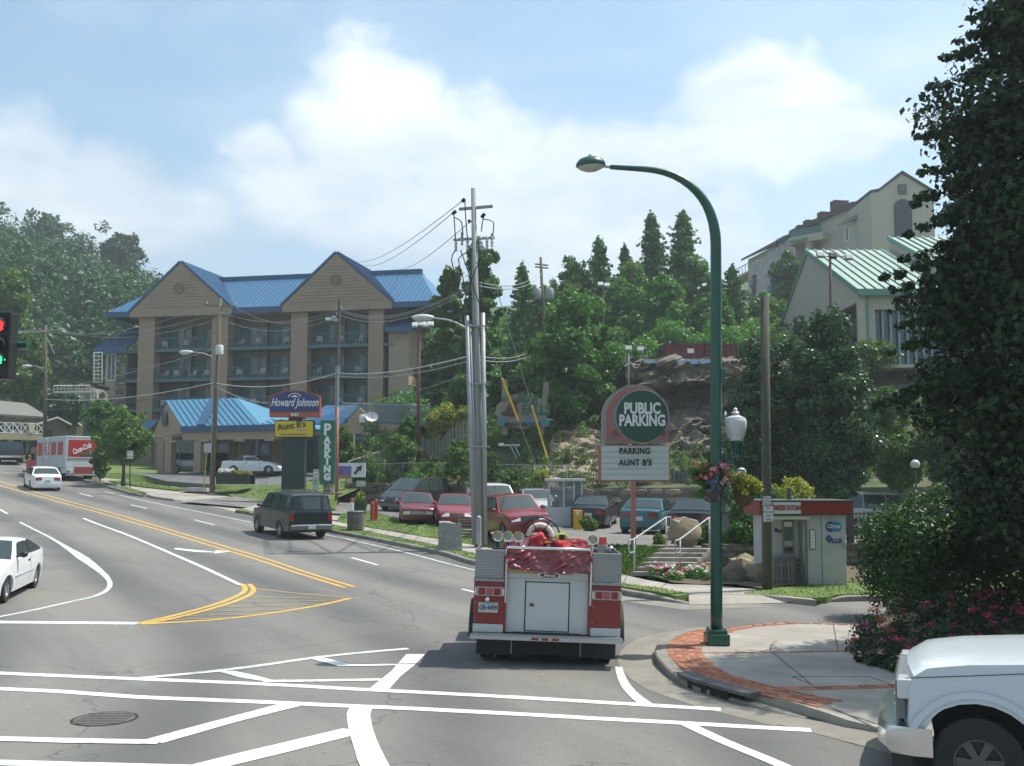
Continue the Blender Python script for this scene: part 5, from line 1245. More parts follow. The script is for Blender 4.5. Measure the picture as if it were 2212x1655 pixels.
def rock_cliff():
 t=thing('rock_cliff','tall brown rock cliff with dark overhanging ledge behind the public parking sign','cliff',PT(1470,1050,58))
 o=t.location
 rows=[[PT(1345,786,72),PT(1420,778,71),PT(1500,780,71),PT(1600,778,71),PT(1700,780,71)],
 [PT(1350,792,66),PT(1420,786,65),PT(1500,793,64.5),PT(1600,786,65),PT(1700,790,66)],
 [PT(1352,822,65.5),PT(1420,818,64),PT(1500,822,63.8),PT(1600,812,64.5),PT(1700,812,66)],
 [PT(1350,838,67),PT(1420,838,67),PT(1500,845,67.5),PT(1600,838,66),PT(1700,840,67)],
 [PT(1345,868,66.5),PT(1420,868,67),PT(1490,865,66.5),PT(1600,866,64.5),PT(1700,870,66)],
 [PT(1330,930,64),PT(1420,930,64),PT(1500,920,62.8),PT(1600,925,63),PT(1700,930,64)],
 [PT(1315,1000,61.5),PT(1420,1000,61.5),PT(1500,990,60.5),PT(1600,1000,61),PT(1700,1000,62)],
 [PT(1300,1050,58.5),PT(1420,1050,58.5),PT(1500,1050,58),PT(1600,1050,58),PT(1700,1050,59)]]
 rows=[[p-o for p in r]for r in rows]
 c=loft('cliff_face',rows,M_ROCK,kind=None,bump=.5,nx=190,nsub=24,parent=t,bs=.5,seed=3,smooth=False,ridge=.75)
 rr=random.Random(5)
 for i in range(9):
  u=rr.uniform(1352,1590);v=rr.choice([790,800,830,870,930,985])+rr.uniform(-14,14);d=64.5 if v<850 else 65.5-(v-850)/200*5
  mb=MB();mb.ball((0,0,0),1,9,6,(rr.uniform(.5,1.3),.5,rr.uniform(.25,.6)),bump=.7,seed=i)
  b=mb.build('boulder',M_ROCK,t,smooth=25);b.location=PT(u,v,d)-o;b.rotation_euler=(0,rr.uniform(-.3,.3),rr.uniform(-.5,.5))
  # pale pipe running down the face
 t2=thing('drain_pipe','thin pale pipe stepping down the rock cliff right of the parking sign','pipe',PT(1570,940,60));q=t2.location
 mb=MB();mb.tube([PT(1558,878,62.5)-q,PT(1566,880,62)-q,PT(1568,907,61.5)-q,PT(1600,910,61)-q,PT(1640,908,61)-q],.07,6);mb.build('pipe',mat('pale_pipe',(.5,.48,.42),.7),t2)
rock_cliff()
def rock_slope():
 t=thing('rock_slope','pale cracked rock slope under the trees left of the parking sign','rock',PT(1270,1040,59));o=t.location
 rows=[[PT(1195,935,66),PT(1240,928,66),PT(1320,930,66)],[PT(1190,955,64.5),PT(1250,950,63.5),PT(1330,955,64)],[PT(1180,1000,62.5),PT(1250,1000,61.5),PT(1335,1005,62)],[PT(1170,1055,57.5),PT(1250,1055,57),PT(1345,1055,57)]]
 loft('rock_face',[[p-o for p in r]for r in rows],M_ROCKL,kind=None,bump=.3,nx=90,nsub=26,parent=t,bs=.8,seed=9,smooth=False,ridge=.4)
rock_slope()
# retaining wall of rubble behind the lot, stone by stone
def retaining():
 t=thing('retaining_wall','long dark rubble stone wall along the back of the parking lot','wall',(WT[0].x,WT[0].y,0))
 n=0
 for i in range(6):
  a,b=WT[i],WT[i+1];d=Vector((b.x-a.x,b.y-a.y,0));L=d.length;rz=math.atan2(d.y,d.x);base=min(float(LOTZ(a.x,a.y-1)),float(LOTZ(b.x,b.y-1)))-.25
  h=min(a.z,b.z)-base
  Mx=Matrix.Translation((a.x-WT[0].x,a.y-WT[0].y,0))@Matrix.Rotation(rz,4,'Z')
  w=MB();w.prism([(0,.05,base),(L,.05,base),(L,.05,b.z),(0,.05,a.z)],(0,.5,0));o=w.build('wall_core',M_MORT,t);o.matrix_basis=Mx
  dark=mat('wall_stone',(.12,.095,.07),.92,var=.25,vscale=2.5,rnd=.5,bump=.8,bscale=9,col2=(.17,.14,.10))if i<3 else mat('lit_wall_stone',(.20,.165,.12),.92,var=.25,vscale=2.5,rnd=.45,bump=.8,bscale=9,col2=(.26,.22,.16))  # right-hand stretches use a brighter copy: sunlight put into the stone colour
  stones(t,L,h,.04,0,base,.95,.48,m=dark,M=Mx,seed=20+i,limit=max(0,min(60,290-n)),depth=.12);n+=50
 c=MB()
retaining()
# ------------------------------------------------------------------ modern building with green metal roof
M_BEIGE=mat('beige_render',(.42,.375,.315),.9,var=.05,vscale=.5,bump=.2,bscale=12)
M_GROOF=mat('green_metal_roof',(.31,.40,.34),.4,var=.05,vscale=.4,metal=.1,dirt=((.20,.36,.28),.6,.4))
M_GTRIM=mat('green_trim',(.08,.22,.16),.5)
def modern():
 xw=22.2;y0=66.0;ya=77.0;yb=87.0;z0=11.0
 t=thing('green_roof_building','beige hillside building with pale green ribbed metal roof and slanted side wall','building',(xw,y0,z0))
 Zf=lambda v,d:3+(1030-v)*d/2250+.0
 ze=PT(1864,631,y0).z-z0;za=PT(1754,541.5,ya).z-z0;zb=PT(1680,733,yb).z-z0
 X1=6.1
 # side wall with its slanted cut
 w=MB();zc=PT(1864,651,y0).z-z0;yc=72.0;zd=PT(1804,684,yc).z-z0
 w.prism([(0,0,ze-.1),(0,0,zc),(0,yc-y0,zd),(0,yc-y0+.6,-.6),(0,yb-y0,-.6 if zb>-.6 else zb),(0,yb-y0,zb),(0,ya-y0,za-.1)],(.35,0,0));w.build('side_wall',M_BEIGE,t)
 g=MB();g.box(.9,1.0,.5,yc-y0,0,zc);go=g.build('window',M_WINB,t)
 for y in(1.2,2.6,4.2):m=MB();m.box(.84,.9,y,y+.12,0,zc-.2);m.build('mullion',M_TEAL,go)
 r_=MB();r_.box(-.1,.5,.2,yc-y0+.4,.0,.35);r_.build('sill_wall',M_BEIGE,t)
 c=MB();c.box(-.03,.42,-.05,.35,-1,ze-.05);c.build('corner_column',M_BEIGE,t);c=MB();c.box(.42,.6,-.08,.3,-1,ze-.1);c.build('downpipe',M_GTRIM,t)
 # front wall above and below the window band
 wz=PT(1900,668,y0).z-z0
 f=MB();f.box(.6,X1+10,.1,.4,wz,ze-.05);f.build('front_wall',M_BEIGE,t);f=MB();f.box(.6,1.05,.1,.4,-1,wz);f.build('front_wall',M_BEIGE,t)
 gl=MB();gl.box(1.05,X1+10,.55,.6,-1,wz);gl.build('window',M_WINB,t)
 for i in range(19):m=MB();x=1.05+i*.52;m.box(x,x+.1,.3,.5,-1,wz);m.build('mullion',mat('teal_mullion',(.20,.34,.36),.5),t)
 for x,col in((.5,(.28,.03,.03)),(1.9,(.35,.22,.05)),(2.6,(.04,.06,.2))):
  m=MB();m.prism([(x,1.6,.3),(x+.8,1.6,.2),(x+.55,1.9,1.8)],(.1,.3,0));m.build('play_shape',mat('play_%d'%int(x*10),col,.6),t)
 fl=MB();fl.box(-.5,X1+12,-1.2,16,-1.2,-1.0);fl.build('floor',M_BEIGE,t);bw=MB();bw.box(.5,X1+10,8,8.2,-1,ze);bw.build('inner_wall',M_DARK,t)
 # roof panels, one by one
 def rp(xa,xb,ze,za,ya,n,shift=0):
  A=Vector((xa-.15,-.4,ze));B=Vector((xb,-.4,ze));C=Vector((xb,ya-y0,za));D=Vector((xa-.15,ya-y0,za));nn=(B-A).cross(D-A).normalized()
  for i in range(n):
   a=A.lerp(B,i/n);b=A.lerp(B,(i+1)/n-.01);c=D.lerp(C,(i+1)/n-.01);d=D.lerp(C,i/n)
   p=MB();p.prism([a,b,c,d],nn*.04);s=(B-A).normalized()*.07;p.prism([a,a+s,d+s,d],nn*.14);p.build('roof_panel',M_GROOF,t)
  u=MB();u.prism([A-nn*.02,B-nn*.02,C-nn*.02,D-nn*.02],-nn*.22);u.build('roof_deck',M_GTRIM,t)
  f=MB();f.box(xa-.2,xb,-.55,-.38,ze-.3,ze+.12);f.build('gutter',M_GTRIM,t)
  k=MB();k.prism([A+nn*.16,D+nn*.16,D-nn*.2,A-nn*.2],(-.08,0,0));k.build('rake_trim',M_GTRIM,t)
 rp(0,X1,ze,za,ya,10)
 rp(X1+.35,X1+9,ze+.9,za+1.1,ya+.6,14)
 w=MB();w.prism([(X1+.2,0,ze-.6),(X1+.2,ya-y0+.5,za-.6),(X1+.2,ya-y0+.5,za+1.0),(X1+.2,-.2,ze+.75)],(.3,0,0));w.build('clerestory_wall',M_BEIGE,t)
 b=MB();b.prism([(0,ya-y0,za),(0,yb-y0,zb),(X1+9,yb-y0,zb),(X1+9,ya-y0,za)],(0,0,-.2));b.build('back_roof',M_GROOF,t)
 rk=MB();rk.prism([(-.1,ya-y0,za+.05),(-.1,yb-y0,zb+.05),(-.1,yb-y0,zb-.25),(-.1,ya-y0,za-.25)],(.15,0,0));rk.build('rake_trim',M_GTRIM,t)
modern()
# ------------------------------------------------------------------ apartments on the hill
M_COND=mat('apartment_render',(.45,.40,.33),.9,var=.04,vscale=.3);M_ROOFB=mat('dark_shingle',(.06,.05,.045),.9,var=.2,vscale=1)
def condos():
 A=PT(1616,557,150);B=PT(1775,467,127);zt=34.6;base=18.0
 P1=Pl((A.x,A.y),(B.x,B.y),base)
 t=thing('apartment_building','long cream apartment building high on the hill with rooftop chimneys','apartment building',P1.o3,P1.rz)
 L=P1.len;H_=zt-base
 w=MB();w.box(0,L,0,11,0,H_);w.build('wall',M_COND,t)
 r=MB();r.prism([(-.9,-.8,H_-.1),(L+.5,-.8,H_-.1),(L+.5,5,H_+2.6),(-.9,5,H_+2.6)],(0,.1,.35));r.prism([(-.9,11.5,H_-.1),(L+.5,11.5,H_-.1),(L+.5,5,H_+2.6),(-.9,5,H_+2.6)],(0,.1,.35));r.build('roof',M_ROOFB,t)
 def win(u0,v0,u1,v1,n=2,fr=M_WHITE,pl=P1,off=0,par=t,ox=0):
  x0,z1=pl.loc(u0,v0,off);x1,z0=pl.loc(u1,v1,off)
  if x1-x0<.5:x1=x0+.5
  f=MB();f.box(x0,x1,off-.10,off+.02,z0,z1);fo=f.build('window',fr,par)
  for i in range(n):
   a=x0+(x1-x0)*i/n+.12;b=x0+(x1-x0)*(i+1)/n-.12;
   if b-a>.1:p=MB();p.box(a,b,off-.14,off-.10,z0+.12,z1-.12);p.build('pane',M_WINB if i%2==0 else M_CURT,fo)
 for q in[(1626,570,1645,586),(1657,540,1668,568),(1677,518,1697,552)]:win(*q,n=3)
 for q in[(1652,588,1658,604),(1638,600,1643,616),(1637,638,1642,656),(1651,628,1658,645),(1680,572,1690,590),(1680,612,1690,634),(1702,560,1712,580),(1625,645,1630,660)]:win(*q,n=1)
 for q in[(1624,596,1634,616),(1624,622,1634,646),(1664,570,1674,595),(1664,602,1674,628),(1664,636,1674,655)]:
  x0,z1=P1.loc(q[0],q[1]);x1,z0=P1.loc(q[2],q[3]);b=MB();b.box(x0,x1,-.03,.02,z0+.9,z1);bo=b.build('balcony_recess',M_DARK,t);b=MB();b.box(x0,x1,-.5,-.05,z0,z0+.9);b.build('balcony_front',M_TEALD,t)
 for(u,v,w_)in((1735,488,.55),(1752,477,.55),(1783,460,.55),(1812,436,.6),(1873,440,.5)):
  d=130-(u-1750)*.05;p=PT(u,v+8,d);c=MB();l=P1.loc(u,v+14,3.5)
  c.box(l[0]-w_,l[0]+w_,2.6,4.6,l[1]-2.2,l[1]+.9);co=c.build('chimney',mat('chimney_dark',(.09,.06,.055),.9),t)
  c=MB();c.box(l[0]-w_*.6,l[0]+w_*.6,2.55,2.62,l[1]-1.6,l[1]-.5);c.build('chimney_panel',M_COND,t)
  # deck at far left
 d=MB();x=P1.loc(1600,610,1)[0];z=P1.loc(1600,600,1)[1];d.box(x-1.5,0,0,3,z-.3,z);
 for i in range(7):d.box(x-1.5+i*(1.5-x)/6-.04,x-1.5+i*(1.5-x)/6+.04,-.04,.04,z,z+1.1)
 d.box(x-1.5,0,-.05,.05,z+1.05,z+1.15);d.build('deck',M_COND,t)
 # gabled front part
 P2=Pl((B.x,B.y),(PT(1885,458,122).x,122),base);t2=thing('apartment_wing','cream gabled wing with green balcony between the long block and the arched tower','apartment building',P2.o3,P2.rz)
 x1=P2.loc(1884,460)[0];xa,za=P2.loc(1847,447);z0=P2.loc(1776,470)[1];z2=P2.loc(1880,461)[1]
 w=MB();w.prism([(0,0,0),(x1,0,0),(x1,0,z2),(xa,0,za),(0,0,z0)],(0,9,0));w.build('wall',M_COND,t2)
 r=MB();r.prism([(-4.2,-.8,P2.loc(1700,507,-.8)[1]),(xa,-.5,za+.1),(xa,-.5,za+.6),(-4.2,-.8,P2.loc(1700,507,-.8)[1]+.45)],(0,10,0));r.prism([(xa,-.5,za+.1),(x1+.1,-.5,z2+.1),(x1+.1,-.5,z2+.5),(xa,-.5,za+.6)],(0,10,0));r.build('roof',M_ROOFB,t2)
 bx0,bz0=P2.loc(1702,530,-1.5);bx1=P2.loc(1779,530,-1.5)[0]
 b=MB();b.box(bx0,bx1,-1.5,1,bz0,bz0+.9);b.build('balcony',M_COND,t2)
 b=MB();za_=P2.loc(1720,509,-1.5)[1];b.prism([(bx0+.5,-2.2,za_-.9),(bx1-2.2,-2.2,za_-.9),(bx1-2.2,0,za_+.3),(bx0+.5,0,za_+.3)],(0,0,.12));b.build('awning',mat('green_awning',(.04,.25,.16),.7),t2)
 b=MB();b.box(bx0+.3,bx1-.3,-1.45,-1.4,bz0+.9,bz0+1.8);b.build('balcony_glass',M_TEALD,t2)
 c=MB();c.box(bx0+2.3,bx0+3.1,-1.2,-.5,0,bz0);c.build('column',M_COND,t2);c=MB();c.box(bx0,bx1,.2,1,0,za_+.5);c.build('recess_wall',M_BACKW,t2)
 # bay with a lean roof
 by0,bz=P2.loc(1822,488,-2);by1=P2.loc(1884,470,-2)[0];b=MB();b.box(by0,by1,-2,0,0,bz);b.build('bay',M_COND,t2)
 b=MB();b.prism([(by0-.5,-2.6,bz-.1),(by1,-2.6,bz+.9),(by1,-.2,P2.loc(1880,466,0)[1]+1),(by0+2.2,-.2,P2.loc(1847,472,0)[1])],(0,0,.35));b.build('bay_roof',mat('tan_roof',(.25,.21,.17),.9),t2)
 win(1852,485,1880,516,2,M_WHITE,P2,-2,t2);win(1826,492,1831,522,1,M_WHITE,P2,-2,t2);win(1875,528,1881,545,1,M_WHITE,P2,-2,t2)
 # tower with the arched window
 C=PT(1881,414,116);D=PT(2016,412,116);P3=Pl((C.x,C.y),(D.x,D.y),base)
 t3=thing('apartment_tower','cream gabled tower with tall arched dark window and square emblem','apartment building',P3.o3,P3.rz)
 Lz=P3.loc(1881,417)[1];xa,za=P3.loc(1948,376);x1=P3.loc(2016,410)[0];xk=P3.loc(1899,413)[0]
 w=MB();w.prism([(0,0,0),(x1,0,0),(x1,0,Lz),(xa,0,za),(xk,0,Lz+.2),(0,0,Lz)],(0,8,0));w.build('wall',M_COND,t3)
 r=MB();r.prism([(-.1,-.15,Lz),(xk,-.15,Lz+.22),(xa,-.15,za+.02),(x1,-.15,Lz),(x1,-.15,Lz+.35),(xa,-.15,za+.4),(xk,-.15,Lz+.5),(-.1,-.15,Lz+.3)],(0,8.3,0));r.build('coping',M_ROOFB,t3)
 ax0,az1=P3.loc(1932,449);ax1,az0=P3.loc(1971,560);cx=(ax0+ax1)/2;rr=(ax1-ax0)/2
 def arch(k):return[(cx-rr*k,0,az0),(cx+rr*k,0,az0)]+[(cx+rr*k*math.cos(a),0,az1+rr*k*math.sin(a))for a in[math.pi*i/12 for i in range(13)]]
 a=MB();a.prism([(x,-.18,z)for x,y,z in arch(1.06)],(0,.2,0));ao=a.build('arched_window',M_TRIM,t3)
 a=MB();a.prism([(x,-.24,z)for x,y,z in arch(.96)],(0,.06,0));a.build('pane',mat('dark_purple_glass',(.03,.025,.04),.1),ao)
 for k in range(1,5):m=MB();z=az0+k*(az1-az0)/4.5;m.box(ax0+.1,ax1-.1,-.28,-.24,z,z+.1);m.build('mullion',M_TRIM,ao)
 for k in(-.33,.33):m=MB();m.box(cx+rr*k*1.0-.05,cx+rr*k+.05,-.28,-.24,az0,az1+rr*.7);m.build('mullion',M_TRIM,ao)
 ex0,ez1=P3.loc(1939,399);ex1,ez0=P3.loc(1958,420);e=MB();e.box(ex0,ex1,-.2,.02,ez0,ez1);eo=e.build('emblem',mat('emblem_grey',(.12,.115,.11),.8),t3);e=MB();e.prism([(ex0+.3,-.26,ez0+.9),((ex0+ex1)/2,-.26,ez0+.2),(ex1-.3,-.26,ez0+.9),(ex1-.3,-.26,ez1-.2),(ex0+.3,-.26,ez1-.2)],(0,.06,0));e.build('shield',mat('emblem_shield',(.17,.16,.15),.8),eo)
condos()
# ------------------------------------------------------------------ motel at the far left
def motel():
 A=PT(-60,950,104);B=PT(96,950,108);P=Pl((A.x,A.y),(B.x,B.y),4.4)
 t=thing('motel','two-storey motel with grey roof and white lattice balcony at the left edge','motel',P.o3,P.rz)
 X=lambda u,off=0:P.loc(u,930,off)[0];Z=lambda v,u=40,off=0:P.loc(u,v,off)[1]
 M_CRM=mat('cream_motel',(.40,.34,.22),.85,var=.05)
 x1=X(92);zr0=Z(905);zb=Z(935);
 w=MB();w.box(0,x1-.6,.9,9,0,zr0);w.build('wall',M_CRM,t)
 r=MB();r.prism([(-1,-1,Z(899)),(x1+.3,-1,Z(904)),(X(72),4,Z(869)),(-1,4,Z(860))],(0,0,.2));r.prism([(x1+.3,-1,Z(904)),(x1+.3,9.5,Z(904)),(X(72),6,Z(869)),(X(72),4,Z(869))],(0,0,.2));r.build('roof',mat('grey_shingle',(.17,.165,.15),.9,var=.15,vscale=1.5),t)
 s=MB();s.box(-1,x1+.2,-1.1,.9,zb-.75,zb-.15);s.build('balcony_slab',M_CRM,t)
 rl=MB();za,zc=zb-.1,Z(914)
 rl.box(-1,x1,-1.0,-.94,zc-.08,zc);rl.box(-1,x1,-1,-.94,za,za+.08);n=int((x1+1)/.75)
 for i in range(n):
  x=-1+i*(x1+1)/n;w_=(x1+1)/n;rl.box(x-.04,x+.04,-1,-.94,za,zc)
  rl.tube([(x,-.97,za),(x+w_,-.97,zc)],.035,4);rl.tube([(x,-.97,zc),(x+w_,-.97,za)],.035,4)
 rl.build('lattice_rail',M_WHITE,t)
 for i in range(8):
  x=i*1.5+.2;
  if x+1.2>x1-.7:break
  f=MB();f.box(x,x+1.2,.82,.92,zb+.1,zr0-.5);fo=f.build('door' if i%2 else 'window',M_TEALD if i%2 else M_WHITE,t);p=MB();p.box(x+.1,x+1.1,.78,.82,zb+.3,zr0-.7);p.build('pane',M_WINB,fo)
 for u in(62,72,82):
  f=MB();x=X(u,.8);f.box(x,x+.5*1.2,.8,.92,.1,Z(950,60));fo=f.build('shop_window',M_WHITE,t);p=MB();p.box(x+.06,x+.5,.76,.8,.2,Z(952,60));p.build('pane',M_WINB,fo)
 f=MB();f.box(X(23),X(58),.6,.88,0,zb-.75);f.build('shop_window',M_WINB,t)
 d=MB();d.box(X(48,.5),X(60,.5),.5,.62,0,Z(951,55));do=d.build('door',M_WHITE,t);p=MB();p.box(X(50,.5),X(58,.5),.46,.5,.2,Z(953,55));p.build('pane',M_WINB,do)
 for u in(20,94):
  c=MB();c.box(X(u)-.25,X(u)+.25,-.9,-.4,0,zb-.75);c.build('column',M_CRM,t)
 sg=MB();sg.box(X(64,-1.1),X(74,-1.1),-1.15,-1.05,za+.1,zc-.1);sg.build('sign_board',mat('cream_board',(.6,.55,.4),.7),t)
motel()
def houses():
 for i,(u0,u1,vr,ve,d,lb)in enumerate([(88,145,903,916,118,'small house roof with white gable edge right behind the motel'),(128,166,906,918,124,'farther small brown roof between the motel and the windmill')]):
  A=PT(u0,ve,d);B=PT(u1,ve,d+1.5);P=Pl((A.x,A.y),(B.x,B.y),5.0);t=thing('house',lb,'house',P.o3,P.rz);L=P.len;z=P.loc(u0,ve)[1];zr=P.loc(u0,vr)[1]
  w=MB();w.prism([(0,0,0),(L,0,0),(L,0,z),(L*.6,0,zr-.1),(0,0,z)],(0,7,0));w.build('wall',mat('brown_wall',(.15,.115,.085),.9),t)
  r=MB();r.prism([(-.4,-.4,z-.1),(L*.6,-.4,zr),(L*.6,7,zr),(-.4,7,z-.1)],(0,0,.15));r.prism([(L+.4,-.4,z-.1),(L*.6,-.4,zr),(L*.6,7,zr),(L+.4,7,z-.1)],(0,0,.15));r.build('roof',mat('brown_roof',(.13,.085,.07),.9,var=.1),t)
  b=MB();b.prism([(-.4,-.45,z-.1),(L*.6,-.45,zr),(L*.6,-.45,zr+.2),(-.4,-.45,z+.1)],(0,-.05,0));b.prism([(L+.4,-.45,z-.1),(L*.6,-.45,zr),(L*.6,-.45,zr+.2),(L+.4,-.45,z+.1)],(0,-.05,0));b.build('barge_board',M_WHITE,t)
  f=MB();f.box(L*.2,L*.45,-.08,.02,z-1.8,z-.6);f.build('window',M_WINB,t)
houses()
def windmill():
 d=96;c=PT(205,940,d);t=thing('windmill','grey round mock windmill with shingled cap and two white lattice sails','windmill',(c.x,c.y,3.6));o=Vector((c.x,c.y,3.6));s=d/2250
 L=lambda u,v,dd=0:PT(u,v,d+dd)-o
 zt=L(205,866).z;m=MB();m.lathe([(27*s,0),(24*s,zt)],12);m.build('tower',mat('slate_boards',(.10,.12,.14),.85,var=.2,vscale=.8,stretch=(1,1,8)),t)
 m=MB();m.lathe([(27*s,zt-.1),(22*s,L(205,850).z),(7*s,L(205,836).z),(.02,L(205,832).z)],12);m.build('cap',mat('shingle_cap',(.17,.15,.125),.9,var=.3,vscale=3),t)
 hub=L(205,833,-3.2);m=MB();m.tube([hub,hub+Vector((0,3,0))],.22,8);m.build('hub',M_DARK,t)
 def sail(a,b,w,name):
  m=MB();a=Vector(a);b=Vector(b);ax=(b-a).normalized();sd=Vector((ax.z,0,-ax.x))*w;n=int((b-a).length/.32)
  m.tube([a,b],.09,4);m.tube([a+sd,b+sd],.05,4);m.tube([a+sd*.5,b+sd*.5],.03,4)
  for i in range(n+1):p=a.lerp(b,i/n);m.tube([p,p+sd],.035,4)
  m.build('sail',mat('sail_white',(.5,.49,.45),.8),t)
 sail(L(203,826,-3.2),L(203,762,-3.2),17*s,'u');sail(L(194,847,-3.2),L(116,848,-3.2),14*s,'l')
 sail(L(210,845,-3.2),L(214,905,-3.2),14*s,'d')
 w=MB();w.cbox(L(207,890,-27*s/s*s),(1,.3,1.4));w.build('window',M_DARK,t)
windmill()
# ------------------------------------------------------------------ containers, tarps on the cliff
def cliff_top():
 def box(u0,v0,u1,v1,d,lb,mm):
  A=PT(u0,v1,d);B=PT(u1,v1,d+.5);P=Pl((A.x,A.y),(B.x,B.y),A.z);t=thing('container',lb,'container',P.o3,P.rz);L=P.len;h=P.loc(u0,v0)[1]
  b=MB();b.box(0,L,0,2.2,0,h);b.build('shell',mm,t)
  n=max(3,int(L/.35))
  for i in range(n+1):r=MB();x=i*L/n;r.box(max(0,x-.04),min(L,x+.04),-.06,0,.05,h-.05);r.build('rib',mm,t)
  e=MB();e.box(-.03,L+.03,-.08,2.2,h,h+.08);e.build('top_rail',mm,t);return t,L,h
 t,L,h=box(1440,744,1520,777,70,'maroon steel container with a white notice on top of the cliff',mat('maroon_steel',(.14,.022,.026),.6,var=.2,vscale=1))
 n=MB();n.box(L*.55,L*.72,-.12,-.07,h*.45,h*.75);n.build('notice',M_WHITE,t)
 box(1523,744,1592,775,70.6,'second maroon steel container, right of the one with the notice',mat('maroon_steel2',(.12,.02,.022),.6,var=.2,vscale=1))
 for i,(pts,lb)in enumerate([([(1388,778),(1412,776),(1420,784),(1396,785)],'pale blue tarpaulin scrap at the left of the cliff top'),([(1455,782),(1480,776),(1540,776),(1556,779),(1520,786),(1470,787)],'long pale blue tarpaulin draped over the middle of the cliff top')]):
  d=64.2;q=[PT(u,v,d)for u,v in pts];c=q[0];mb=MB();mb.prism([p-c for p in q],(0,1.2,.12));o=mb.build('tarpaulin',mat('blue_tarp',(.30,.45,.55),.5,var=.15,vscale=2),None,loc=c);tag(o,lb,'tarpaulin','blue tarps on the cliff')
 A=PT(1560,782,65);B=PT(1620,778,67);m=MB();m.tube([(0,0,0),tuple(B-A)],.16,7);o=m.build('log',M_GREYW,None,loc=A);tag(o,'pale log lying along the right end of the cliff top','log')
cliff_top()
# ------------------------------------------------------------------ vegetation
L_DEEP=leafmat('leaf_deep',(.03,.07,.018),(.07,.135,.03),transl=.25)
L_MID=leafmat('leaf_mid',(.035,.115,.018),(.10,.235,.035),transl=.32)
L_LIGHT=leafmat('leaf_light',(.055,.125,.02),(.13,.21,.04),transl=.3)
L_CONE=leafmat('leaf_conifer',(.032,.10,.024),(.09,.21,.045),transl=.25)
L_GLOSS=leafmat('leaf_glossy',(.02,.062,.018),(.05,.115,.03),transl=.12,rough=.3)
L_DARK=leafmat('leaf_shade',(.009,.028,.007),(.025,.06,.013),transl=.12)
L_YEL=leafmat('leaf_yellow',(.22,.24,.03),(.34,.33,.05),transl=.3)
L_HILL=leafmat('leaf_hill',(.014,.055,.020),(.045,.115,.032),transl=.15,vs=.11)
L_GRASS=leafmat('grass_blade',(.06,.13,.02),(.13,.19,.04),transl=.25,vs=.5)
M_BARK=mat('bark',(.09,.07,.05),.95,var=.3,vscale=4,bump=1,bscale=12,stretch=(3,3,.6))
DENS=1.75
def leafcloud(blobs,n,size,seed,up=.25,aspect=.6,shell=.22,rnd=.75):
 n=int(n*DENS);size=size*.76;r=np.random.default_rng(seed);B=np.asarray(blobs,float)
 w=B[:,3]**2;idx=r.choice(len(B),n,p=w/w.sum());b=B[idx]
 d=r.normal(size=(n,3));d/=np.linalg.norm(d,axis=1)[:,None]
 rad=b[:,3]*(1-np.abs(r.normal(size=n))*shell)*(1+.12*r.normal(size=n));rad=np.clip(rad,0,None)
 p=b[:,:3]+d*rad[:,None]*np.stack([np.ones(n),np.ones(n),b[:,4]],1)
 nn=d+r.normal(size=(n,3))*rnd+np.array([0,0,up]);nn/=np.linalg.norm(nn,axis=1)[:,None]
 t=np.cross(nn,r.normal(size=(n,3)));t/=np.linalg.norm(t,axis=1)[:,None];q=np.cross(nn,t)
 s=size*r.uniform(.55,1.35,n)[:,None]
 V=np.stack([p-t*s,p+q*s*aspect-t*s*.15,p+t*s,p-q*s*aspect-t*s*.15],1).reshape(-1,3)
 return V
def quads_mesh(name,V,m):
 n=len(V)//4;me=bpy.data.meshes.new(name);me.vertices.add(n*4);me.vertices.foreach_set('co',V.astype(np.float32).ravel())
 me.loops.add(n*4);me.loops.foreach_set('vertex_index',np.arange(n*4,dtype=np.int32));me.polygons.add(n)
 me.polygons.foreach_set('loop_start',np.arange(0,n*4,4,dtype=np.int32));me.materials.append(m);me.update(calc_edges=True);return me
ENV={'round':lambda t:math.sqrt(max(.02,1-(2*t-.95)**2))*.98,'conic':lambda t:(1-t)**.8*(.35+.65*min(1,t*5))+.03,'pear':lambda t:max(.08,(math.sin(math.pi*min(1,t*.92+.08))**.65))*(1.12-.5*t),
'spire':lambda t:.9*(1-t)**.65*(.6+.4*min(1,t*6))+.05,'column':lambda t:.85*math.sqrt(max(.05,1-(1.7*t-.8)**2)),'open':lambda t:math.sqrt(max(.05,1-(2*t-1)**2))*.95}
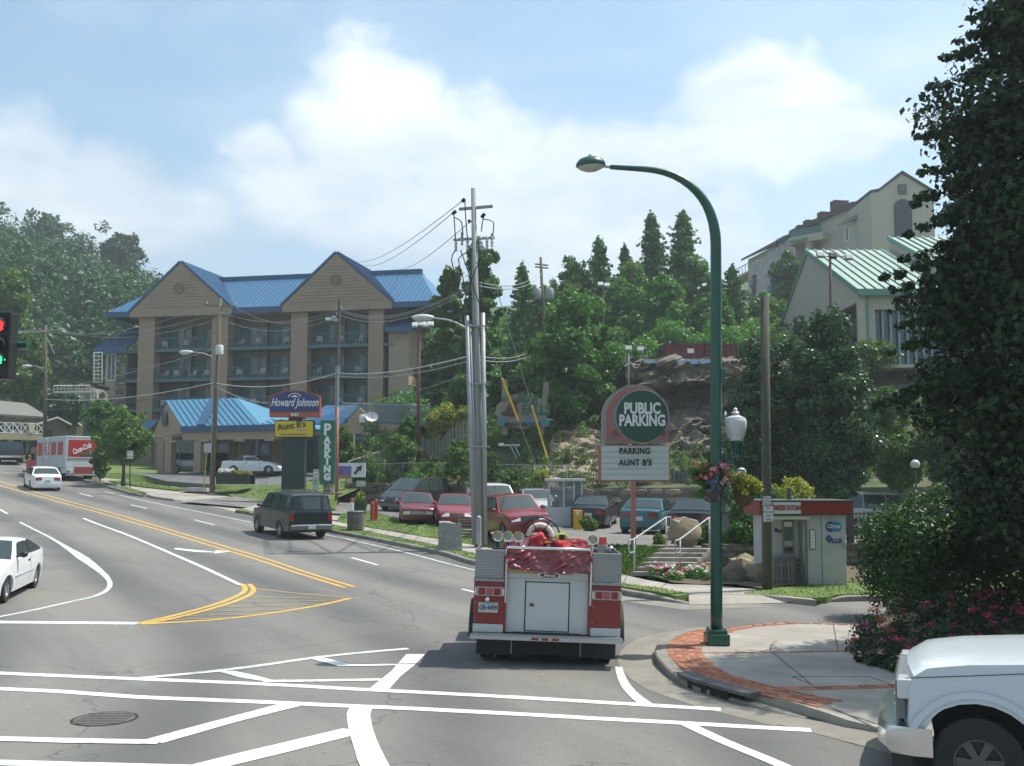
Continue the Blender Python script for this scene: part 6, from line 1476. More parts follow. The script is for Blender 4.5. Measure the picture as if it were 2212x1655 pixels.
def blobs_for(kind,h0,h1,w,seed,nb=34,br=.27):
 rr=random.Random(seed);out=[];H_=h1-h0;con=kind in('conic','spire');nb=int(nb*(2.3 if con else 1.9));br=br*(.58 if con else .66)
 lob=[(rr.uniform(0,6.28),rr.uniform(.72,1.22),rr.uniform(.1,.9))for _ in range(7)]
 for i in range(nb):
  t=(i+rr.random())/nb;t=t**.9;a=i*2.399+rr.uniform(-.6,.6)
  q=1.0
  for la,lm,lt in lob:g=math.exp(-((a-la+3.14)%6.28-3.14)**2/.5-(t-lt)**2/.03);q*=1+(lm-1)*g
  e=ENV[kind](t)*w/2*rr.uniform(.62,1.15)*q*(1.1 if con else 1)
  r_=w*br*rr.uniform(.5,1.25)*(.5+.5*min(1,e/(w*.35)));rad=max(0,e-r_*.6)*(rr.uniform(.75,1.0)if rr.random()<.75 else rr.uniform(.2,.7))
  out.append((math.cos(a)*rad,math.sin(a)*rad,h0+t*H_*.96+rr.uniform(-.03,.03)*H_,r_,rr.uniform(.45,.75)if con else rr.uniform(.55,1.0)))
 if con:
  out=[];W_=int(15+H_*1.3)
  for q in range(W_):
   t=(q+rr.uniform(-.3,.3))/W_;t=max(0,t);nbr=rr.randint(5,7);a0=rr.uniform(0,6.28)
   for b in range(nbr):
    a=a0+b*6.283/nbr+rr.uniform(-.3,.3);e=ENV[kind](t)*w/2*rr.uniform(.55,1.25);z=h0+t*H_*.97
    for k in range(4):
     u=.25+.25*k;out.append((math.cos(a)*e*u,math.sin(a)*e*u,z+e*u*(.28 if kind=='spire' else .1)+rr.uniform(-.05,.05)*w*.3,(.075-.012*k)*w*(.45+.55*(1-t)),.7))
  for k in range(7):out.append((rr.uniform(-.1,.1)*w*.15,rr.uniform(-.1,.1)*w*.15,h1-H_*.022*k,w*(.015+.016*k),1.6))
 else:
  for k in range(7):a=rr.uniform(0,6.28);q=rr.uniform(0,.28)*w;out.append((math.cos(a)*q,math.sin(a)*q,h1-H_*rr.uniform(.0,.1),w*rr.uniform(.05,.1),1.5))
 return out
def tree(name,label,base,h,w,kind,m,n,size,seed,trunk=None,clear=.12,group=None,nb=34,br=.27,cat='tree',lean=0,up=.25,shell=.22,twigs=True,sc=1.0,tr=None):
 t=thing(name,label,cat,base,0,group);B=blobs_for(kind,h*clear,h,w,seed,nb,br)
 B=[(x+lean*z,y,z,r,s)for x,y,z,r,s in B]
 V=leafcloud(B,n,size,seed,up=up,shell=shell)
 if twigs:
  rr=random.Random(seed+5);extra=[]
  for k in range(26):
   b=rr.choice(B);a=rr.uniform(0,6.28);e=rr.uniform(-.2,1.1);d=Vector((math.cos(a)*math.cos(e),math.sin(a)*math.cos(e),math.sin(e)))
   L=b[3]*rr.uniform(1.0,1.45)
   for q in range(4):p=Vector(b[:3])+d*L*(.7+.14*q);extra.append((p.x,p.y,p.z,b[3]*(.2-.03*q),1))
  V=np.concatenate([V,leafcloud(extra,max(50,n//9),size,seed+1,up=up)])
 me=quads_mesh('crown',V,m);link('crown',me,t)
 r0=tr or w*.035;rr=random.Random(seed+2);mb=MB();n2=6;pts=[(rr.uniform(-.02,.02)*w*(i>0)+lean*h*.8*i/n2,rr.uniform(-.02,.02)*w*(i>0),h*.86*i/n2-(.3 if i==0 else 0))for i in range(n2+1)]
 mb.tube(pts,[r0*(1.25 if i==0 else 1-.85*i/n2)for i in range(n2+1)],8);mb.build('trunk',M_BARK,t,smooth=True)
 mb=MB()
 for k in range(9):
  b=B[(k*5+2)%len(B)];z0=min(h*.7,max(h*clear*.7,b[2]-abs(b[3])-math.hypot(b[0],b[1])*.6));p0=(lean*z0,0,z0);mb.tube([p0,((b[0]+p0[0])*.5,b[1]*.5,(z0+b[2])/2+.1),(b[0],b[1],b[2])],[r0*.5,r0*.34,r0*.12],5)
 mb.build('limbs',M_BARK,t);return t
def tp(name,label,u,vb,vt,wpx,d,kind,m,n,size,seed,zb=None,**k):
 """tree by where it stands: base and top seen at vb, vt at distance d"""
 b=PT(u,vb,d);top=PT(u,vt,d);return tree(name,label,b,top.z-b.z,wpx*d/FL,kind,m,n,size,seed,**k)
 # forested ridge far left
def ridge():
 rows=[[PT(-500,800,140),PT(-100,830,130),PT(100,845,130),PT(250,850,135),PT(500,870,140),PT(900,860,150)],
 [PT(-500,620,180),PT(-50,640,170),PT(100,680,165),PT(250,700,165),PT(420,790,175),PT(900,820,180)],
 [PT(-500,560,250),PT(-50,600,235),PT(60,605,230),PT(160,650,225),PT(280,700,220),PT(360,790,220),PT(900,800,220)],
 [PT(-500,600,300),PT(-50,620,290),PT(60,620,285),PT(160,670,280),PT(280,740,280),PT(380,820,280),PT(900,830,280)],
 [PT(-700,800,420),PT(500,850,400),PT(900,850,400)]]
 front=[[Vector((-110,70,7)),Vector((-75,110,6.5)),Vector((-58,128,6)),Vector((-40,130,5)),Vector((-20,128,5)),Vector((-5,128,5))]]
 hill=loft('wooded_hill',front+rows,M_HILL,bump=1.2,nx=60,nsub=5,bs=.05)
 me=hill.data;P=np.empty(len(me.vertices)*3);me.vertices.foreach_get('co',P);P=P.reshape(-1,3)
 r=np.random.default_rng(3);F=[p for p in me.polygons];A=np.array([p.area for p in F]);
 cen=np.array([tuple(p.center)for p in F]);ok=(cen[:,1]<330)&(cen[:,0]>-150)&(cen[:,2]>7)&(cen[:,0]<-34-.14*cen[:,1]);A=A*ok
 idx=r.choice(len(F),520,p=A/A.sum());blobs=[]
 for i in idx:
  c=cen[i]+r.uniform(-3,3,3)*(1,1,0);s=r.uniform(2.6,6.0)*(.7+c[1]/500)
  tall=r.random()<.25;hz=s*(2.3 if tall else 1.5)
  for k in range(5):
   blobs.append((c[0]+r.normal()*s*.42,c[1]+r.normal()*s*.42,c[2]+hz*(.25+.22*k),s*(.62-(.09 if tall else .03)*k),r.uniform(.7,1.0)))
 V=leafcloud(blobs,260000,.50,5,up=.5,shell=.2)
 link('forest',quads_mesh('forest',V,L_HILL),kind='stuff',label='dense green wood covering the hill behind the hotel')
ridge()
HR='trees on the hill behind the parking lot'
tp('ridge_tree','tall dark pine on the wooded ridge, highest of the skyline left of the hotel',100,560,466,75,225,'round',L_HILL,6500,.42,11)
tp('ridge_tree','broad-topped tree on the wooded ridge just left of the hotel roof',262,600,512,100,215,'round',L_HILL,8000,.42,12)
tp('street_tree','pale green tree at the left edge behind the traffic light',8,880,582,130,112,'column',L_LIGHT,12000,.32,13)
tp('street_tree','pale green tree above the motel roof, lower than the one at the edge',55,890,730,110,114,'round',L_LIGHT,8000,.32,14)
tp('street_tree','dark bushy tree between the windmill and the hotel stone pier',215,950,870,80,93,'round',L_MID,4000,.26,16)
tp('street_tree','dark tree on the slope between motel and windmill',130,930,840,100,122,'round',L_HILL,4000,.34,18)
b=G(265,1047,.13)
tree('small_tree','multi-stemmed pale green small tree on the verge by the white sign post',b,(1047-893)*b.y/FL,128*b.y/FL,'round',L_LIGHT,8000,.13,21,clear=.34,shell=.35,br=.22)
b=G(216,1040,.13);tree('small_tree','narrow bush between the drinks truck and the small multi-stemmed tree',b,2.6,1.2,'round',L_LIGHT,3500,.15,22,clear=.12)
tp('small_tree','small golden green tree between the stone pier and the tall parking sign',738,1030,925,62,71,'round',L_LIGHT,4500,.17,23)
T_=[('tall broadleaf tree right behind the steel utility pole',1035,900,530,125,74,'column',L_MID,15000,.20,dict(br=.24)),
('ragged light branch tree between the hotel roof and the steel pole',972,880,585,95,77,'open',L_LIGHT,8500,.20,dict(br=.2)),
('dark tree filling the gap beside the hotel stair tower',940,930,735,110,86,'round',L_DEEP,8000,.24,{}),
('slim pointed tree left of the twin transformer pole',1128,860,565,110,92,'spire',L_MID,8000,.22,{}),
('dense tree below the twin transformers',1175,860,625,110,94,'round',L_MID,8000,.23,{}),
('big spreading broadleaf tree with large leaves over the pale rock slope',1235,945,655,232,67,'round',L_MID,24000,.20,dict(nb=46,br=.2)),
('pointed tree with a leader like a spire in the middle of the skyline',1297,800,512,150,97,'conic',L_CONE,9000,.23,{}),
('bushy tree left of the spire-topped tree',1245,800,562,110,98,'round',L_CONE,6500,.24,{}),
('narrow dark conifer just right of the spire-topped tree',1352,800,525,92,98,'spire',L_CONE,6000,.22,{}),
('tallest conifer, its tip left of the green lamp post',1412,800,455,165,96,'conic',L_CONE,12000,.22,{}),
('second tallest conifer, broad and dark, beside the green lamp post',1480,800,453,165,98,'spire',L_CONE,14000,.23,{}),
('low round tree in front of the tallest conifers',1350,800,615,130,88,'round',L_MID,10000,.22,{}),
('feathery green tree over the maroon containers',1440,780,600,130,84,'round',L_MID,9500,.22,{}),
('round green tree behind the lamp post above the containers',1545,790,640,110,84,'round',L_MID,8000,.22,{}),
('small pointed tree between the lamp post and the apartments',1585,790,572,105,92,'spire',L_CONE,7000,.22,{}),
('green tree under the left end of the apartments',1650,800,640,110,90,'round',L_MID,7500,.22,{}),
('feathery tree in front of the apartment facade',1708,700,545,82,104,'round',L_CONE,6500,.24,{}),
('low bright tree left of the slanted wall',1688,790,655,100,86,'round',L_LIGHT,6000,.22,{}),
('light feathery tree midway between the spire and the tallest conifers',1365,800,580,130,92,'round',L_LIGHT,10000,.19,dict(br=.2)),
('light green tree just left of the green lamp post on the skyline',1510,800,560,110,93,'open',L_MID,8500,.19,dict(br=.2)),
('broad light tree behind the twin transformers pole to its right',1220,850,610,120,95,'open',L_LIGHT,8500,.19,dict(br=.2)),
('dark tree low behind the miniature golf sign',1120,930,770,130,74,'round',L_DEEP,9000,.21,{}),
('dark tree between the golf sign and the rock cliff',1330,930,770,90,70,'round',L_DEEP,7000,.2,{}),
('green tree low behind the steel pole conduits',1010,930,780,110,73,'round',L_MID,8000,.2,{})]
for i,(lb,u,vb,vt,w,d,k,m,n,s,kw)in enumerate(T_):
 tp('hill_tree',lb,u,vb,vt,w,d,k,m,n,s,40+i,group=HR,**kw)
def bushes(lst,name='bush',cat='bush'):
 for i,(lb,u,vb,vt,w,d,m,n,s,kind)in enumerate(lst):
  tp(name,lb,u,vb,vt,w,d,kind,m,n,s,100+i+int(u),clear=.05,cat=cat,nb=20,br=.28)
bushes([('clipped round dark bush by the warm beige wall',882,948,905,52,70,L_MID,3000,.13,'round'),
('yellow leafed bush above the wooden fence',958,935,878,80,68,L_YEL,4500,.14,'round'),
('smaller yellow bush right of the big yellow one',1010,925,880,56,67,L_YEL,2500,.14,'round'),
('light green vine bush climbing in front of the fence, left',870,1045,945,85,66,L_LIGHT,5000,.12,'round'),
('light green leafy bush in front of the fence, behind the steel pole',990,1040,955,60,61,L_LIGHT,4000,.12,'column'),
('tall weedy bush on the terrace right of the steel pole',1062,1045,980,40,59,L_LIGHT,2500,.12,'column'),
('green bush at the corner of the grass bank and terrace',790,1050,1005,60,66,L_MID,2500,.13,'round'),
('low yellow-green bush left on the terrace above the lot wall',925,1050,1005,70,62,L_LIGHT,2500,.13,'round'),
('bush with orange blossom on the terrace right of the steel pole',1110,1056,1015,60,58.5,L_LIGHT,2200,.12,'round'),
('bush with yellow leaves on the terrace left of the booth roof',1170,1056,1020,45,58,L_YEL,1400,.12,'round'),
('hedge-like green strip of weeds behind the black van',905,1060,1032,80,60,L_MID,2200,.13,'round'),
('vine at the foot of the steel pole',1072,1140,1075,44,43,L_LIGHT,2200,.09,'column'),
('spiky grass clump beside the yellow ticket box',1272,1145,1120,40,44,L_LIGHT,1200,.1,'round'),
('fern clump at the head of the stairs',1425,1180,1155,28,33.5,L_LIGHT,900,.08,'round'),
('loose green shrub right of the stairs behind the lamp post',1610,1215,1085,115,33,L_MID,9000,.075,'round'),
('low green shrub behind the stair head',1530,1185,1140,80,33.5,L_MID,3000,.075,'round'),
('pale shrub left of the bank kiosk behind the wooden pole',1655,1100,1045,60,36,L_LIGHT,3000,.08,'round'),
('yellow green shrub behind the kiosk roof',1720,1090,1040,90,38,L_YEL,2500,.08,'round'),
('shrub in front of the green-roofed building, left',1735,800,740,60,66,L_LIGHT,2500,.15,'round'),
('weeds at the foot of the green-roofed building',1880,790,745,120,62,L_LIGHT,3500,.15,'round'),
('sunlit yellow green bush above the hedge, upper',1920,960,840,90,50,L_LIGHT,7000,.13,'round'),
('second sunlit bush above the hedge, lower',1945,1050,950,130,46,L_LIGHT,7000,.12,'round'),
('dark bush closing the gap right behind the hedge',2060,1050,900,170,44,L_DEEP,7000,.13,'round'),
('dark bush beside the cliff foot right of the green lamp post',1560,1060,960,90,50,L_DEEP,5000,.13,'round')])
# glossy pear trees behind the bank kiosk
tp('pear_tree','glossy dark leaved tree right behind the wooden pole, lower of the pair',1655,1100,745,200,43,'pear',L_GLOSS,24000,.105,71,clear=.08,nb=50,br=.22)
tp('pear_tree','tall glossy dark leaved tree behind the bank kiosk, higher of the pair',1792,1100,676,262,42,'pear',L_GLOSS,42000,.105,72,clear=.08,nb=60,br=.2)
# big dark tree at the right edge
def bigtree():
 base=g0(12.7,17.9,.1);t=thing('shade_tree','huge dark leafy tree filling the right edge of the view','tree',base)
 rr=random.Random(8);B=[]
 prof=[(2.6,4.6),(3.4,5.9),(4.5,6.3),(5.6,5.7),(6.8,5.4),(8.2,5.6),(9.5,5.2),(10.8,4.4),(12,4.0),(13.3,3.2),(14.5,2.0)]
 for z,R_ in prof:
  n=max(4,int(R_*3.6))
  for k in range(n):
   a=k/n*6.283+rr.uniform(-.3,.3);q=R_*rr.uniform(.72,1.03);r=rr.uniform(.75,1.35);B.append((math.cos(a)*(q-r*.7),math.sin(a)*(q-r*.7),z+rr.uniform(-.7,.7),r,rr.uniform(.5,.8)))
  for k in range(3):B.append((rr.uniform(-1,1)*R_*.5,rr.uniform(-1,1)*R_*.5,z,1.8,.8))
 B=[(x,y*.5,z,r,s)for x,y,z,r,s in B];V=leafcloud(B,170000,.10,81,up=.35,shell=.3,aspect=.6)
 # drooping branch sprays reaching out to the left
 ex=[]
 for(u,v,l)in((1905,600,1.2),(1925,628,1.0),(1945,650,.9),(1990,380,.9),(1985,300,1.0),(2010,190,1.0),(2060,95,.9),(2085,50,.9),(2140,20,.9),(1965,440,.8),(1972,500,.8),(1950,700,.9),(1925,760,.8),(1890,880,.8),(1960,560,1.0),(2030,130,.9)):
  p=PT(u,v,17.9)-base;c=Vector((0,0,p.z+.8));d=(c-p).normalized()
  for k in range(7):q=p+d*l*k*.32+Vector((rr.uniform(-.1,.1),rr.uniform(-.2,.2),.06*k));ex.append((q.x,q.y,q.z,.10+.04*k,.6))
 V=np.concatenate([V,leafcloud(ex,9000,.085,82,up=.5,rnd=.6)])
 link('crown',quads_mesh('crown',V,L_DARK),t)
 m=MB();m.tube([(0,0,-.3),(.05,0,2),(-.1,.1,5),(0,0,9),(.1,0,14)],[.42,.33,.27,.18,.06],10);m.build('trunk',M_BARK,t,smooth=True)
 m=MB()
 for k in range(26):
  b=B[(k*7)%len(B)];z0=max(1.8,b[2]-1.6);m.tube([(0,0,z0),(b[0]*.5,b[1]*.5,(z0+b[2])/2),(b[0],b[1],b[2])],[.1,.06,.02],5)
 m.build('limbs',M_BARK,t)
bigtree()
def hedge():
 c=Vector((12.75,22.0,.05));t=thing('hedge','big rounded ivy-like hedge, dark in front with a sunlit green top, under the shade tree','hedge',c)
 rr=random.Random(9);B=[]
 for i in range(330):
  x=rr.uniform(-4.6,5.5);y=rr.uniform(-1.5,1.8);top=3.05-.55*((x+.3)/4)**2*(x<0)-.1*abs(y)-max(0,-x-3.2)*.35;z=rr.uniform(.2,top)if rr.random()<.6 else top-.2
  r=rr.uniform(.42,.7);B.append((x,y,min(z,top-r*.4),r,.9))
 V=leafcloud(B,105000,.062,91,up=.4,shell=.22,aspect=.6)
 # the side towards the kiosk keeps a straight upright face
 link('foliage',quads_mesh('foliage',V,leafmat('leaf_hedge',(.018,.055,.010),(.05,.12,.018),transl=.22)),t)
 m=MB()
 for k in range(40):x=rr.uniform(-4,5);y=rr.uniform(-1.1,1.3);m.tube([(x,y,-.1),(x+rr.uniform(-.3,.3),y+rr.uniform(-.2,.2),1.2),(x+rr.uniform(-.5,.5),y+rr.uniform(-.3,.3),2.3)],[.04,.03,.01],5)
 m.build('stems',M_BARK,t)
hedge()
# scattered tufts of grass on verges, bank and lawn
def tufts(name,obs,n,hgt,seed,lb,m=L_GRASS,fl=None):
 r=np.random.default_rng(seed);C=[]
 for o in obs:
  me=o.data;A=np.array([p.area if p.normal.z>.3 or p.normal.z<-.3 else 0 for p in me.polygons]);
  cen=np.array([tuple(p.center)for p in me.polygons]);C.append((A,cen,me))
 tot=sum(a.sum()for a,_,_ in C);V=[]
 for A,cen,me in C:
  k=int(n*A.sum()/tot);
  if k<1:continue
  idx=r.choice(len(A),k,p=A/A.sum());vs=np.empty(len(me.vertices)*3);me.vertices.foreach_get('co',vs);vs=vs.reshape(-1,3)
  pts=np.empty((k,3))
  for j,i in enumerate(idx):
   pv=vs[list(me.polygons[i].vertices)];w=r.dirichlet(np.ones(len(pv))*.8);pts[j]=w@pv
  a=r.uniform(0,6.283,k);hh=hgt*r.uniform(.5,1.4,k);w_=hgt*r.uniform(.25,.5,k);dx=np.cos(a)*w_;dy=np.sin(a)*w_;lx=r.normal(size=k)*hh*.35;ly=r.normal(size=k)*hh*.35
  z=np.zeros(k)
  V.append(np.stack([pts+np.stack([-dx,-dy,z],1),pts+np.stack([dx,dy,z],1),pts+np.stack([lx+dx*.3,ly+dy*.3,hh],1),pts+np.stack([lx-dx*.3,ly-dy*.3,hh],1)],1).reshape(-1,3))
 return link(name,quads_mesh(name,np.concatenate(V),m),kind='stuff',label=lb)
verges=[o for o in COL.objects if o.name.split('.')[0]in('verge','lawn','grass_bank')]
tufts('grass',verges,90000,.032,4,'short mown grass on verges and banks')
def undergrowth():
 hs=[o for o in COL.objects if o.name=='hillside'][0];me=hs.data;r=np.random.default_rng(6)
 A=np.array([p.area for p in me.polygons]);cen=np.array([tuple(p.center)for p in me.polygons])
 ok=(cen[:,1]>70)&(cen[:,1]<150)&(cen[:,2]>4.5)&(cen[:,0]<22);A=A*ok
 idx=r.choice(len(A),620,p=A/A.sum());B=[]
 for i in idx:
  c=cen[i]+r.uniform(-1,1,3)*(1,1,.2);s=r.uniform(.6,1.6)
  for k in range(3):B.append((c[0]+r.normal()*s*.5,c[1]+r.normal()*s*.5,c[2]+s*.3*(k+1),s*.6,.8))
 link('undergrowth',quads_mesh('undergrowth',leafcloud(B,90000,.2,7,up=.5),L_MID),kind='stuff',label='green undergrowth covering the hillside between the trees')
 tw=[o for o in COL.objects if o.name=='hillside']
 ok2=(cen[:,1]>55)&(cen[:,1]<74)&(cen[:,2]<8);A2=np.array([p.area for p in me.polygons])*ok2
 idx=r.choice(len(A2),900,p=A2/A2.sum());B=[]
 for i in idx:c=cen[i]+r.uniform(-.7,.7,3)*(1,1,0);s=r.uniform(.12,.42);B.append((c[0],c[1],c[2]+s*.8,s,1.6))
 link('weeds',quads_mesh('weeds',leafcloud(B,60000,.10,8,up=.3),L_LIGHT),kind='stuff',label='tall weeds on the terrace above the parking lot wall')
 idx=r.choice(len(A2),160,p=A2/A2.sum());B=[]
 for i in idx:c=cen[i]+r.uniform(-.7,.7,3)*(1,1,0);B.append((c[0],c[1],c[2]+r.uniform(.4,.9),.16,1))
 link('wild_flowers',quads_mesh('wild_flowers',leafcloud(B,1600,.06,9),mat('yellow_petal',(.6,.38,.03),.7)),kind='stuff',label='yellow wild flowers among the terrace weeds')
undergrowth()
# ------------------------------------------------------------------ street furniture, poles, signs
M_GPOLE=mat('green_pole_paint',(.008,.07,.045),.35,var=.1,vscale=1.5,dirt=((.01,.10,.06),2,.4),coat=.2)
M_LGREY=mat('light_grey_metal',(.40,.42,.42),.5,metal=.3)
M_GLOBE=mat('frosted_globe',(.50,.49,.48),.3)
M_PINK=mat('faded_red_paint',(.36,.13,.10),.6,var=.1,vscale=3,dirt=((.25,.10,.08),3,.5))
M_SGRN=mat('sign_green',(.008,.06,.035),.4);M_SWHT=mat('sign_white',(.68,.70,.68),.5);M_INK=mat('sign_black',(.02,.02,.02),.6)
M_WIRE=mat('wire_grey',(.22,.23,.23),.6);M_WIRED=mat('wire_dark',(.03,.03,.03),.6)
# green curved street lamp on the corner
def green_lamp():
 d=18.75;b=PT(1548,1371,d);b.z=float(CORN(b.x,b.y));t=thing('street_lamp','tall dark green street lamp with curved arm on the brick corner','street lamp',b)
 L=lambda u,v:PT(u,v,d)-b
 pts=[Vector((0,0,.25)),L(1547,1000),L(1546.5,700),L(1546.5,560),L(1545,505),L(1535,462),L(1517,428),L(1490,400),L(1455,379),L(1415,368),L(1370,364),L(1318,361)]
 pts=smooth_line(pts,.3);n=len(pts);mb=MB();tot=pts[-1].z
 rs=[max(.038,.106-.012*(i/n)if i<n*.6 else .097-.058*((i/n-.6)/.4))for i in range(n)]
 mb.tube(pts,rs,14);mb.build('pole',M_GPOLE,t,smooth=True)
 bs=MB();bs.cbox((0,0,.10),(.40,.40,.20));bs.cbox((0,0,.235),(.33,.33,.07));bs.build('plinth',M_GPOLE,t,bevel=.02)
 for a in(-1,1):
  for c in(-1,1):q=MB();q.lathe([(.02,.27),(.02,.31),(0,.31)],6,(a*.13,c*.13,0));q.build('bolt',M_STEEL,t)
 nk=MB();nk.tube([L(1318,361),L(1303,359)],.026,8);nk.build('neck',M_STEEL,t)
 h=MB();c=L(1276,355);rot=Matrix.Rotation(R(-4),4,'Y')
 h.lathe([(.0,.145),(.10,.138),(.2,.10),(.26,.03),(.27,-.02),(.262,-.035)],22,c,rot@Matrix.Diagonal((1.03,.75,1,1)))
 h.build('lamp_housing',M_GPOLE,t,smooth=50);g=MB();g.lathe([(.25,-.03),(.21,-.085),(.12,-.125),(0,-.135)],22,c,rot@Matrix.Diagonal((1.02,.74,1,1)));g.build('lamp_lens',mat('lens',(.42,.42,.38),.15),t,smooth=True)
 q=MB();q.box(-.05,.05,-.112,-.10,.5,.72);q.build('access_plate',M_GPOLE,t,bevel=.004)
 s=MB();s.cbox(L(1274,338),(.05,.05,.06));s.build('photocell',M_STEEL,t)
 for v in(812,1083):q=MB();q.cbox(L(1559,v),(.11,.14,.26));q.build('junction_box',M_GPOLE,t,bevel=.01)
 # scrolled bracket with the pendant globe
 q=MB();q.tube(smooth_line([L(1547,996),L(1560,1004),L(1575,1000),L(1585,988),L(1590,985)],.05),.022,7);q.tube(smooth_line([L(1553,960),L(1557,980),L(1566,990),L(1578,992)],.05),.016,6);q.build('lamp_bracket',M_GPOLE,t)
 gb=L(1590.5,985);f=MB();f.lathe([(.03,-.08),(.05,0),(.035,.03),(.09,.10),(.10,.20),(.13,.235),(.13,.25)],16,gb);f.build('lamp_fitter',M_GPOLE,t,smooth=40)
 s=d/FL;z=lambda v:L(1590,v).z;gm=MB();gm.lathe([(.12,z(952)),(14*s,z(949)),(19*s,z(940)),(22.5*s,z(925)),(24*s,z(912)),(22*s,z(906)),(21*s,z(905)),(21*s,z(903)),(12*s,z(899)),(7*s,z(896)),(6*s,z(894)),(9*s,z(892)),(6*s,z(889)),(3.5*s,z(887)),(5*s,z(885)),(3*s,z(882)),(0,z(880))],24,(gb.x,gb.y,0));gm.build('globe',M_GLOBE,t,smooth=50)
 # second arm carrying the baskets
 q=MB();q.tube([L(1547,1004),L(1519,1004)],.014,6);q.tube([L(1549,1012)+Vector((0,-.05,0)),L(1609,1016)],.014,6);q.build('basket_arm',M_GPOLE,t)
green_lamp()
def flowers(mb_n,blobs,n,size,m,name,parent,seed):
 return link(name,quads_mesh(name,leafcloud(blobs,n,size,seed,up=.3,aspect=.8),m),parent,kind='stuff')
def petal(name,c):return mat(name,c,.6,var=.15,vscale=5)
P_PINK=petal('coral_petal',(.62,.10,.13));P_PALE=petal('pale_pink_petal',(.62,.35,.38));P_VIO=petal('violet_petal',(.22,.20,.36));P_REDP=petal('red_petal',(.5,.02,.03));P_WHP=petal('white_petal',(.7,.68,.64));P_ORG=petal('orange_petal',(.6,.2,.03));P_YELP=petal('yellow_petal2',(.6,.42,.05));P_MAG=petal('magenta_petal',(.4,.04,.14))
def basket(u0,v0,d,label,kind):
 b=PT(u0,v0,d);t=thing('flower_basket',label,'flower basket',b);L=lambda u,v:PT(u,v,d)-b
 s=d/FL
 m=MB();m.lathe([(.02,-.16),(.12,-.12),(.2,0),(.21,.03)],16,L(u0,v0+22));m.build('basket',mat('coir',(.09,.06,.035),.95),t);m=MB()
 for a in range(3):th=a*2.09;c=L(u0,v0+20);m.tube([c+Vector((.2*math.cos(th),.2*math.sin(th),.02)),L(u0,v0-40)],.006,4)
 m.build('hanger',M_DARK,t)
 rr=random.Random(int(u0));
 if kind==0:
  G_=[(L(rr.uniform(1508,1572),rr.uniform(1008,1072)))for _ in range(34)]+[L(u,v)for u,v in((1500,1022),(1506,1028),(1495,1018),(1515,1018))]
  link('foliage',quads_mesh('foliage',leafcloud([(p.x,p.y+rr.uniform(-.16,.16),p.z,rr.uniform(.05,.11),1)for p in G_],3200,.030,5,up=.3),L_MID),t)
  A=[L(rr.uniform(1494,1572),rr.uniform(1000,1034))for _ in range(22)];flowers(0,[(p.x,p.y-rr.uniform(.05,.2),p.z,.035,1)for p in A],260,.026,P_PINK,'coral_flowers',t,1)
  A=[L(rr.uniform(1520,1590),rr.uniform(1000,1048))for _ in range(12)];flowers(0,[(p.x,p.y-.15,p.z,.035,1)for p in A],120,.024,P_PALE,'pink_flowers',t,2)
  A=[L(rr.uniform(1520,1576),rr.uniform(1038,1078))for _ in range(40)];flowers(0,[(p.x,p.y-rr.uniform(.05,.2),p.z,.04,1)for p in A],420,.018,P_VIO,'violet_flowers',t,3)
 else:
  G_=[L(rr.uniform(1578,1634),rr.uniform(1030,1066))for _ in range(26)]
  link('foliage',quads_mesh('foliage',leafcloud([(p.x,p.y+rr.uniform(-.14,.14),p.z,rr.uniform(.06,.11),1)for p in G_],2600,.030,6,up=.4),L_YEL),t)
  A=[L(rr.uniform(1560,1632),rr.uniform(1026,1050))for _ in range(12)];flowers(0,[(p.x,p.y-.12,p.z,.035,1)for p in A],120,.022,P_PALE,'pink_flowers',t,4)
basket(1537,1045,18.72,'hanging basket of coral and violet flowers on the green lamp post',0)
basket(1606,1054,18.9,'hanging basket of yellow-green foliage right of the green lamp post',1)
def globe_light(u,v,d,label,f=LOTZ):
 p=PT(u,v,d);z=float(f(p.x,p.y));t=thing('globe_light',label,'lamp',(p.x,p.y,z));h=p.z-z
 m=MB();m.tube([(0,0,0),(0,0,h-.1)],.03,8);m.build('post',M_GPOLE,t);m=MB();m.ball((0,0,h),10*d/FL,18,12);m.build('globe',M_GLOBE,t,smooth=True);m=MB();m.lathe([(.07,h-.17),(.09,h-.1),(.05,h-.08)],12);m.build('collar',M_DARK,t)
globe_light(1602,1020,34.5,'white globe lamp just right of the flower basket, above the stairs shrub');globe_light(1977,1003,33,'white globe lamp on a post above the hedge',T)
# utility poles
def pole_at(name,label,u0,v0,u1,v1,d,r0,r1,m,cat='utility pole',zb=None,base=None):
 b=base or PT(u0,v0,d);top=PT(u1,v1,b.y);t=thing(name,label,cat,b);mb=MB();mb.tube([(0,0,-.4),tuple((top-b)*.5),tuple(top-b)],[r0,(r0+r1)/2,r1],12);mb.build('pole',m,t,smooth=True);return t,b,(lambda u,v,dd=0:PT(u,v,b.y+dd)-b)
def insul(mb,p,r=.06,h=.16):mb.lathe([(r*.5,0),(r,h*.2),(r*.6,h*.4),(r,h*.6),(r*.5,h)],8,p)
def cobra(t,L,arm,head,m=M_LGREY,s=1.0):
 q=MB();q.tube(smooth_line([L(*p)for p in arm],.2),.028*s,7);q.build('lamp_arm',m,t,smooth=True)
 c=L(*head);h=MB();h.ball(c,.30*s,16,10,(1.25,.5,.36));h.build('lamp_head',mat('lamp_head_white',(.55,.57,.57),.4),t,smooth=True)
 l=MB();l.ball(c+Vector((-.1*s,0,-.05*s)),.2*s,12,8,(1,.7,.55));l.build('lamp_lens',mat('lens',(.42,.42,.38),.15),t,smooth=True)
M_GREYP=mat('weathered_grey_pole',(.27,.285,.28),.8,var=.15,vscale=2,stretch=(5,5,.5),bump=.3,bscale=10,dirt=((.13,.13,.12),1.5,.5))
b=G(1037,1182,.12)
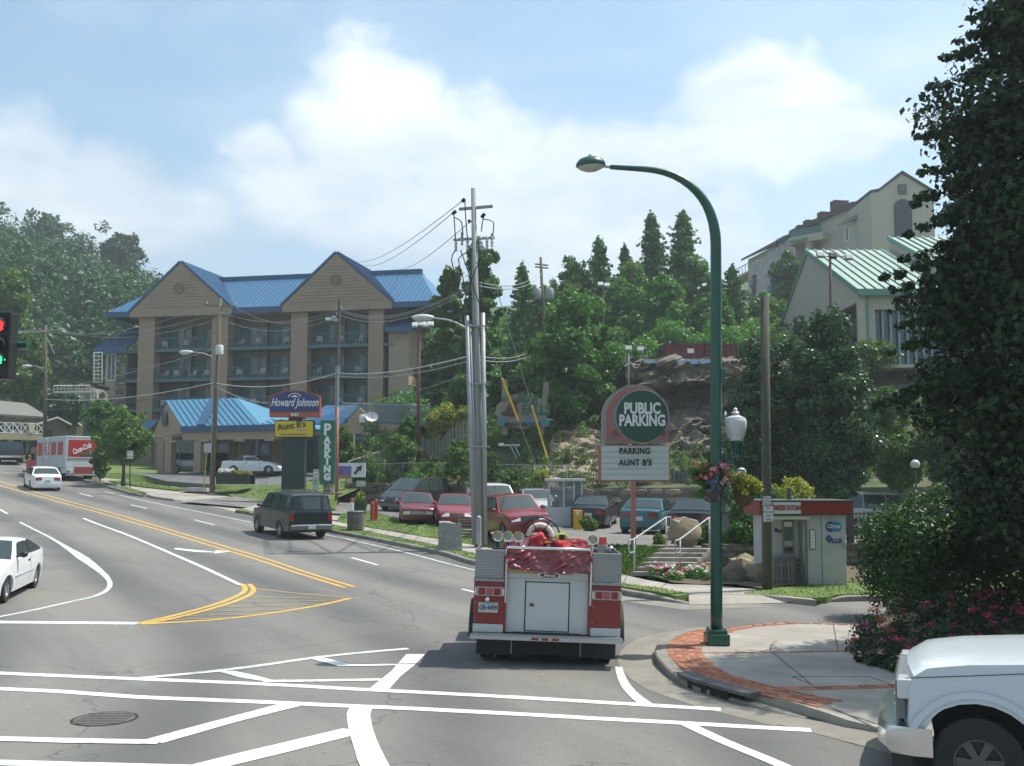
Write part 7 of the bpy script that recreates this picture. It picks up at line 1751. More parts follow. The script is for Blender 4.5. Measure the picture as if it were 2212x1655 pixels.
t,b,L=pole_at('utility_pole','tall grey utility pole with two steel conduits and a cluster of cutouts on top',1037,1182,1022.5,407,b.y,.20,.085,M_GREYP,base=b);SPB=b;SPL=L
for(ua,va,ub,vb,r,nm)in((1025,1176,1009,682,.088,'conduit'),(1049,1176,1043,676,.085,'conduit'),(1030,1130,1016,700,.04,'thin_conduit')):
 q=MB();q.tube([L(ua,va,-.15),L(ub,vb,-.15)],r,10);q.build(nm,M_STEEL,t,smooth=True)
for v in(705,830,965):
 q=MB();uc=1023+(v-407)*.0187;q.cbox(L(uc+3,v,-.1),(.72,.3,.05));q.build('bracket',M_STEEL,t)
q=MB();q.cbox(L(1028,449),(1.28,.09,.10),Matrix.Rotation(R(-5),3,'Y'));q.build('crossarm',M_GREYP,t)
q=MB();q.cbox(L(1024,516),(1.55,.08,.09),Matrix.Rotation(R(-3),3,'Y'));q.build('crossarm',M_STEEL,t)
for u,v in((985,525),(998,512),(1038,522),(1052,522),(1063,515),(1010,523)):
 q=MB();q.lathe([(.03,-.32),(.06,-.28),(.035,-.22),(.06,-.15),(.035,-.08),(.06,0),(.035,.06),(.06,.13),(.03,.2)],8,L(u,v,-.08));q.build('fuse_cutout',M_LGREY,t)
q=MB()
for a,b2 in(((1004,430),(998,436)),((985,456),(977,463)),((1047,462),(1040,470)),((1016,476),(1012,480))):q.tube([L(*a),L(*b2)],.07,6)
q.build('insulators',M_DARK,t)
q=MB()
for pts in([(1004,430),(1006,470),(1010,520)],[(980,460),(983,500),(984,520)],[(982,470),(997,480),(1000,510)],[(1047,462),(1042,480),(1040,500)],[(1045,474),(1066,480),(1064,510)],[(984,540),(975,560),(985,600),(1002,680)],[(1010,545),(990,560),(1000,600),(1012,690)],[(1063,535),(1050,580),(1044,620),(1043,678)],[(1038,540),(1034,600),(1042,680)],[(1052,540),(1020,600),(1008,684)],[(995,540),(1030,640),(1043,680)]):
 q.tube(smooth_line([L(u,v,-.2)for u,v in pts],.3),.022,5)
q.build('jumper_cable',M_WIRED,t)
cobra(t,L,[(1010,711),(985,697),(960,690),(930,687)],(914,686),s=1.15)
q=MB();q.tube([SPL(1034,1176,-.5),SPL(1034,1120,-.5)],.10,12);q.ball(SPL(1034,1120,-.5),.10,12,8);o=thing('bollard','white-topped grey steel bollard at the foot of the utility pole','bollard',SPB);q.build('post',M_STEEL,o,smooth=40)
# guy wires with yellow guards
def guy(a,g0_,g1,e,label):
 A=PT(a[0],a[1],SPB.y);E=G(e[0],e[1],0,LOTZ);t=thing('guy_wire',label,'guy wire',E)
 d=A-E;q=MB();q.tube([(0,0,0),tuple(d)],.016,5);q.build('wire',M_WIRE,t)
 # guard: where the wire passes the seen heights
 def at(v):
  best=min((abs((lambda p:827.5-FL*((p-EYE).dot(CU))/((p-EYE).dot(CF)))(E+d*k)-v),k)for k in[i/400 for i in range(401)]);return d*best[1]
 g=MB();g.tube([at(g0_),at(g1)],.045,8);g.build('guard',mat('guard_yellow',(.72,.52,.03),.5),t)
guy((1040,700),818,907,(1205,1132),'guy wire with yellow guard, nearer the grey pole');guy((1046,535),878,988,(1222,1120),'guy wire with yellow guard, farther right and lower')
t,b,L=pole_at('utility_pole','brown wooden utility pole in front of the hotel porch with cobra lamp and transformer',458,1052,476,645,66.5,.17,.11,M_WOODP);P1=(b,L)
q=MB();q.cbox(L(476,661),(2.1,.1,.12),Matrix.Rotation(R(4),3,'Y'));q.build('crossarm',M_GREYW,t);q=MB();[insul(q,L(u,657))for u in(447,476,508)];q.build('insulators',M_LGREY,t)
q=MB();c=L(474,763,-.35);q.lathe([(.2,0),(.25,.03),(.25,.55),(.2,.62),(0,.62)],14,c-Vector((0,0,.1)));q.build('transformer',mat('transformer_white',(.5,.52,.52),.5),t,smooth=40)
cobra(t,L,[(462,772),(440,764),(420,761),(408,762)],(402,761),s=1.25)
q=MB();q.cbox(L(449,968,-.2),(.45,.2,.6));q.build('meter_box',M_LGREY,t);
q=MB();q.tube([L(458,830,-.1),L(456,1040,-.1)],.03,6);q.build('conduit',M_STEEL,t)
q=MB();A=PT(440,1052,66);q.tube([(0,0,0),tuple(PT(447,975,66)-A)],.04,6);o=thing('guy_guard','slanting yellow-green guard rod left of the brown pole','guy wire',A);q.build('rod',mat('olive_guard',(.26,.27,.04),.6),o)
b0=G(727,1090,.13);t,b,L=pole_at('sign_pole','thin pole painted red at the bottom beside the vertical parking sign',727,1090,729,880,b0.y,.10,.09,M_PINK,cat='pole',base=b0);P2=(b,L)
q=MB();q.tube([L(729,880),L(731,770)],.07,8);q.build('steel_sleeve',M_STEEL,t);q=MB();q.tube([L(731,790),L(733,645)],.085,8);q.build('upper_pole',M_WOODP,t);q=MB();q.tube([L(724,905),L(726,800)],.03,6);q.build('conduit',M_STEEL,t)
q=MB();[insul(q,L(u,v))for u,v in((728,668),(737,668),(728,680))];q.build('insulators',M_LGREY,t)
def flood(t,L,u,v,m=M_LGREY,s=.2,tilt=25,yaw=0):
 h=MB();rot=Matrix.Rotation(R(yaw),3,'Z')@Matrix.Rotation(R(-tilt),3,'X');c=L(u,v);h.cbox(c,(s*1.6,s*.9,s*1.1),rot);h.build('floodlight',m,t,bevel=.02)
for u,v in((708,690),(716,690),(722,686),(726,692)):flood(t,L,u,v,s=.17)
t,b,L=pole_at('light_pole','brown pole with a cluster of white floodlights beside the hotel stair',903,985,905,700,67,.13,.10,mat('brown_pole',(.14,.06,.045),.8),cat='light pole')
for u,v in((897,702),(912,700),(921,702),(930,700)):flood(t,L,u,v,M_WHITE,.26)
q=MB();q.tube([L(893,704),L(934,703)],.03,5);q.build('arm',M_STEEL,t)
t,b,L=pole_at('utility_pole','distant wooden pole carrying two grey transformers above the trees',1178,800,1168,556,92,.18,.12,M_WOODP);PT3=(b,L)
for u in(1160,1187):q=MB();q.lathe([(.32,0),(.38,.08),(.38,.95),(.3,1.05),(0,1.05)],14,L(u,648,-.3));q.build('transformer',mat('transformer_grey',(.28,.30,.31),.5),t,smooth=40)
for v in(572,578):q=MB();q.cbox(L(1170,v),(1.2,.1,.12),Matrix.Rotation(R(6),3,'Y'));q.build('crossarm',M_GREYW,t)
t,b,L=pole_at('light_pole','slim pole with two small floodlights in front of the trees right of the transformers',1303,800,1303,612,86,.09,.07,M_WOODP,cat='light pole');[flood(t,L,u,v,M_WHITE,.28)for u,v in((1297,614),(1311,616))]
t,b,L=pole_at('light_pole','thin pole with two grey floodlights at the left edge of the cliff',1358,860,1358,752,64,.05,.05,M_STEEL,cat='light pole');[flood(t,L,u,v,M_LGREY,.26)for u,v in((1357,753),(1383,755))]
t,b,L=pole_at('light_pole','dark pole with three floodlights in front of the green-roofed building',1795,760,1793,545,58,.09,.07,mat('brown_pole',(.14,.06,.045),.8),cat='light pole')
for u,v in((1772,551),(1799,553),(1833,556)):flood(t,L,u,v,M_LGREY if u!=1799 else M_TRIM,.26)
q=MB();q.tube([L(1768,551),L(1795,556),L(1838,552)],.03,5);q.build('arm',M_TRIM,t)
t,b,L=pole_at('utility_pole','wooden pole with crossarm behind the motel roof, far left',97,960,99,703,98,.18,.12,M_WOODP);P0=(b,L)
q=MB();q.cbox(L(101,713),(2.9,.12,.14));q.build('crossarm',M_GREYW,t);q=MB();[insul(q,L(u,712))for u in(74,86,112,128)];q.build('insulators',M_LGREY,t);cobra(t,L,[(95,805),(88,795),(75,791),(66,791)],(58,791),s=1.3)
q=MB();[q.tube([L(99,725),L(u,765)],.025,4)for u in(78,118)];q.build('brace',M_STEEL,t)
b0=G(1657,1274,.13);t,b,L=pole_at('wooden_pole','bare wooden pole with two small notices right of the green lamp',1657,1274,1652,641,b0.y,.135,.115,mat('green_brown_pole',(.080,.082,.058),.9,var=.25,vscale=3,stretch=(6,6,.6),bump=.6,bscale=10,dirt=((.05,.07,.03),1,.6)),cat='pole',base=b0)
def notice(L,t,u0,v0,u1,v1,lines,m=M_SWHT,dd=-.17,ink=M_INK,size=None,name='notice'):
 a=L(u0,v0,dd);c=L(u1,v1,dd);q=MB();q.box(a.x,c.x,a.y,a.y+.015,c.z,a.z);o=q.build(name,m,t,bevel=.003)
 n=len(lines);hh=(a.z-c.z)/n
 for i,s in enumerate(lines):
  if s:text(s,size or hh*.8,ink,o,((a.x+c.x)/2,a.y-.004,a.z-hh*(i+.5)),ext=.002)
 return o
notice(L,t,1647.5,1073,1666,1092,['Deliveries','Customer','Parking']);notice(L,t,1649,1094,1670,1127,['NO','PARKING','ANY','TIME'])
# wires, each a thing
def wire(pts,sag,label,r=.014,m=M_WIRE,group='overhead wires'):
 a,c=Vector(pts[0]),Vector(pts[1]);q=MB();n=14;P=[a.lerp(c,i/n)-a-Vector((0,0,sag*4*(i/n)*(1-i/n)))for i in range(n+1)]
 q.tube(P,r,4,cap=False);o=q.build('overhead_wire',m,None,loc=a);tag(o,label,'wire',group)
wb=lambda B,u,v:B[0]+B[1](u,v)
SP=(SPB,SPL)
n_=0
for i,(ul,v0,va,vb2,vc,vd)in enumerate([(74,712,662,668,668,612),(112,712,664,672,672,616),(128,712,688,680,680,622)]):
 nm=['uppermost','middle','lowest'][i]
 wire([PT(-60,690+i*5,92),wb(P0,ul,v0)],.5,f'{nm} power wire left of the far motel pole')
 wire([wb(P0,ul,v0),wb(P1,(447,508,476)[i],va)],1.0,f'{nm} sagging power wire between the motel pole and the brown pole')
 wire([wb(P1,(447,508,476)[i],va),wb(P2,732,vb2)],.9,f'{nm} sagging power wire between the brown pole and the red-based pole')
 wire([wb(P2,734,vc),wb(SP,1024,vd)],.8,f'{nm} sagging power wire between the red-based pole and the grey pole')
wire([wb(P1,462,827),wb(P0,97,862)],.5,'thick cable between the motel pole and the brown pole, upper',.03,M_LGREY);wire([wb(P1,462,832),wb(P0,97,884)],.4,'thin dark cable between the motel pole and the brown pole, lower',.022,M_WIRED)
wire([wb(P1,462,755),wb(P0,97,845)],.2,'slanting cable from the lamp arm of the brown pole to the motel pole',.022)
wire([wb(P1,462,827),wb(P2,728,806)],.5,'thick pale cable from the brown pole over the hotel balconies',.03,M_LGREY);wire([wb(P1,462,832),PT(590,872,62)],.25,'cable dropping from the brown pole to the blue hotel sign',.02,M_LGREY)
wire([wb(P2,730,806),wb(SP,1031,764)],.3,'cable from the red-based pole to the middle of the grey pole',.025,M_LGREY);wire([wb(P2,730,812),wb(SP,1031,775)],.35,'lower twin of the cable to the middle of the grey pole',.02)
wire([PT(690,882,62),PT(1000,812,50)],.3,'thin cable from the blue hotel sign toward the grey pole',.016)
wire([wb(P1,484,672),PT(552,795,85)],.0,'left of two service wires slanting down from the brown pole to the hotel');wire([wb(P1,488,672),PT(558,798,85)],.0,'right of two service wires slanting down from the brown pole to the hotel')
for i,(a,e)in enumerate([((1004,430),(770,565)),((977,461),(785,572)),((1016,478),(845,580))]):wire([wb(SP,*a),PT(e[0],e[1],135)],.8,['highest','middle','lowest'][i]+' long wire running from the grey pole top to behind the hotel roof',.022)
for i,(a,e)in enumerate([((1035,610),(1166,585)),((1035,618),(1172,590)),((1036,770),(1172,735)),((1036,778),(1172,742))]):wire([wb(SP,*a),PT(e[0],e[1],91.5)],.6,['top','second','third','fourth'][i]+' wire between the grey pole and the twin transformer pole',.022)
# traffic light at the left edge
def signal():
 d=15.2;c=PT(-3,745,d);t=thing('traffic_light','black three-lamp traffic light with red on top and green arrow below, at the left edge','traffic light',c);s=d/FL
 q=MB();q.box(-36*s,24*s,0,.25,-74*s,73*s);q.build('housing',mat('signal_black',(.012,.014,.013),.5),t,bevel=.02)
 for i,v in enumerate((702,745,778)):
  cx=-1*s;z=(745-v)*s
  m=[mat('red_signal',(.3,.01,.01),.3,emit=((1,.05,.06),.8)),M_DARK,mat('signal_off',(.01,.012,.01),.3)][i]
  q=MB();q.lathe([(0,.0),(13*s,0),(13*s,.02)],20,(cx,-.0,z),Matrix.Rotation(R(90),4,'X'));q.build('lens',m,t)
  q=MB();rot=Matrix.Rotation(R(90),4,'X');n=14;vs=[];fs=[]
  for k in range(n+1):
   a=R(-30+240*k/n);vs+=[(cx+16*s*math.cos(a),-.01,z+16*s*math.sin(a)),(cx+16*s*math.cos(a),-.22 if 30<-30+240*k/n<150 else-.08,z+16*s*math.sin(a))]
  fs=[(2*k,2*k+1,2*k+3,2*k+2)for k in range(n)];q.add(vs,fs);o=q.build('visor',mat('signal_black',(.012,.014,.013),.5),t)
  sm=o.modifiers.new('thick','SOLIDIFY');sm.thickness=.008
 z=(745-778)*s;cx=3*s;q=MB();q.prism([(cx-16*s,-.03,z-2*s),(cx+5*s,-.03,z-2*s),(cx+1*s,-.03,z-9*s),(cx+6*s,-.03,z-9*s),(cx+15*s,-.03,z),(cx+6*s,-.03,z+9*s),(cx+1*s,-.03,z+9*s),(cx+5*s,-.03,z+2*s),(cx-16*s,-.03,z+2*s)],(0,.012,0));q.build('green_arrow',mat('green_signal',(.02,.5,.2),.3,emit=((.08,1,.40),.9)),t)
 a=thing('signal_mast','green mast arm end behind the traffic light','mast arm',g0(c.x-5,c.y+.3));o=a.location
 q=MB();e=PT(60,745,d+.3)-o;q.tube([(0,0,e.z-.3),tuple(e)],[.1,.055],10);q.build('arm',M_GPOLE,a);q=MB();q.tube([(0,0,0),(0,0,e.z+.3)],[.14,.11],12);q.build('mast',M_GPOLE,a)
signal()
# public parking sign
def parking_sign():
 d=33.0;b=PT(1368,1205,d);b.z=.35;t=thing('parking_sign','round-topped green PUBLIC PARKING sign over a white letter board on a red pole','sign',b);s=d/FL
 C=PT(1372,900,d)-b;L=lambda u,v,dd=0:PT(u,v,d+dd)-b
 q=MB();q.tube([(0,0,-.3),L(1368,1040)],.085,10);q.build('pole',M_PINK,t)
 # arch box
 def archpts(cu,cv,r,vb,y,sx=1):return[L(cu-r*sx,vb)+Vector((0,y,0))]+[L(cu+r*sx*math.cos(a),cv-r*math.sin(a))+Vector((0,y,0))for a in[math.pi-math.pi*i/20 for i in range(21)]]+[L(cu+r*sx,vb)+Vector((0,y,0))]
 q=MB();q.prism(archpts(1372,902,71,958,0),(0,.45,0));q.build('arch_box',mat('grey_sheet',(.27,.25,.25),.5,dirt=((.2,.12,.11),2,.5)),t)
 o=archpts(1376,902,66,955,-.03);i_=archpts(1378,902,58,955,-.03);q=MB();n=len(o);q.add(o+i_,[(k,k+1,n+k+1,n+k)for k in range(n-1)]);q.build('arch_rim',M_PINK,t)
 rot=Matrix.Rotation(R(90),4,'X');q=MB();q.lathe([(0,0),(59*s,0),(59*s,.05),(0,.05)],36,L(1386,900)+Vector((0,-.05,0)),rot);q.build('disc_rim',mat('disc_rim',(.35,.30,.28),.5),t)
 q=MB();q.lathe([(0,0),(56*s,0),(56*s,.05),(0,.05)],36,L(1386,900)+Vector((0,-.09,0)),rot);q.build('disc',M_SGRN,t)
 text('PUBLIC',29*s*1.14,M_SWHT,t,L(1386,884)+Vector((0,-.16,0)),bold=.018,ext=.01,sx=.74);text('PARKING',29*s*1.14,M_SWHT,t,L(1386,910)+Vector((0,-.16,0)),bold=.018,ext=.01,sx=.72)
 for sd,cu in((-1,1322),(1,1438)):
  q=MB();q.prism([L(cu-sd*-2,946),L(cu+sd*-26,940),L(cu+sd*-14,950),L(cu+sd*-22,962)][:0]or[L(cu+sd*8,918),L(cu-sd*16,932),L(cu-sd*34,954),L(cu-sd*12,950),L(cu+sd*7,944),L(cu+sd*2,931)],(0,-.08,0));q.build('ribbon',M_PINK,t)
  q=MB();q.prism([v+Vector((0,-.1,0))for v in[L(cu-sd*2,929),L(cu-sd*14,938),L(cu-sd*3,944)]],(0,-.03,0));q.build('ribbon_fold',mat('ribbon_violet',(.10,.07,.16),.6),t)
  # letter board
 q=MB();a,c=L(1293,961),L(1448,1041);q.box(a.x,c.x,0,.4,c.z,a.z);q.build('board_case',M_PINK,t,bevel=.02)
 q=MB();a,c=L(1298,963.5),L(1445,1037);q.box(a.x,c.x,-.02,0,c.z,a.z);bo=q.build('letter_board',mat('board_white',(.55,.60,.57),.4),t)
 x=a.x;rb=MB();
 while x<c.x:rb.box(x,x+.012,-.028,-.02,c.z,a.z);x+=.062
 rb.build('board_ribs',mat('rib_grey',(.36,.40,.38),.5),bo,kind='stuff')
 for k in range(1,6):q=MB();z=a.z+(c.z-a.z)*k/6;q.box(a.x,c.x,-.036,-.028,z-.01,z+.008);q.build('letter_track',mat('rib_grey',(.36,.40,.38),.5),bo)
 text('PARKING',16*s*1.15,M_INK,t,L(1371,975)+Vector((0,-.045,0)),bold=.008,sx=.82,spacing=1.08);text("AUNT B'S",16*s*1.15,M_INK,t,L(1372,1000)+Vector((0,-.045,0)),bold=.008,sx=.82,spacing=1.12)
parking_sign()
# hotel signs
def hotel_signs():
 d=62.0;b=PT(632,1031,d);t=thing('hotel_sign','blue and red arched hotel name sign on a dark green column','sign',b);s=d/FL;L=lambda u,v,dd=0:PT(u,v,d+dd)-b
 q=MB();a,c=L(609,943),L(656,1036);q.box(a.x,c.x,.1,.7,c.z-.6,a.z);q.build('column',mat('column_green',(.012,.035,.028),.7),t)
 q=MB();a,c=L(622,898),L(650,945);q.box(a.x,c.x,.15,.5,c.z,a.z);q.build('neck',M_TRIM,t)
 def arc(u0,u1,vt,ve,vb,y=0):return[L(u0,vb),L(u1,vb),L(u1,ve)]+[L(u1+(u0-u1)*k/12,ve-(ve-vt)*math.sin(math.pi*k/12)**.8)for k in range(1,12)]+[L(u0,ve)]
 q=MB();q.prism(arc(582,691,843,856,901),(0,.5,0));q.build('sign_case',mat('sign_orange',(.42,.085,.03),.5),t)
 q=MB();q.prism([v+Vector((0,-.03,0))for v in arc(584.5,689,845.5,858,890)],(0,.03,0));q.build('blue_panel',mat('sign_blue',(.02,.03,.15),.4),t)
 text('Howard Johnson',25*s,M_SWHT,t,L(637,870)+Vector((0,-.06,0)),shear=.35,bold=.012,sx=.60);text('INN',9*s,M_SWHT,t,L(637,896)+Vector((0,-.03,0)),bold=.01)
 q=MB();c=L(637,858);n=10;o=[c+Vector((14*s*math.cos(a),-.05,9*s*math.sin(a)))for a in[math.pi*i/n for i in range(n+1)]];i_=[c+Vector((12*s*math.cos(a),-.05,7.4*s*math.sin(a)))for a in[math.pi*i/n for i in range(n+1)]];q.add(o+i_,[(k,k+1,n+2+k,n+1+k)for k in range(n)]);q.prism([c+Vector((-9*s,-.05,0)),c+Vector((9*s,-.05,0)),c+Vector((0,-.05,5*s))],(0,.01,0));q.build('emblem',M_SWHT,t)
 t2=thing('restaurant_sign','yellow restaurant sign hanging under the blue hotel sign','sign',L(635,926)+b);M2=lambda u,v:PT(u,v,d)-(t2.location)
 q=MB();a,c=M2(592.5,907.5),M2(678,946);q.box(a.x,c.x,0,.4,c.z,a.z);q.build('sign_case',M_TRIM,t2,bevel=.08);q=MB();a,c=M2(595,910),M2(675.5,943.5);q.box(a.x,c.x,-.03,0,c.z,a.z);q.build('yellow_panel',mat('sign_yellow',(.62,.46,.015),.45),t2)
 text("Aunt B's",19*s,M_INK,t2,M2(630,920)+Vector((0,-.05,0)),rot=(90,-8,0),bold=.01,sx=.95)
 text('Steaks, Seafood & Country',7*s,mat('olive_ink',(.2,.16,.02),.6),t2,M2(634,938.5)+Vector((0,-.05,0)),sx=.75)
 q=MB();q.ball(M2(651,930),13*s,18,8,(1.15,.02,.36));q.build('plate_picture',mat('picture_brown',(.13,.07,.04),.6),t2);q=MB();q.ball(M2(650,929)+Vector((0,-.03,0)),10*s,14,8,(1.1,.02,.33));q.build('food_picture',mat('picture_pink',(.5,.3,.2),.6),t2)
 # vertical parking sign
 b0=G(707,1075,0);d2=57.0;b=PT(707,1066,d2);t3=thing('parking_sign','tall narrow green sign reading PARKING from top to bottom','sign',b);L3=lambda u,v:PT(u,v,d2)-b;s3=d2/FL
 q=MB();a,c=L3(692,908),L3(722,1047);q.box(a.x,c.x,0,.25,c.z,a.z);q.build('panel',mat('sign_green2',(.01,.12,.075),.45),t3,bevel=.02)
 for i,(ch,v)in enumerate(zip('PARKING',(932,951,966,982,998,1014,1031))):text(ch,(34 if i==0 else 19)*s3*(1 if i else 1),M_SWHT,t3,L3(707,v+(-3 if i==0 else 0))+Vector((0,-.03,0)),bold=.035,sx=1.0 if i else .9)
 q=MB();a,c=L3(699,1047),L3(717,1068);q.box(a.x,c.x,-.1,.5,c.z,a.z);pb=q.build('stone_base',M_MORT,t3);stones(pb,c.x-a.x,a.z-c.z,-.11,a.x,c.z,.24,.18,seed=30,depth=.05)
 q=MB();q.cbox(L3(712,1066),(1.6,1,.08));q.build('footing',M_GREYW,t3)
 A=PT(682,1070,58);t4=thing('sign_post','two small white notices on a short post left of the tall parking sign','sign',A);L4=lambda u,v,dd=0:PT(u,v,58+dd)-A
 q=MB();q.tube([(0,0,-.3),L4(682,1012)],.04,6);q.build('post',M_TRIM,t4);notice(L4,t4,677,1014,688,1036,['FOR','GUESTS','ONLY'],dd=-.05);notice(L4,t4,675,1038,687,1061,['P',''],dd=-.05,m=M_LGREY)
 dd=P2[0].y;b=PT(750,1015,dd);t5=thing('arrow_sign','white sign with thick black arrow and a purple picture panel','sign',b);L5=lambda u,v:PT(u,v,dd)-b;s5=dd/FL
 q=MB();a,c=L5(722,1000),L5(788,1031);q.box(a.x,c.x,.15,.3,c.z,a.z);q.build('panel',M_SWHT,t5);q=MB();a,c=L5(723,1007),L5(758,1030);q.box(a.x,c.x,.12,.15,c.z,a.z);q.build('picture',mat('purple_print',(.16,.12,.33),.5),t5)
 q=MB();q.prism([L5(x,v)+Vector((0,.12,0))for x,v in((728,1030),(738,1024),(752,1026),(757,1030))],(0,-.02,0));q.build('picture_hill',mat('orange_print',(.42,.17,.06),.5),t5)
 q=MB();q.prism([L5(x,v)+Vector((0,.12,0))for x,v in((763,1022),(771,1013),(767.5,1010),(781,1005),(779,1018),(775,1016),(767,1026))],(0,.02,0));q.build('arrow',M_INK,t5)
hotel_signs()
def lot_notice(u,v,label):
 d={780:65,878:62.5,1018:59}[u];b=PT(u,v,d);t=thing('lot_notice',label,'sign',b,group='small white notices on the lot wall');L=lambda a,c,dd=0:PT(a,c,d+dd)-b
 q=MB();q.tube([(0,.05,-1),(0,.05,.2)],.02,5);q.build('post',M_STEEL,t);notice(L,t,u-10,v-6,u+10,v+6,["AUNT B'S",'PARKING'],dd=-.02)
lot_notice(780,1045,'small white notice left on the stone wall, right of the red-based pole');lot_notice(878,1043,'small white notice above the dark minivan');lot_notice(1018,1060,'small white notice beside the grey steel utility pole')
def small_sign():
 b=G(281,1050,.13);t=thing('sign_post','small white sign on a thin post in front of the small multi-stemmed tree','sign',b);L=lambda u,v,dd=0:PT(u,v,b.y+dd)-b
 q=MB();q.tube([(0,0,-.2),L(281,975)],.035,6);q.build('post',M_TRIM,t);notice(L,t,274.5,974,287,991,['NO','PARKING'],dd=-.05)
small_sign()
def planter():
 a=PT(466,1046,66.5);c=PT(541,1046,66.8);t=thing('planter','low dark timber planter with white and orange flowers in front of the hotel','planter',a);w=(c-a).x;h=.62
 for k in range(4):q=MB();q.box(0,w,0,.12,h*k/4+.005,h*(k+1)/4-.005);q.build('board',mat('dark_timber',(.035,.04,.035),.9,var=.2,rnd=.2),t)
 q=MB();q.box(0,w,.12,1.4,0,h-.06);q.build('soil',M_SOIL,t);q=MB();q.box(0,w,1.4,1.5,0,h);q.box(0,.1,.12,1.4,0,h);q.box(w-.1,w,.12,1.4,0,h);q.build('side_boards',mat('dark_timber',(.035,.04,.035),.9,var=.2,rnd=.2),t)
 rr=random.Random(4);B=[(rr.uniform(.1,w-.1),rr.uniform(.15,1.3),h+rr.uniform(0,.15),.16,.8)for _ in range(40)];link('plants',quads_mesh('plants',leafcloud(B,1500,.06,1),L_MID),t)
 flowers(0,[b for b in B if b[0]>w*.4],420,.05,P_ORG,'orange_flowers',t,2);flowers(0,[(x,y,z+.15,r,1)for x,y,z,r,_ in B if x<w*.38],420,.06,P_WHP,'white_flowers',t,3);flowers(0,[b for b in B if b[0]>w*.5],200,.05,P_YELP,'yellow_flowers',t,4)
planter()
q=MB();A=G(388,1062,.1);q.prism([(0,0,0),(1.9,-.5,0),(1.85,-.4,.22),(.35,.0,.26)],(.15,.9,0));o=q.build('concrete_kerb_block',M_CONC,None,loc=A);tag(o,'pale concrete wedge lying at the grass edge of the hotel driveway','concrete block')
# miniature golf sign
def golf():
 d=63;b=PT(1128,935,d);t=thing('golf_sign','oval miniature golf sign with a bear on timber posts','sign',b);s=d/FL;L=lambda u,v,dd=0:PT(u,v,d+dd)-b
 for u,v in((1090,820),(1172,825)):q=MB();p=L(u+(5 if u>1100 else 0),v);q.cbox((p+L(u,940))/2,(.34,.2,(p-L(u,940)).length),Matrix.Rotation(R(6 if u>1100 else 0),3,'Y'));q.build('post',M_GREYW,t)
 q=MB();n=30;q.prism([L(1129,888,-.2)+Vector((57*s*math.cos(a)*(1+.03*math.sin(5*a)),0,37*s*math.sin(a)*(1+.04*math.cos(4*a))))for a in[2*math.pi*i/n for i in range(n)]],(0,.15,0));q.build('board',mat('sign_tan',(.24,.20,.155),.8),t)
 gm=mat('sign_leaf_green',(.02,.10,.05),.6);text('BEAR',26*s,gm,t,L(1140,862,-.25),bold=.03,sx=.75,rot=(90,8,0));text('FALLS',32*s,gm,t,L(1158,886,-.25),bold=.04,sx=.75);text('MINIATURE GOLF',12*s,M_INK,t,L(1128,917,-.36),bold=.012,sx=.8)
 q=MB();[q.prism([L(u,v,-.22),L(u+6,v-9,-.22),L(u+10,v+3,-.22)],(0,-.05,0))for u,v in((1084,866),(1094,860),(1104,864))];q.build('leaf_cutout',gm,t)
 q=MB();q.ball(L(1106,886,-.3),13*s,12,8,(1,.2,1.1));q.ball(L(1112,868,-.32),8*s,12,8,(1,.3,.9));q.ball(L(1107,861,-.32),3*s,8,6,(1,.4,1));q.ball(L(1117,861,-.32),3*s,8,6,(1,.4,1));q.ball(L(1092,893,-.3),6*s,8,6,(1.4,.2,.8));q.build('bear',mat('bear_brown',(.07,.045,.03),.8),t,smooth=True)
 wb_=mat('wave_blue',(.07,.17,.20),.6)
 for u in(1084,1146,1176):q=MB();q.ball(L(u,912,-.32),11*s,14,8,(1,.15,1));q.build('wave',wb_,t)
 for u0,u1,v in((1060,1078,908),(1180,1196,906),(1180,1196,920)):q=MB();q.tube([L(u0,v),L(u1,v+2)],.05,5);q.build('rail',M_GREYW,t)
 A=PT(1100,985,62.5);o=thing('light_bar','white light bar on two struts below the golf sign','lamp',A);LL=lambda u,v:PT(u,v,62.5)-A
 q=MB();q.cbox(LL(1100,962),(1.3,.15,.12));q.build('bar',M_LGREY,o,bevel=.02);q=MB();q.cbox(LL(1083,960),(.3,.2,.16));q.build('lamp',M_WHITE,o);q=MB();q.tube([LL(1103,964),LL(1116,990)],.04,5);q.tube([LL(1112,964),LL(1122,985)],.04,5);q.build('strut',M_LGREY,o)
golf()
# wooden fences on the terrace
def fence(name,label,pts,hb,gap,bw,m,rails=True,posts=0,cat='fence',pt=.03):
 P=[Vector(p)for p in pts];o=P[0].copy();t=thing(name,label,cat,o);n=0
 for a,c in zip(P[:-1],P[1:]):
  L=(c-a).length;k=max(1,int(L/(bw+gap)));rz=math.atan2((c-a).y,(c-a).x)
  for i in range(k):
   p=a.lerp(c,(i+.5)/k)-o;q=MB();h=hb*random.uniform(.95,1.04);q.cbox((0,0,h/2),(bw,pt,h));
   x=q.build('board',m,t);x.location=p;x.rotation_euler=(0,random.uniform(-.02,.02),rz)
  if rails:q=MB();[q.tube([a-o+Vector((0,.05,hb*z)),c-o+Vector((0,.05,hb*z))],.035,4)for z in(.25,.8)];q.build('rail',m,t)
 return t
fence('board_fence','grey weathered board fence climbing the slope behind the steel pole',[PT(904,992,68),PT(952,992,67),PT(975,968,66.5),PT(1012,950,66)],1.35,.07,.16,M_GREYW)
fence('picket_fence','short grey picket fence left of the parking sign at the foot of the pale rock',[PT(1228,1046,58),PT(1290,1046,58)],.62,.06,.07,M_GREYW)
q=MB();A=PT(1255,1038,57.7);q.box(-.6,.7,0,.05,-.12,.14);o=q.build('red_board',mat('dull_red',(.26,.06,.05),.7),None,loc=A);tag(o,'small dull red board on the short picket fence','sign')
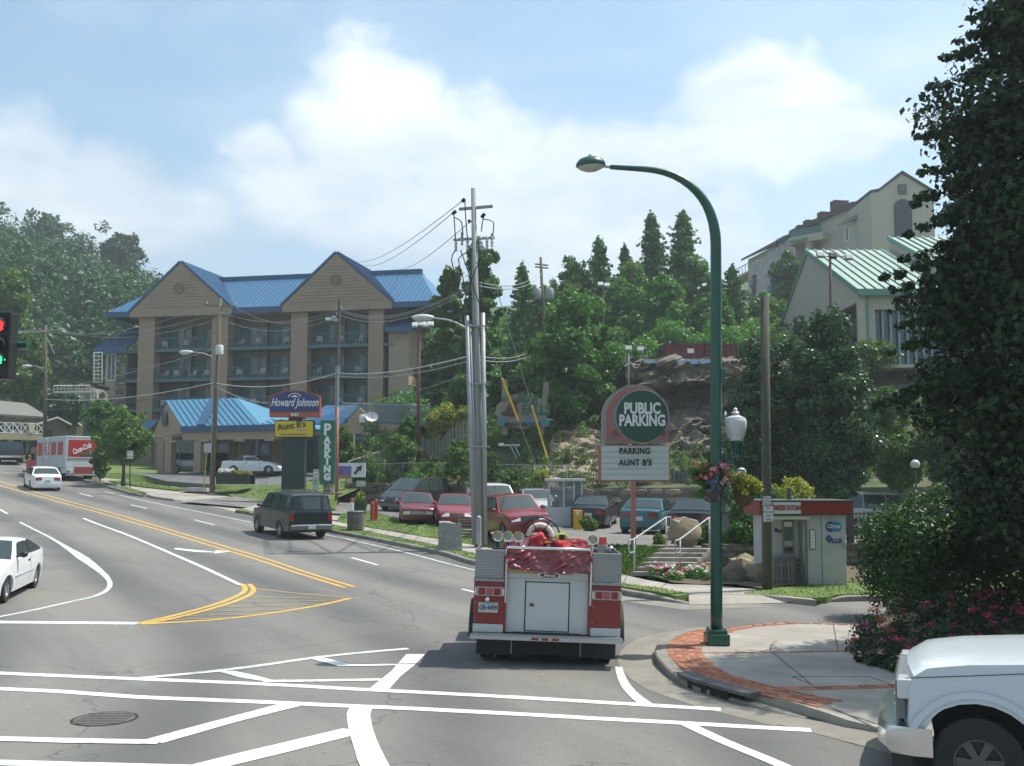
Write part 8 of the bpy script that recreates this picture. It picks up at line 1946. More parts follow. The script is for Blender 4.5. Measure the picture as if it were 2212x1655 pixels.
fence('board_fence','dark grey board fence behind the parking sign, right of its letter board',[PT(1448,1050,56),PT(1532,1050,55.6)],.85,.02,.2,mat('dark_boards',(.10,.095,.085),.9,var=.2,rnd=.2))
def chain(name,label,pts,h,step):
 P=[Vector(p)for p in pts];o=P[0].copy();t=thing(name,label,'fence',o);q=MB()
 for a,c in zip(P[:-1],P[1:]):
  a=a-o;c=c-o;q.tube([a+Vector((0,0,h)),c+Vector((0,0,h))],.018,5)
  k=int((c-a).length/step)+1
  for i in range(k+1):p=a.lerp(c,i/k);x=MB();x.tube([p,p+Vector((0,0,h))],.035,5);x.build('post',M_STEEL,t)
  m=int((c-a).length/.35);up=Vector((0,0,h))
  for i in range(m):
   p=a.lerp(c,i/m);p2=a.lerp(c,min(1,(i+h/.35)/m));q.tube([p,p2+up],.006,3,cap=False);q.tube([p2,p+up],.006,3,cap=False)
 q.build('mesh',M_STEEL,t,kind='stuff')
chain('chain_fence','chain-link fence along the terrace above the stone wall',[PT(790,1042,66.5),PT(870,1041,64),PT(1000,1044,61),PT(1150,1050,58),PT(1225,1052,57)],1.15,3)
chain('chain_fence','sloping chain-link fence rising beside the beige annex wall',[PT(752,1030,68),PT(885,985,72)],1.0,2.5)
# ------------------------------------------------------------------ lot edge: stairs, walls, kiosk, booth
def stair_bank():
 lotf=lambda x,y:Vector((x,y,float(LOTZ(x,y))+.01))
 bot=W([(1080,1189),(1180,1206),(1260,1222),(1336,1238),(1362,1243)],H)
 top=[lotf(*W([(1080,1158)],H)[0][:2]),lotf(.2,35),lotf(2.2,33.35),lotf(3.6,32.7),lotf(4.75,32.25)]
 mid=[(a+b_)/2+Vector((0,0,.08))for a,b_ in zip(bot,top)]
 return loft('grass_bank',[bot,mid,top],M_GRASS_G,bump=.05,nx=30,nsub=4)
sb=stair_bank();tufts('grass',[sb],9000,.06,14,'rough grass on the bank left of the stairs')
bed=drape('planting_bed',W([(1400,1247),(1450,1260),(1535,1262),(1645,1273),(1690,1270)],H)+[Vector((13,30.5,0)),Vector((15,34.3,0)),Vector((5.6,32.2,0))],H+.01,M_SOIL,kind='structure',bumpy=.08)
def stairs():
 a=G(1362,1243,H);top=Vector((4.62,32.1,0));run=Vector((top.x-a.x,top.y-a.y,0));Lr=run.length;u=run/Lr;wv=Vector((1.45,-.12,0));n=6
 t=thing('stairs','short flight of six concrete steps up to the parking lot','stairs',(a.x,a.y,a.z-.02));z1=float(LOTZ(4.6,32.2))-a.z+.02
 for i in range(n):
  p=u*(Lr*i/n);z=z1*(i+1)/n;q=MB();e=u*(Lr-Lr*i/n+.1)
  q.prism([p,p+wv,p+wv+e,p+e],(0,0,z));q.v=[(x,y,zz)for x,y,zz in q.v];s=q.build('step',M_CONC,t,bevel=.012)
  # nosing stands proud
  q=MB();f=p-u*.02;q.prism([f+Vector((0,0,z-.045)),f+wv+Vector((0,0,z-.045)),f+wv+u*.06+Vector((0,0,z-.045)),f+u*.06+Vector((0,0,z-.045))],(0,0,.048));q.build('nosing',M_CONC,s)
 d=Vector((a.x,a.y,a.z-.02))
 for k,off in enumerate((.03,.93)):
  h=thing('handrail',['left','right'][k]+' bent steel handrail on the concrete steps','handrail',d,group='handrails of the stairs');w=wv*off;hb=.92
  p0=u*.15+w;p1=u*(Lr+.1)+w;z0=.12;q=MB()
  q.tube([p0+Vector((-.16,-.28,z0+.55)),p0+Vector((-.2,-.3,z0+hb-.1)),p0+Vector((-.17,-.28,z0+hb-.02)),p0+Vector((0,0,z0+hb)),p1+Vector((0,0,z1+hb)),p1+u*.35+Vector((0,0,z1+hb)),p1+u*.37+Vector((0,0,z1+hb-.3)),p1+Vector((0,0,z1+hb-.32))],.024,8)
  q.tube([p0+Vector((-.16,-.28,z0+.55)),p0+Vector((0,0,z0+.55))],.022,8);q.build('rail',M_LGREY,h,smooth=40)
  for p,z in((p0,z0),(p1,z1)):q=MB();q.tube([p+Vector((0,0,z-.1)),p+Vector((0,0,z+hb))],.026,8);q.build('post',M_LGREY,h,smooth=True)
stairs()
def lot_front_wall():
 pts=[(5.95,32.15),(9,33.0),(14,34.0),(24,36)];t=thing('block_wall','low mossy stone wall holding up the lot, behind the bank kiosk','wall',(5.95,32.15,0));sn=0
 for i,(a,c)in enumerate(zip(pts[:-1],pts[1:])):
  a=Vector(a);c=Vector(c);d=c-a;L=d.length;h=float(LOTZ(*((a+c)/2)))+.12;Mx=Matrix.Translation((a.x-5.95,a.y-32.15,0))@Matrix.Rotation(math.atan2(d.y,d.x),4,'Z')
  q=MB();q.box(0,L,-.0,.35,-.2,h);o=q.build('wall_core',M_MORT,t);o.matrix_basis=Mx
  stones(t,L,h,-.01,0,.0,.42,.2,m=mat('mossy_stone',(.11,.11,.075),.92,var=.25,vscale=2.5,rnd=.35,bump=.8,bscale=9,col2=(.16,.15,.10)),M=Mx,seed=60+i,limit=100 if i<2 else 0,depth=.06)
lot_front_wall()
def boulders():
 rr=random.Random(12);L=[(1478,1165,.55,.45,32.6,'pointed brown boulder between the two handrails at the stair head',.9),(1583,1256,.42,.3,0,'low brown boulder at the bed edge just right of the green lamp',0),(1600,1240,.4,.34,0,'round boulder behind the first at the bed edge',0),(1632,1255,.5,.3,0,'pale broad boulder next to the wooden pole',0),(1620,1232,.42,.3,0,'flat boulder behind the pale one by the wooden pole',0),(1646,1238,.3,.26,0,'small boulder tucked behind the wooden pole',0)]
 for i,(u,v,w,h,d,lb,z)in enumerate(L):
  p=G(u,v,H)if not d else PT(u,v,d);mb=MB();mb.ball((0,0,h*.5),1,12,8,(w,w*.7,h),bump=.5,seed=i+3);o=mb.build('boulder',M_ROCKL if i!=1 else M_ROCK,None,smooth=30,loc=p);tag(o,lb,'boulder','boulders by the stairs')
boulders()
def flowerbed(name,label,region,nf,seed,cols,gsz=.05,m=L_MID,pet=.035,f=None,hh=.28):
 rr=random.Random(seed);t=None;pts=[]
 P=[Vector((p.x,p.y))for p in region];x0,x1=min(p.x for p in P),max(p.x for p in P);y0,y1=min(p.y for p in P),max(p.y for p in P)
 def inside(x,y):
  c=False;j=len(P)-1
  for i in range(len(P)):
   if(P[i].y>y)!=(P[j].y>y)and x<(P[j].x-P[i].x)*(y-P[i].y)/(P[j].y-P[i].y)+P[i].x:c=not c
   j=i
  return c
 while len(pts)<nf:
  x,y=rr.uniform(x0,x1),rr.uniform(y0,y1)
  if inside(x,y):pts.append((x,y,float((f or T)(x,y))+H))
 t=thing(name,label,'flower bed',(pts[0][0],pts[0][1],pts[0][2]));o=t.location
 B=[(x-o.x,y-o.y,z-o.z+hh*rr.uniform(.2,.8),hh*rr.uniform(.4,.8),.9)for x,y,z in pts]
 link('plants',quads_mesh('plants',leafcloud(B,nf*45,gsz,seed,up=.4),m),t)
 for k,(nm,pm,frac)in enumerate(cols):
  S=[b for b in B if rr.random()<frac];S=[(b[0]+rr.uniform(-.1,.1),b[1]+rr.uniform(-.1,.1),b[2]+b[3]*.8,b[3]*.45,.5)for b in S]
  if S:link(nm,quads_mesh(nm,leafcloud(S,max(20,len(S)*16),pet,seed+k+1,up=.8,rnd=.5,aspect=.85),pm),t,kind='stuff')
flowerbed('flower_bed','bed of white, pink and red flowers at the foot of the stairs',W([(1395,1246),(1408,1236),(1440,1227),(1480,1222),(1530,1216),(1545,1225),(1545,1254),(1500,1258),(1445,1257)],H),190,3,[('white_flowers',P_WHP,.5),('pink_flowers',P_PALE,.4),('red_flowers',P_REDP,.45)],.04,L_MID,.028,hh=.24)
fb=[Vector(p)for p in((5.55,17.0,0),(6.0,15.9,0),(6.9,15.2,0),(7.8,14.7,0),(9.5,14.3,0),(12.5,14.5,0),(13,20.6,0),(7.4,20.8,0),(6.6,19.6,0),(5.8,18.4,0))]
def mound(x,y):x=np.asarray(x,float);y=np.asarray(y,float);return CORN(x,y)+.42*sst((x-5.6)/2.2)*sst((y-14.6)/3.2)+.01
drape('flower_mound',fb,0,M_SOIL,f=mound,kind='structure')
flowerbed('flower_bed','dark bed of red and magenta flowers spilling below the big hedge',fb,420,5,[('red_flowers',P_REDP,.34),('magenta_flowers',P_MAG,.3),('orange_flowers',P_ORG,.08)],.04,L_DARK,.023,f=lambda x,y:mound(x,y)-H,hh=.26)
flowerbed('flower_bed','fringe of pink flowers at the kerb side of the big red flower bed',[Vector(p)for p in((5.5,17.3,0),(5.9,15.8,0),(7.0,15.0,0),(8.3,14.5,0),(8.4,14.9,0),(6.9,15.6,0),(6.1,16.4,0))],90,6,[('pink_flowers',P_PALE,.7)],.04,L_DARK,.022,f=lambda x,y:mound(x,y)-H,hh=.15)
# bank kiosk
def kiosk():
 d=28.3;b=PT(1752,1258,d);b.z=float(T(b.x,b.y))+.13;t=thing('bank_kiosk','small grey cash machine kiosk with red and white fascia','kiosk',b);L=lambda u,v,dd=0:PT(u,v,d+dd)-b;s=d/FL
 M_K=mat('kiosk_grey',(.47,.47,.455),.6,var=.05,vscale=1,dirt=((.26,.25,.23),1.2,.4));xl,xm,xr=L(1660,1200).x,L(1742,1200).x,L(1828.5,1200).x;zt=L(1750,1111).z;ztop=L(1750,1083).z
 q=MB();q.box(xm,xr,0,1.7,-.1,zt);q.build('body',M_K,t,bevel=.015);q=MB();q.box(xl,xm-.01,.42,1.7,-.1,zt);q.build('recessed_wall',M_K,t)
 q=MB();q.box(xm+.0,xm+.03,-.012,0,0,zt);q.box(L(1775,1200).x,L(1775,1200).x+.015,-.008,0,0,zt);q.build('panel_seam',mat('seam_grey',(.14,.14,.135),.7),t)
 f0,f1,f2=L(1640,1200).x,L(1729,1200).x,L(1839,1200).x
 q=MB();q.box(f0,f2,-.14,1.8,zt,ztop);q.build('fascia',mat('fascia_red',(.25,.028,.014),.45,var=.05),t,bevel=.01);q=MB();q.box(f0-.02,f2+.02,-.17,1.83,ztop,ztop+.03);q.box(f0-.01,f2+.01,-.155,1.81,zt-.02,zt);q.build('fascia_trim',mat('trim_green',(.06,.09,.08),.5),t)
 q=MB();q.box(L(1668,1200).x,f1,-.165,-.14,zt+.02,ztop-.02);sp=q.build('sign_panel',M_SWHT,t)
 text('TENNESSEE STATE BANK',15*s,mat('bank_red',(.38,.03,.03),.5),t,((L(1668,1200).x+f1)/2,-.172,(zt+ztop)/2),sx=.40,bold=.004)
 q=MB();q.box(xl-.05,L(1750,1200).x,-.1,.42,zt-.14,zt-.03);q.build('soffit_light',mat('soffit',(.62,.62,.52),.5),t,bevel=.03)
 ax0,ax1,az1,az0=L(1699,1200).x,L(1723,1200).x,L(1700,1125).z,L(1700,1197).z
 q=MB();q.box(ax0,ax1,.34,.46,az0,az1);a=q.build('cash_machine',mat('atm_tan',(.20,.18,.14),.5),t,bevel=.01)
 for z0,z1,m,nm in((.80,.95,M_SWHT,'header'),(.42,.76,M_GLASSL,'screen'),(.22,.36,M_LGREY,'keypad'),(.06,.16,M_DARK,'cash_slot')):q=MB();h=az1-az0;q.box(ax0+.04,ax1-.04,.32,.34,az0+h*z0,az0+h*z1);q.build(nm,m,a)
 q=MB();q.tube([(L(1736,1200).x,.38,.1),(L(1736,1200).x,.38,zt-.2)],.025,6);q.tube([(L(1741,1200).x,-.02,0),(L(1741,1200).x,-.02,zt-.2)],.02,6);q.build('conduit',mat('conduit_green',(.12,.16,.14),.5),t)
 a_,c_=L(1748,1144),L(1761.5,1187);q=MB();q.box(a_.x,c_.x,-.03,0,c_.z,a_.z);nb=q.build('notice_frame',M_TRIM,t);q=MB();q.box(a_.x+.015,c_.x-.015,-.035,-.03,c_.z+.02,a_.z-.02);q.build('notice_paper',M_SWHT,nb)
 for k in range(6):q=MB();z=a_.z-.08-k*.075;q.box(a_.x+.03,c_.x-.035,-.038,-.035,z-.018,z);q.build('print_line',M_LGREY,nb)
 B1=mat('logo_blue',(.02,.07,.22),.5);B2=mat('logo_sky',(.05,.25,.48),.5)
 for u,m,y in((1796,B1,.0),(1808,B2,-.004)):q=MB();q.lathe([(0,0),(11.3*s,0),(11.3*s,.006),(0,.006)],24,(L(u,1200).x,-.002+y,L(1,1138).z),Matrix.Rotation(R(90),4,'X'));q.build('logo_disc',m,t)
 text('Cirrus',12*s,M_SWHT,t,(L(1802,1200).x,-.016,L(1,1137).z),shear=.2,bold=.004,sx=.9)
 def plus(u,v,k):
  q=MB();z=L(1,v).z;x=L(u,1200).x;r=8*s*k
  for p in([(0,0),(0,1),(-1,0)],[(.12,0),(.12,1),(1.0,0)],[(0,-.12),(-1,-.12),(0,-1.1)]):q.prism([(x+a*r,-.004 if k==1 else .415,z+c*r)for a,c in p],(0,-.006,0))
  q.build('plus_mark',B1,t);text('PLUS',13*s*k,B1,t,(x+13*s*k,(-.008 if k==1 else .41),z-6*s*k),shear=.2,bold=.006)
 plus(1791,1163,1);plus(1685.5,1146,.62)
 q=MB();q.box(L(1820.5,1200).x,L(1824,1200).x,-.03,0,L(1,1186).z,L(1,1173).z);q.build('door_lock',M_STEEL,t)
 for z in(.35,.5,.62):q=MB();q.box(L(1724,1200).x,L(1735,1200).x,.40,.42,z,z+.03);q.build('vent_slot',M_DARK,t)
 v=MB();v.tube([(L(1727,1200).x,.9,ztop),(L(1727,1200).x,.9,ztop+.35)],.07,8);v.build('roof_vent',mat('vent_green',(.10,.11,.07),.8),t)
kiosk()
def bin_(u,v,w,h,label,h0=H,m=None):
 b=G(u,v,h0);t=thing('litter_bin',label,'litter bin',b);r=w/2;n=20;m=m or mat('bin_slat',(.17,.155,.13),.9,var=.2,vscale=3,rnd=.25,stretch=(5,5,.6))
 me=None
 for i in range(n):
  a=2*math.pi*i/n
  if me is None:q=MB();q.cbox((0,0,h*.46),(w*math.pi/n*.8,.025,h*.88));me=q.mesh('slat',m)
  o=bpy.data.objects.new('slat',me);COL.objects.link(o);o.parent=t;o.location=(r*math.cos(a),r*math.sin(a),.03);o.rotation_euler=(0,0,a+math.pi/2)
 q=MB();q.lathe([(r*.93,0),(r*.93,h*.9),(r*.8,h*.9),(r*.8,.05),(0,.05)],20);q.build('liner',M_DARK,t)
 q=MB();q.lathe([(r*1.08,h*.9),(r*1.1,h*.95),(r*.95,h),(r*.6,h),(r*.55,h*.95)],24,cap=False);q.build('lid_ring',mat('bin_lid',(.10,.11,.10),.6),t,smooth=40)
 for z in(.22,.7):q=MB();q.lathe([(r*1.04,h*z),(r*1.04,h*z+.04)],24,cap=False);q.build('hoop',M_STEEL,t)
bin_(1698,1262,.60,.74,'slatted wooden litter bin in front of the bank kiosk');bin_(768,1146,.68,.84,'slatted wooden litter bin on the verge right of the dark green SUV')
def marker():
 b=G(972,1188,H);t=thing('stone_marker','rough grey granite block standing on the verge left of the utility pole','stone marker',b);s=b.y/FL;h=56*s;w=46*s
 bm=bmesh.new();bmesh.ops.create_cube(bm,size=1);bmesh.ops.scale(bm,vec=(w,w*.6,h),verts=bm.verts[:]);bmesh.ops.subdivide_edges(bm,edges=bm.edges[:],cuts=9,use_grid_fill=True)
 for v in bm.verts:v.co+=mnoise.noise_vector(v.co*4)*.045+mnoise.noise_vector(v.co*13)*.02;v.co.z+=h/2;v.co.z+=(.06 if v.co.z>h*.9 and v.co.x<0 else 0)
 me=bpy.data.meshes.new('block');bm.to_mesh(me);bm.free();me.materials.append(mat('granite',(.27,.27,.26),.9,var=.25,vscale=6,bump=1,bscale=25,dirt=((.14,.14,.13),3,.7)));o=link('block',me,t,smooth=25);o.rotation_euler=(0,0,.25)
 q=MB();q.cbox((0,0,.02),(w*1.1,w*.75,.12));q.build('footing',M_CONC,t)
marker()
def red_post(u,v,vt,label,white=False):
 b=G(u,v,H);t=thing('hydrant_post',label,'post',b,group='red posts on the verge');s=b.y/FL;h=(v-vt)*s;r=4.2*s
 q=MB();q.lathe([(r*1.1,-.1),(r*1.1,.05),(r,.06),(r,h*.85)],14,cap=False);q.build('shaft',M_SWHT if white else mat('post_red',(.33,.05,.03),.5),t,smooth=40);q=MB();q.lathe([(r*1.12,h*.8),(r*1.15,h*.92),(r*.7,h),(0,h*1.02)],14);q.build('cap',mat('post_red',(.33,.05,.03),.5),t,smooth=40)
red_post(803.5,1126,1085,'left of the two close red posts by the parking lot entrance');red_post(812,1124,1079,'right of the two close red posts by the parking lot entrance');red_post(760,1118,1077,'red and white post behind the litter bin',True)
def yp():
 b=G(777,1110,H);t=thing('flower_planter','round dark planter with yellow flowers behind the litter bin','planter',b);q=MB();q.lathe([(.3,0),(.42,.6),(.36,.6),(.3,.5),(0,.5)],16);q.build('pot',mat('dark_timber',(.035,.04,.035),.9),t);link('plants',quads_mesh('plants',leafcloud([(0,0,.75,.3,.8),(.1,0,1.0,.15,1)],400,.05,2),L_MID),t);flowers(0,[(0,0,1.05,.18,.8),(0,0,.8,.3,.8)],60,.05,P_YELP,'yellow_flowers',t,3)
yp()
def booth():
 b=G(1222,1136,0,LOTZ);t=thing('ticket_booth','small white parking booth with windows on the lot','booth',b);s=b.y/FL;w,dp,h=74*s,1.3,95*s;x0=-w/2;BW=mat('booth_white',(.52,.55,.55),.5,dirt=((.4,.42,.42),2,.4));zs=h*.42
 q=MB();q.box(x0,x0+w,0,.05,0,zs);q.box(x0,x0+w,dp,dp+.05,0,zs);q.box(x0,x0+.05,0,dp,0,zs);q.box(x0+w-.05,x0+w,0,dp,0,zs);q.build('lower_panel',BW,t)
 for x in(x0,x0+w*.42,x0+w*.72,x0+w-.08):
  q=MB();q.box(x,x+.08,-.01,.07,0,h);q.build('frame_post',BW,t)
 for x in(x0,x0+w-.08):q=MB();q.box(x,x+.08,dp-.03,dp+.06,0,h);q.build('frame_post',BW,t)
 gm=mat('booth_glass',(.2,.24,.24),.05,alpha=.45)
 for a,c in((x0+.08,x0+w*.42),(x0+w*.42+.08,x0+w*.72),(x0+w*.72+.08,x0+w-.08)):q=MB();q.box(a,c,.02,.03,zs,h);q.build('pane',gm,t)
 q=MB();q.box(x0+w*.72+.1,x0+w-.1,.05,.07,zs+.05,h-.1);q.build('blind',mat('blind',(.55,.56,.52),.8),t)
 q=MB();q.box(x0-.12,x0+w+.12,-.18,dp+.2,h,h+.12);q.build('roof',BW,t,bevel=.02);q=MB();q.box(x0+.2,x0+.5,.4,.9,zs,zs+.25);q.build('till',M_DARK,t)
 c=G(1249,1144,0,LOTZ);t2=thing('ticket_machine','yellow ticket box standing in front of the booth','ticket machine',c);s2=c.y/FL;q=MB();q.box(-9.5*s2,9.5*s2,0,.35,0,41*s2);q.build('case',mat('machine_yellow',(.62,.36,.02),.5),t2,bevel=.015);q=MB();q.lathe([(0,0),(4*s2,0),(4*s2,.02),(0,.02)],14,(-1*s2,-.0,35*s2),Matrix.Rotation(R(90),4,'X'));q.build('button',M_SWHT,t2)
booth()
def pallets():
 b=G(1008,1163,0,LOTZ);t=thing('slatted_crate','stack of weathered timber slats beside the grey utility pole','crate',b)
 for k in range(7):q=MB();q.cbox((0,0,.06+k*.115),(.75,.04,.07));q.build('slat',M_GREYW,t)
 for x in(-.33,.33):q=MB();q.cbox((x,.06,.42),(.06,.08,.85));q.build('upright',M_GREYW,t)
pallets()
def iron_fence():
 a=Vector((9.2,33.1));c=Vector((17,34.8));z=float(LOTZ(9.2,33.1))+.12;t=thing('iron_fence','black iron railing on the wall right of the bank kiosk','fence',(a.x,a.y,z));d=c-a;n=int(d.length/.14);rz=math.atan2(d.y,d.x);t.rotation_euler=(0,0,rz);L=d.length;me=None
 for i in range(n):
  if me is None:q=MB();q.box(-.009,.009,-.009,.009,0,.95);me=q.mesh('picket',M_TRIM)
  o=bpy.data.objects.new('picket',me);COL.objects.link(o);o.parent=t;o.location=(i*L/n,0,0)
 q=MB();q.box(0,L,-.02,.02,.1,.14);q.box(0,L,-.02,.02,.88,.92);q.build('rail',M_TRIM,t)
 for x in(1.6,4.4,7.2):q=MB();q.box(x-.09,x+.09,-.09,.09,-.1,1.35);q.build('post',mat('dark_post',(.05,.045,.04),.8),t,bevel=.01)
iron_fence()
# ------------------------------------------------------------------ drinks truck
def drinks_truck():
 p=G(170,1050);p=PT(176,1048,74.5);p.z=float(T(p.x,p.y));rz=heading(-1.0,1.05);t=thing('delivery_truck','white and red soft drink delivery truck seen from behind on the hill','truck',p,rz);t.rotation_euler=(0,0,rz)
 DR=mat('drink_red',(.42,.025,.02),.4);BX=mat('body_silver',(.50,.54,.55),.45,dirt=((.35,.37,.36),1.5,.4));W_=2.45;zb,zt=.95,3.15;Lb=5.6
 q=MB();q.box(0,Lb,-W_/2,W_/2,zb,zt);q.build('cargo_box',BX,t,bevel=.06);q=MB();q.box(-.02,Lb+.02,-W_/2-.02,W_/2+.02,zt-.08,zt+.05);q.build('roof_rim',BX,t,bevel=.03)
 q=MB();q.box(-.03,0,-W_/2+.22,W_/2-.22,zb+.75,zt-.22);q.build('rear_panel',DR,t);q=MB();q.box(-.05,-.03,-W_/2+.18,W_/2-.18,zb+.70,zb+.76);q.build('panel_trim',BX,t)
 me_parent=t
 o=text('Coca-Cola',.52,M_SWHT,t,(-.05,.1,zb+1.35),rot=(90,-24,-90),shear=.35,bold=.02,sx=.62)
 q=MB();q.ball((-.04,-.62,zb+1.05),.28,12,8,(.06,1,.9));q.ball((-.045,-.15,zb+.95),.2,12,8,(.06,1.3,.6));q.build('leaf_picture',mat('dark_green_print',(.03,.08,.04),.6),t)
 q=MB();q.ball((-.06,-.5,zb+1.1),.2,10,8,(.06,.5,.9));q.build('bottle_picture',mat('bottle_print',(.16,.17,.13),.5),t)
 for k in range(4):
  x0=.25+k*1.32;q=MB();q.box(x0,x0+1.18,W_/2,W_/2+.03,zb+.15,zt-.2);sh=q.build('side_shutter',BX,t);q=MB();q.box(x0+.12,x0+1.06,W_/2+.03,W_/2+.04,zb+.9,zt-.35);q.build('side_graphic',DR,sh)
  for j in range(8):q=MB();z=zb+.25+j*.24;q.box(x0,x0+1.18,W_/2+.03,W_/2+.042,z,z+.02);q.build('slat_line',mat('slat_shadow',(.3,.32,.33),.5),sh)
 text('Coke',.9,M_SWHT,t,(3.4,W_/2+.05,zb+1.35),rot=(90,-90,180),shear=.3,bold=.02,sx=.8)
 q=MB();q.box(-.02,2.2,-W_/2+.1,W_/2-.1,.55,zb);q.build('rear_skirt',BX,t,bevel=.02);q=MB();q.box(-.06,0,-.72,.55,.45,1.0);q.build('tail_lift',mat('dull_red2',(.24,.035,.03),.6),t);q=MB();q.box(-.08,-.02,-1.15,-.75,.45,.95);q.build('step_box',M_LGREY,t)
 q=MB();q.box(-.25,-.0,-1.15,1.15,.40,.5);q.build('rear_bumper',M_LGREY,t)
 q=MB();q.box(0,7.6,-.5,.5,.45,.75);q.build('chassis',M_DARK,t)
 q=MB();q.box(Lb+.15,Lb+1.7,-1.1,1.1,.6,2.5);q.build('cab',DR,t,bevel=.12);q=MB();q.box(Lb+1.5,Lb+2.9,-1.0,1.0,.6,1.65);q.build('hood',DR,t,bevel=.15)
 for sd in(-1,1):
  q=MB();q.box(Lb+.5,Lb+1.4,sd*1.11-.01,sd*1.11+.01,1.6,2.3);q.build('side_window',M_GLASS,t);q=MB();q.box(Lb+1.6,Lb+1.75,sd*1.35-.1,sd*1.35+.1,1.6,2.1);q.tube([(Lb+1.6,sd*1.1,2),(Lb+1.65,sd*1.35,2)],.03,5);q.build('mirror',M_TRIM,t)
  for x in(1.3,Lb+2.0):wheel(t,x,sd*.95,.48,.36 if x<2 else .26,sd,M_LGREY)
  q=MB();q.box(-.08,-.04,sd*.98-.1,sd*.98+.1,.62,.72);q.build('tail_light',M_RED_L,t)
drinks_truck()
# ------------------------------------------------------------------ fire truck
def fire_truck():
 d=17.05;b=PT(1178,1426,d);b.z=float(T(b.x,b.y))+.01;t=thing('fire_truck','small red and silver fire truck seen from behind, loaded with hose and gear','fire truck',b,R(-1));t.rotation_euler=(0,R(1.9),R(-1.2));K=.00756
 X=lambda u:(u-1178)*K;Z=lambda v:(1426-v)*K*1.0
 FR=mat('fire_red',(.20,.011,.010),.22,var=.04,vscale=3,coat=.5,dirt=((.22,.02,.015),1.5,.3));DP=bpy.data.materials.new('diamond_plate')
 DP.use_nodes=True;nt=DP.node_tree;N=nt.nodes;Lk=nt.links;pb=N['Principled BSDF'];pb.inputs['Metallic'].default_value=.75;pb.inputs['Roughness'].default_value=.38
 tc=N.new('ShaderNodeTexCoord');mp=N.new('ShaderNodeMapping');mp.inputs['Rotation'].default_value=(0,R(45),0);mp.inputs['Scale'].default_value=(56,56,56);Lk.new(tc.outputs['Object'],mp.inputs[0])
 ck=N.new('ShaderNodeTexChecker');ck.inputs['Scale'].default_value=1;ck.inputs['Color1'].default_value=(.40,.405,.405,1);ck.inputs['Color2'].default_value=(.19,.195,.195,1);Lk.new(mp.outputs[0],ck.inputs['Vector']);Lk.new(ck.outputs['Color'],pb.inputs['Base Color'])
 bp=N.new('ShaderNodeBump');bp.inputs['Strength'].default_value=.6;bp.inputs['Distance'].default_value=.004;Lk.new(ck.outputs['Fac'],bp.inputs['Height']);Lk.new(bp.outputs[0],pb.inputs['Normal'])
 BP=mat('brushed_panel',(.50,.515,.51),.42,metal=.25,var=.03,vscale=2,dirt=((.42,.42,.40),2,.4));SL=mat('silver_trim',(.42,.43,.44),.35,metal=.7)
 xl,x1,x2,xr=X(1019),X(1086),X(1270),X(1337)
 def bx(nm,m,x0,x1_,y0,y1,z0,z1,bev=.006,par=None):q=MB();q.box(x0,x1_,y0,y1,z0,z1);return q.build(nm,m,par or t,bevel=bev)
 # body boxes left and right, well in the middle
 bx('side_locker',FR,xl+.01,x1,.06,2.4,.62,1.30,.015);bx('side_locker',FR,x2,xr-.01,.06,2.4,.62,1.30,.015)
 for a,c in((xl+.01,x1-.01),(x2+.01,xr-.01)):
  bx('kick_panel',BP,a,c,.05,.5,.49,.62);bx('locker_top',DP,a-.01,c,.03,2.42,1.30,1.345,.004)
  for hz_ in(.70,.95,1.2):bx('hinge_bolt',SL,a+.02,a+.035,.05,.062,hz_,hz_+.015,0)
  bx('wing_plate',DP,a,c,.10,.13,1.345,1.80,.003);bx('wing_side',DP,a if a<0 else c-.02,a+.02 if a<0 else c,.13,1.7,1.345,1.80,.003);bx('wing_edge',SL,a,c,.085,.14,1.795,1.812,.002)
  n=22
  for i in range(n):x=a+(c-a)*(i+.5)/n;bx('tread_dot',SL,x-.006,x+.006,.022,.035,1.312,1.335,0)
 bx('rear_panel',BP,x1+.03,x2-.03,.16,.20,.49,1.50,.004);bx('tank_body',BP,x1+.02,x2-.02,.2,2.4,.49,1.42,.01)
 for x in(x1+.33,x2-.33):bx('panel_seam',mat('seam_grey',(.14,.14,.135),.7),x-.003,x+.003,.156,.162,.5,1.35,0)
 bx('upper_panel',SL,x1+.03,x2-.03,.13,.2,1.36,1.49,.01)
 dx0,dx1,dz0,dz1=X(1132.5),X(1224),.53,1.30
 bx('door_gap',M_DARK,dx0-.014,dx1+.014,.150,.158,dz0-.014,dz1+.014,0);dr=bx('locker_door',BP,dx0,dx1,.135,.155,dz0,dz1,.004);bx('latch',SL,dx0+.04,dx0+.15,.122,.135,.90,.985,.004,dr);bx('latch_hole',M_TRIM,dx0+.065,dx0+.125,.119,.124,.92,.965,0,dr)
 for x in(x1+.0,x2-.0):bx('corner_post',FR,x-.03,x+.035,.08,.2,.49,1.72,.01)
 for x,z0,z1 in((x1+.02,.95,1.66),(x2+.0,.95,1.66)):
  q=MB();q.tube([(x,.08,z0),(x,.0,z0+.03),(x,.0,z1-.03),(x,.08,z1)],.018,8);q.build('grab_rail',M_CHROME,t,smooth=40)
  # oval maker's badge
 q=MB();rot=Matrix.Rotation(R(90),4,'X')@Matrix.Diagonal((1,.27,1,1));q.lathe([(0,0),(.175,0),(.18,.014),(0,.014)],28,(X(1181),.125,1.425),rot);q.build('badge_rim',M_CHROME,t);q=MB();q.lathe([(0,0),(.155,0),(.155,.01),(0,.01)],28,(X(1181),.112,1.425),rot);q.build('badge',mat('badge_red',(.12,.02,.02),.3),t)
 text('Pierce',.075,M_SWHT,t,(X(1181),.098,1.425),shear=.25,bold=.002,ext=.002)
 # rear step
 bx('rear_step',SL,xl-.02,xr+.02,-.16,.06,.405,.475,.008);bx('step_tread',DP,xl,xr,-.15,.06,.475,.485,.003)
 n=60
 q=MB()
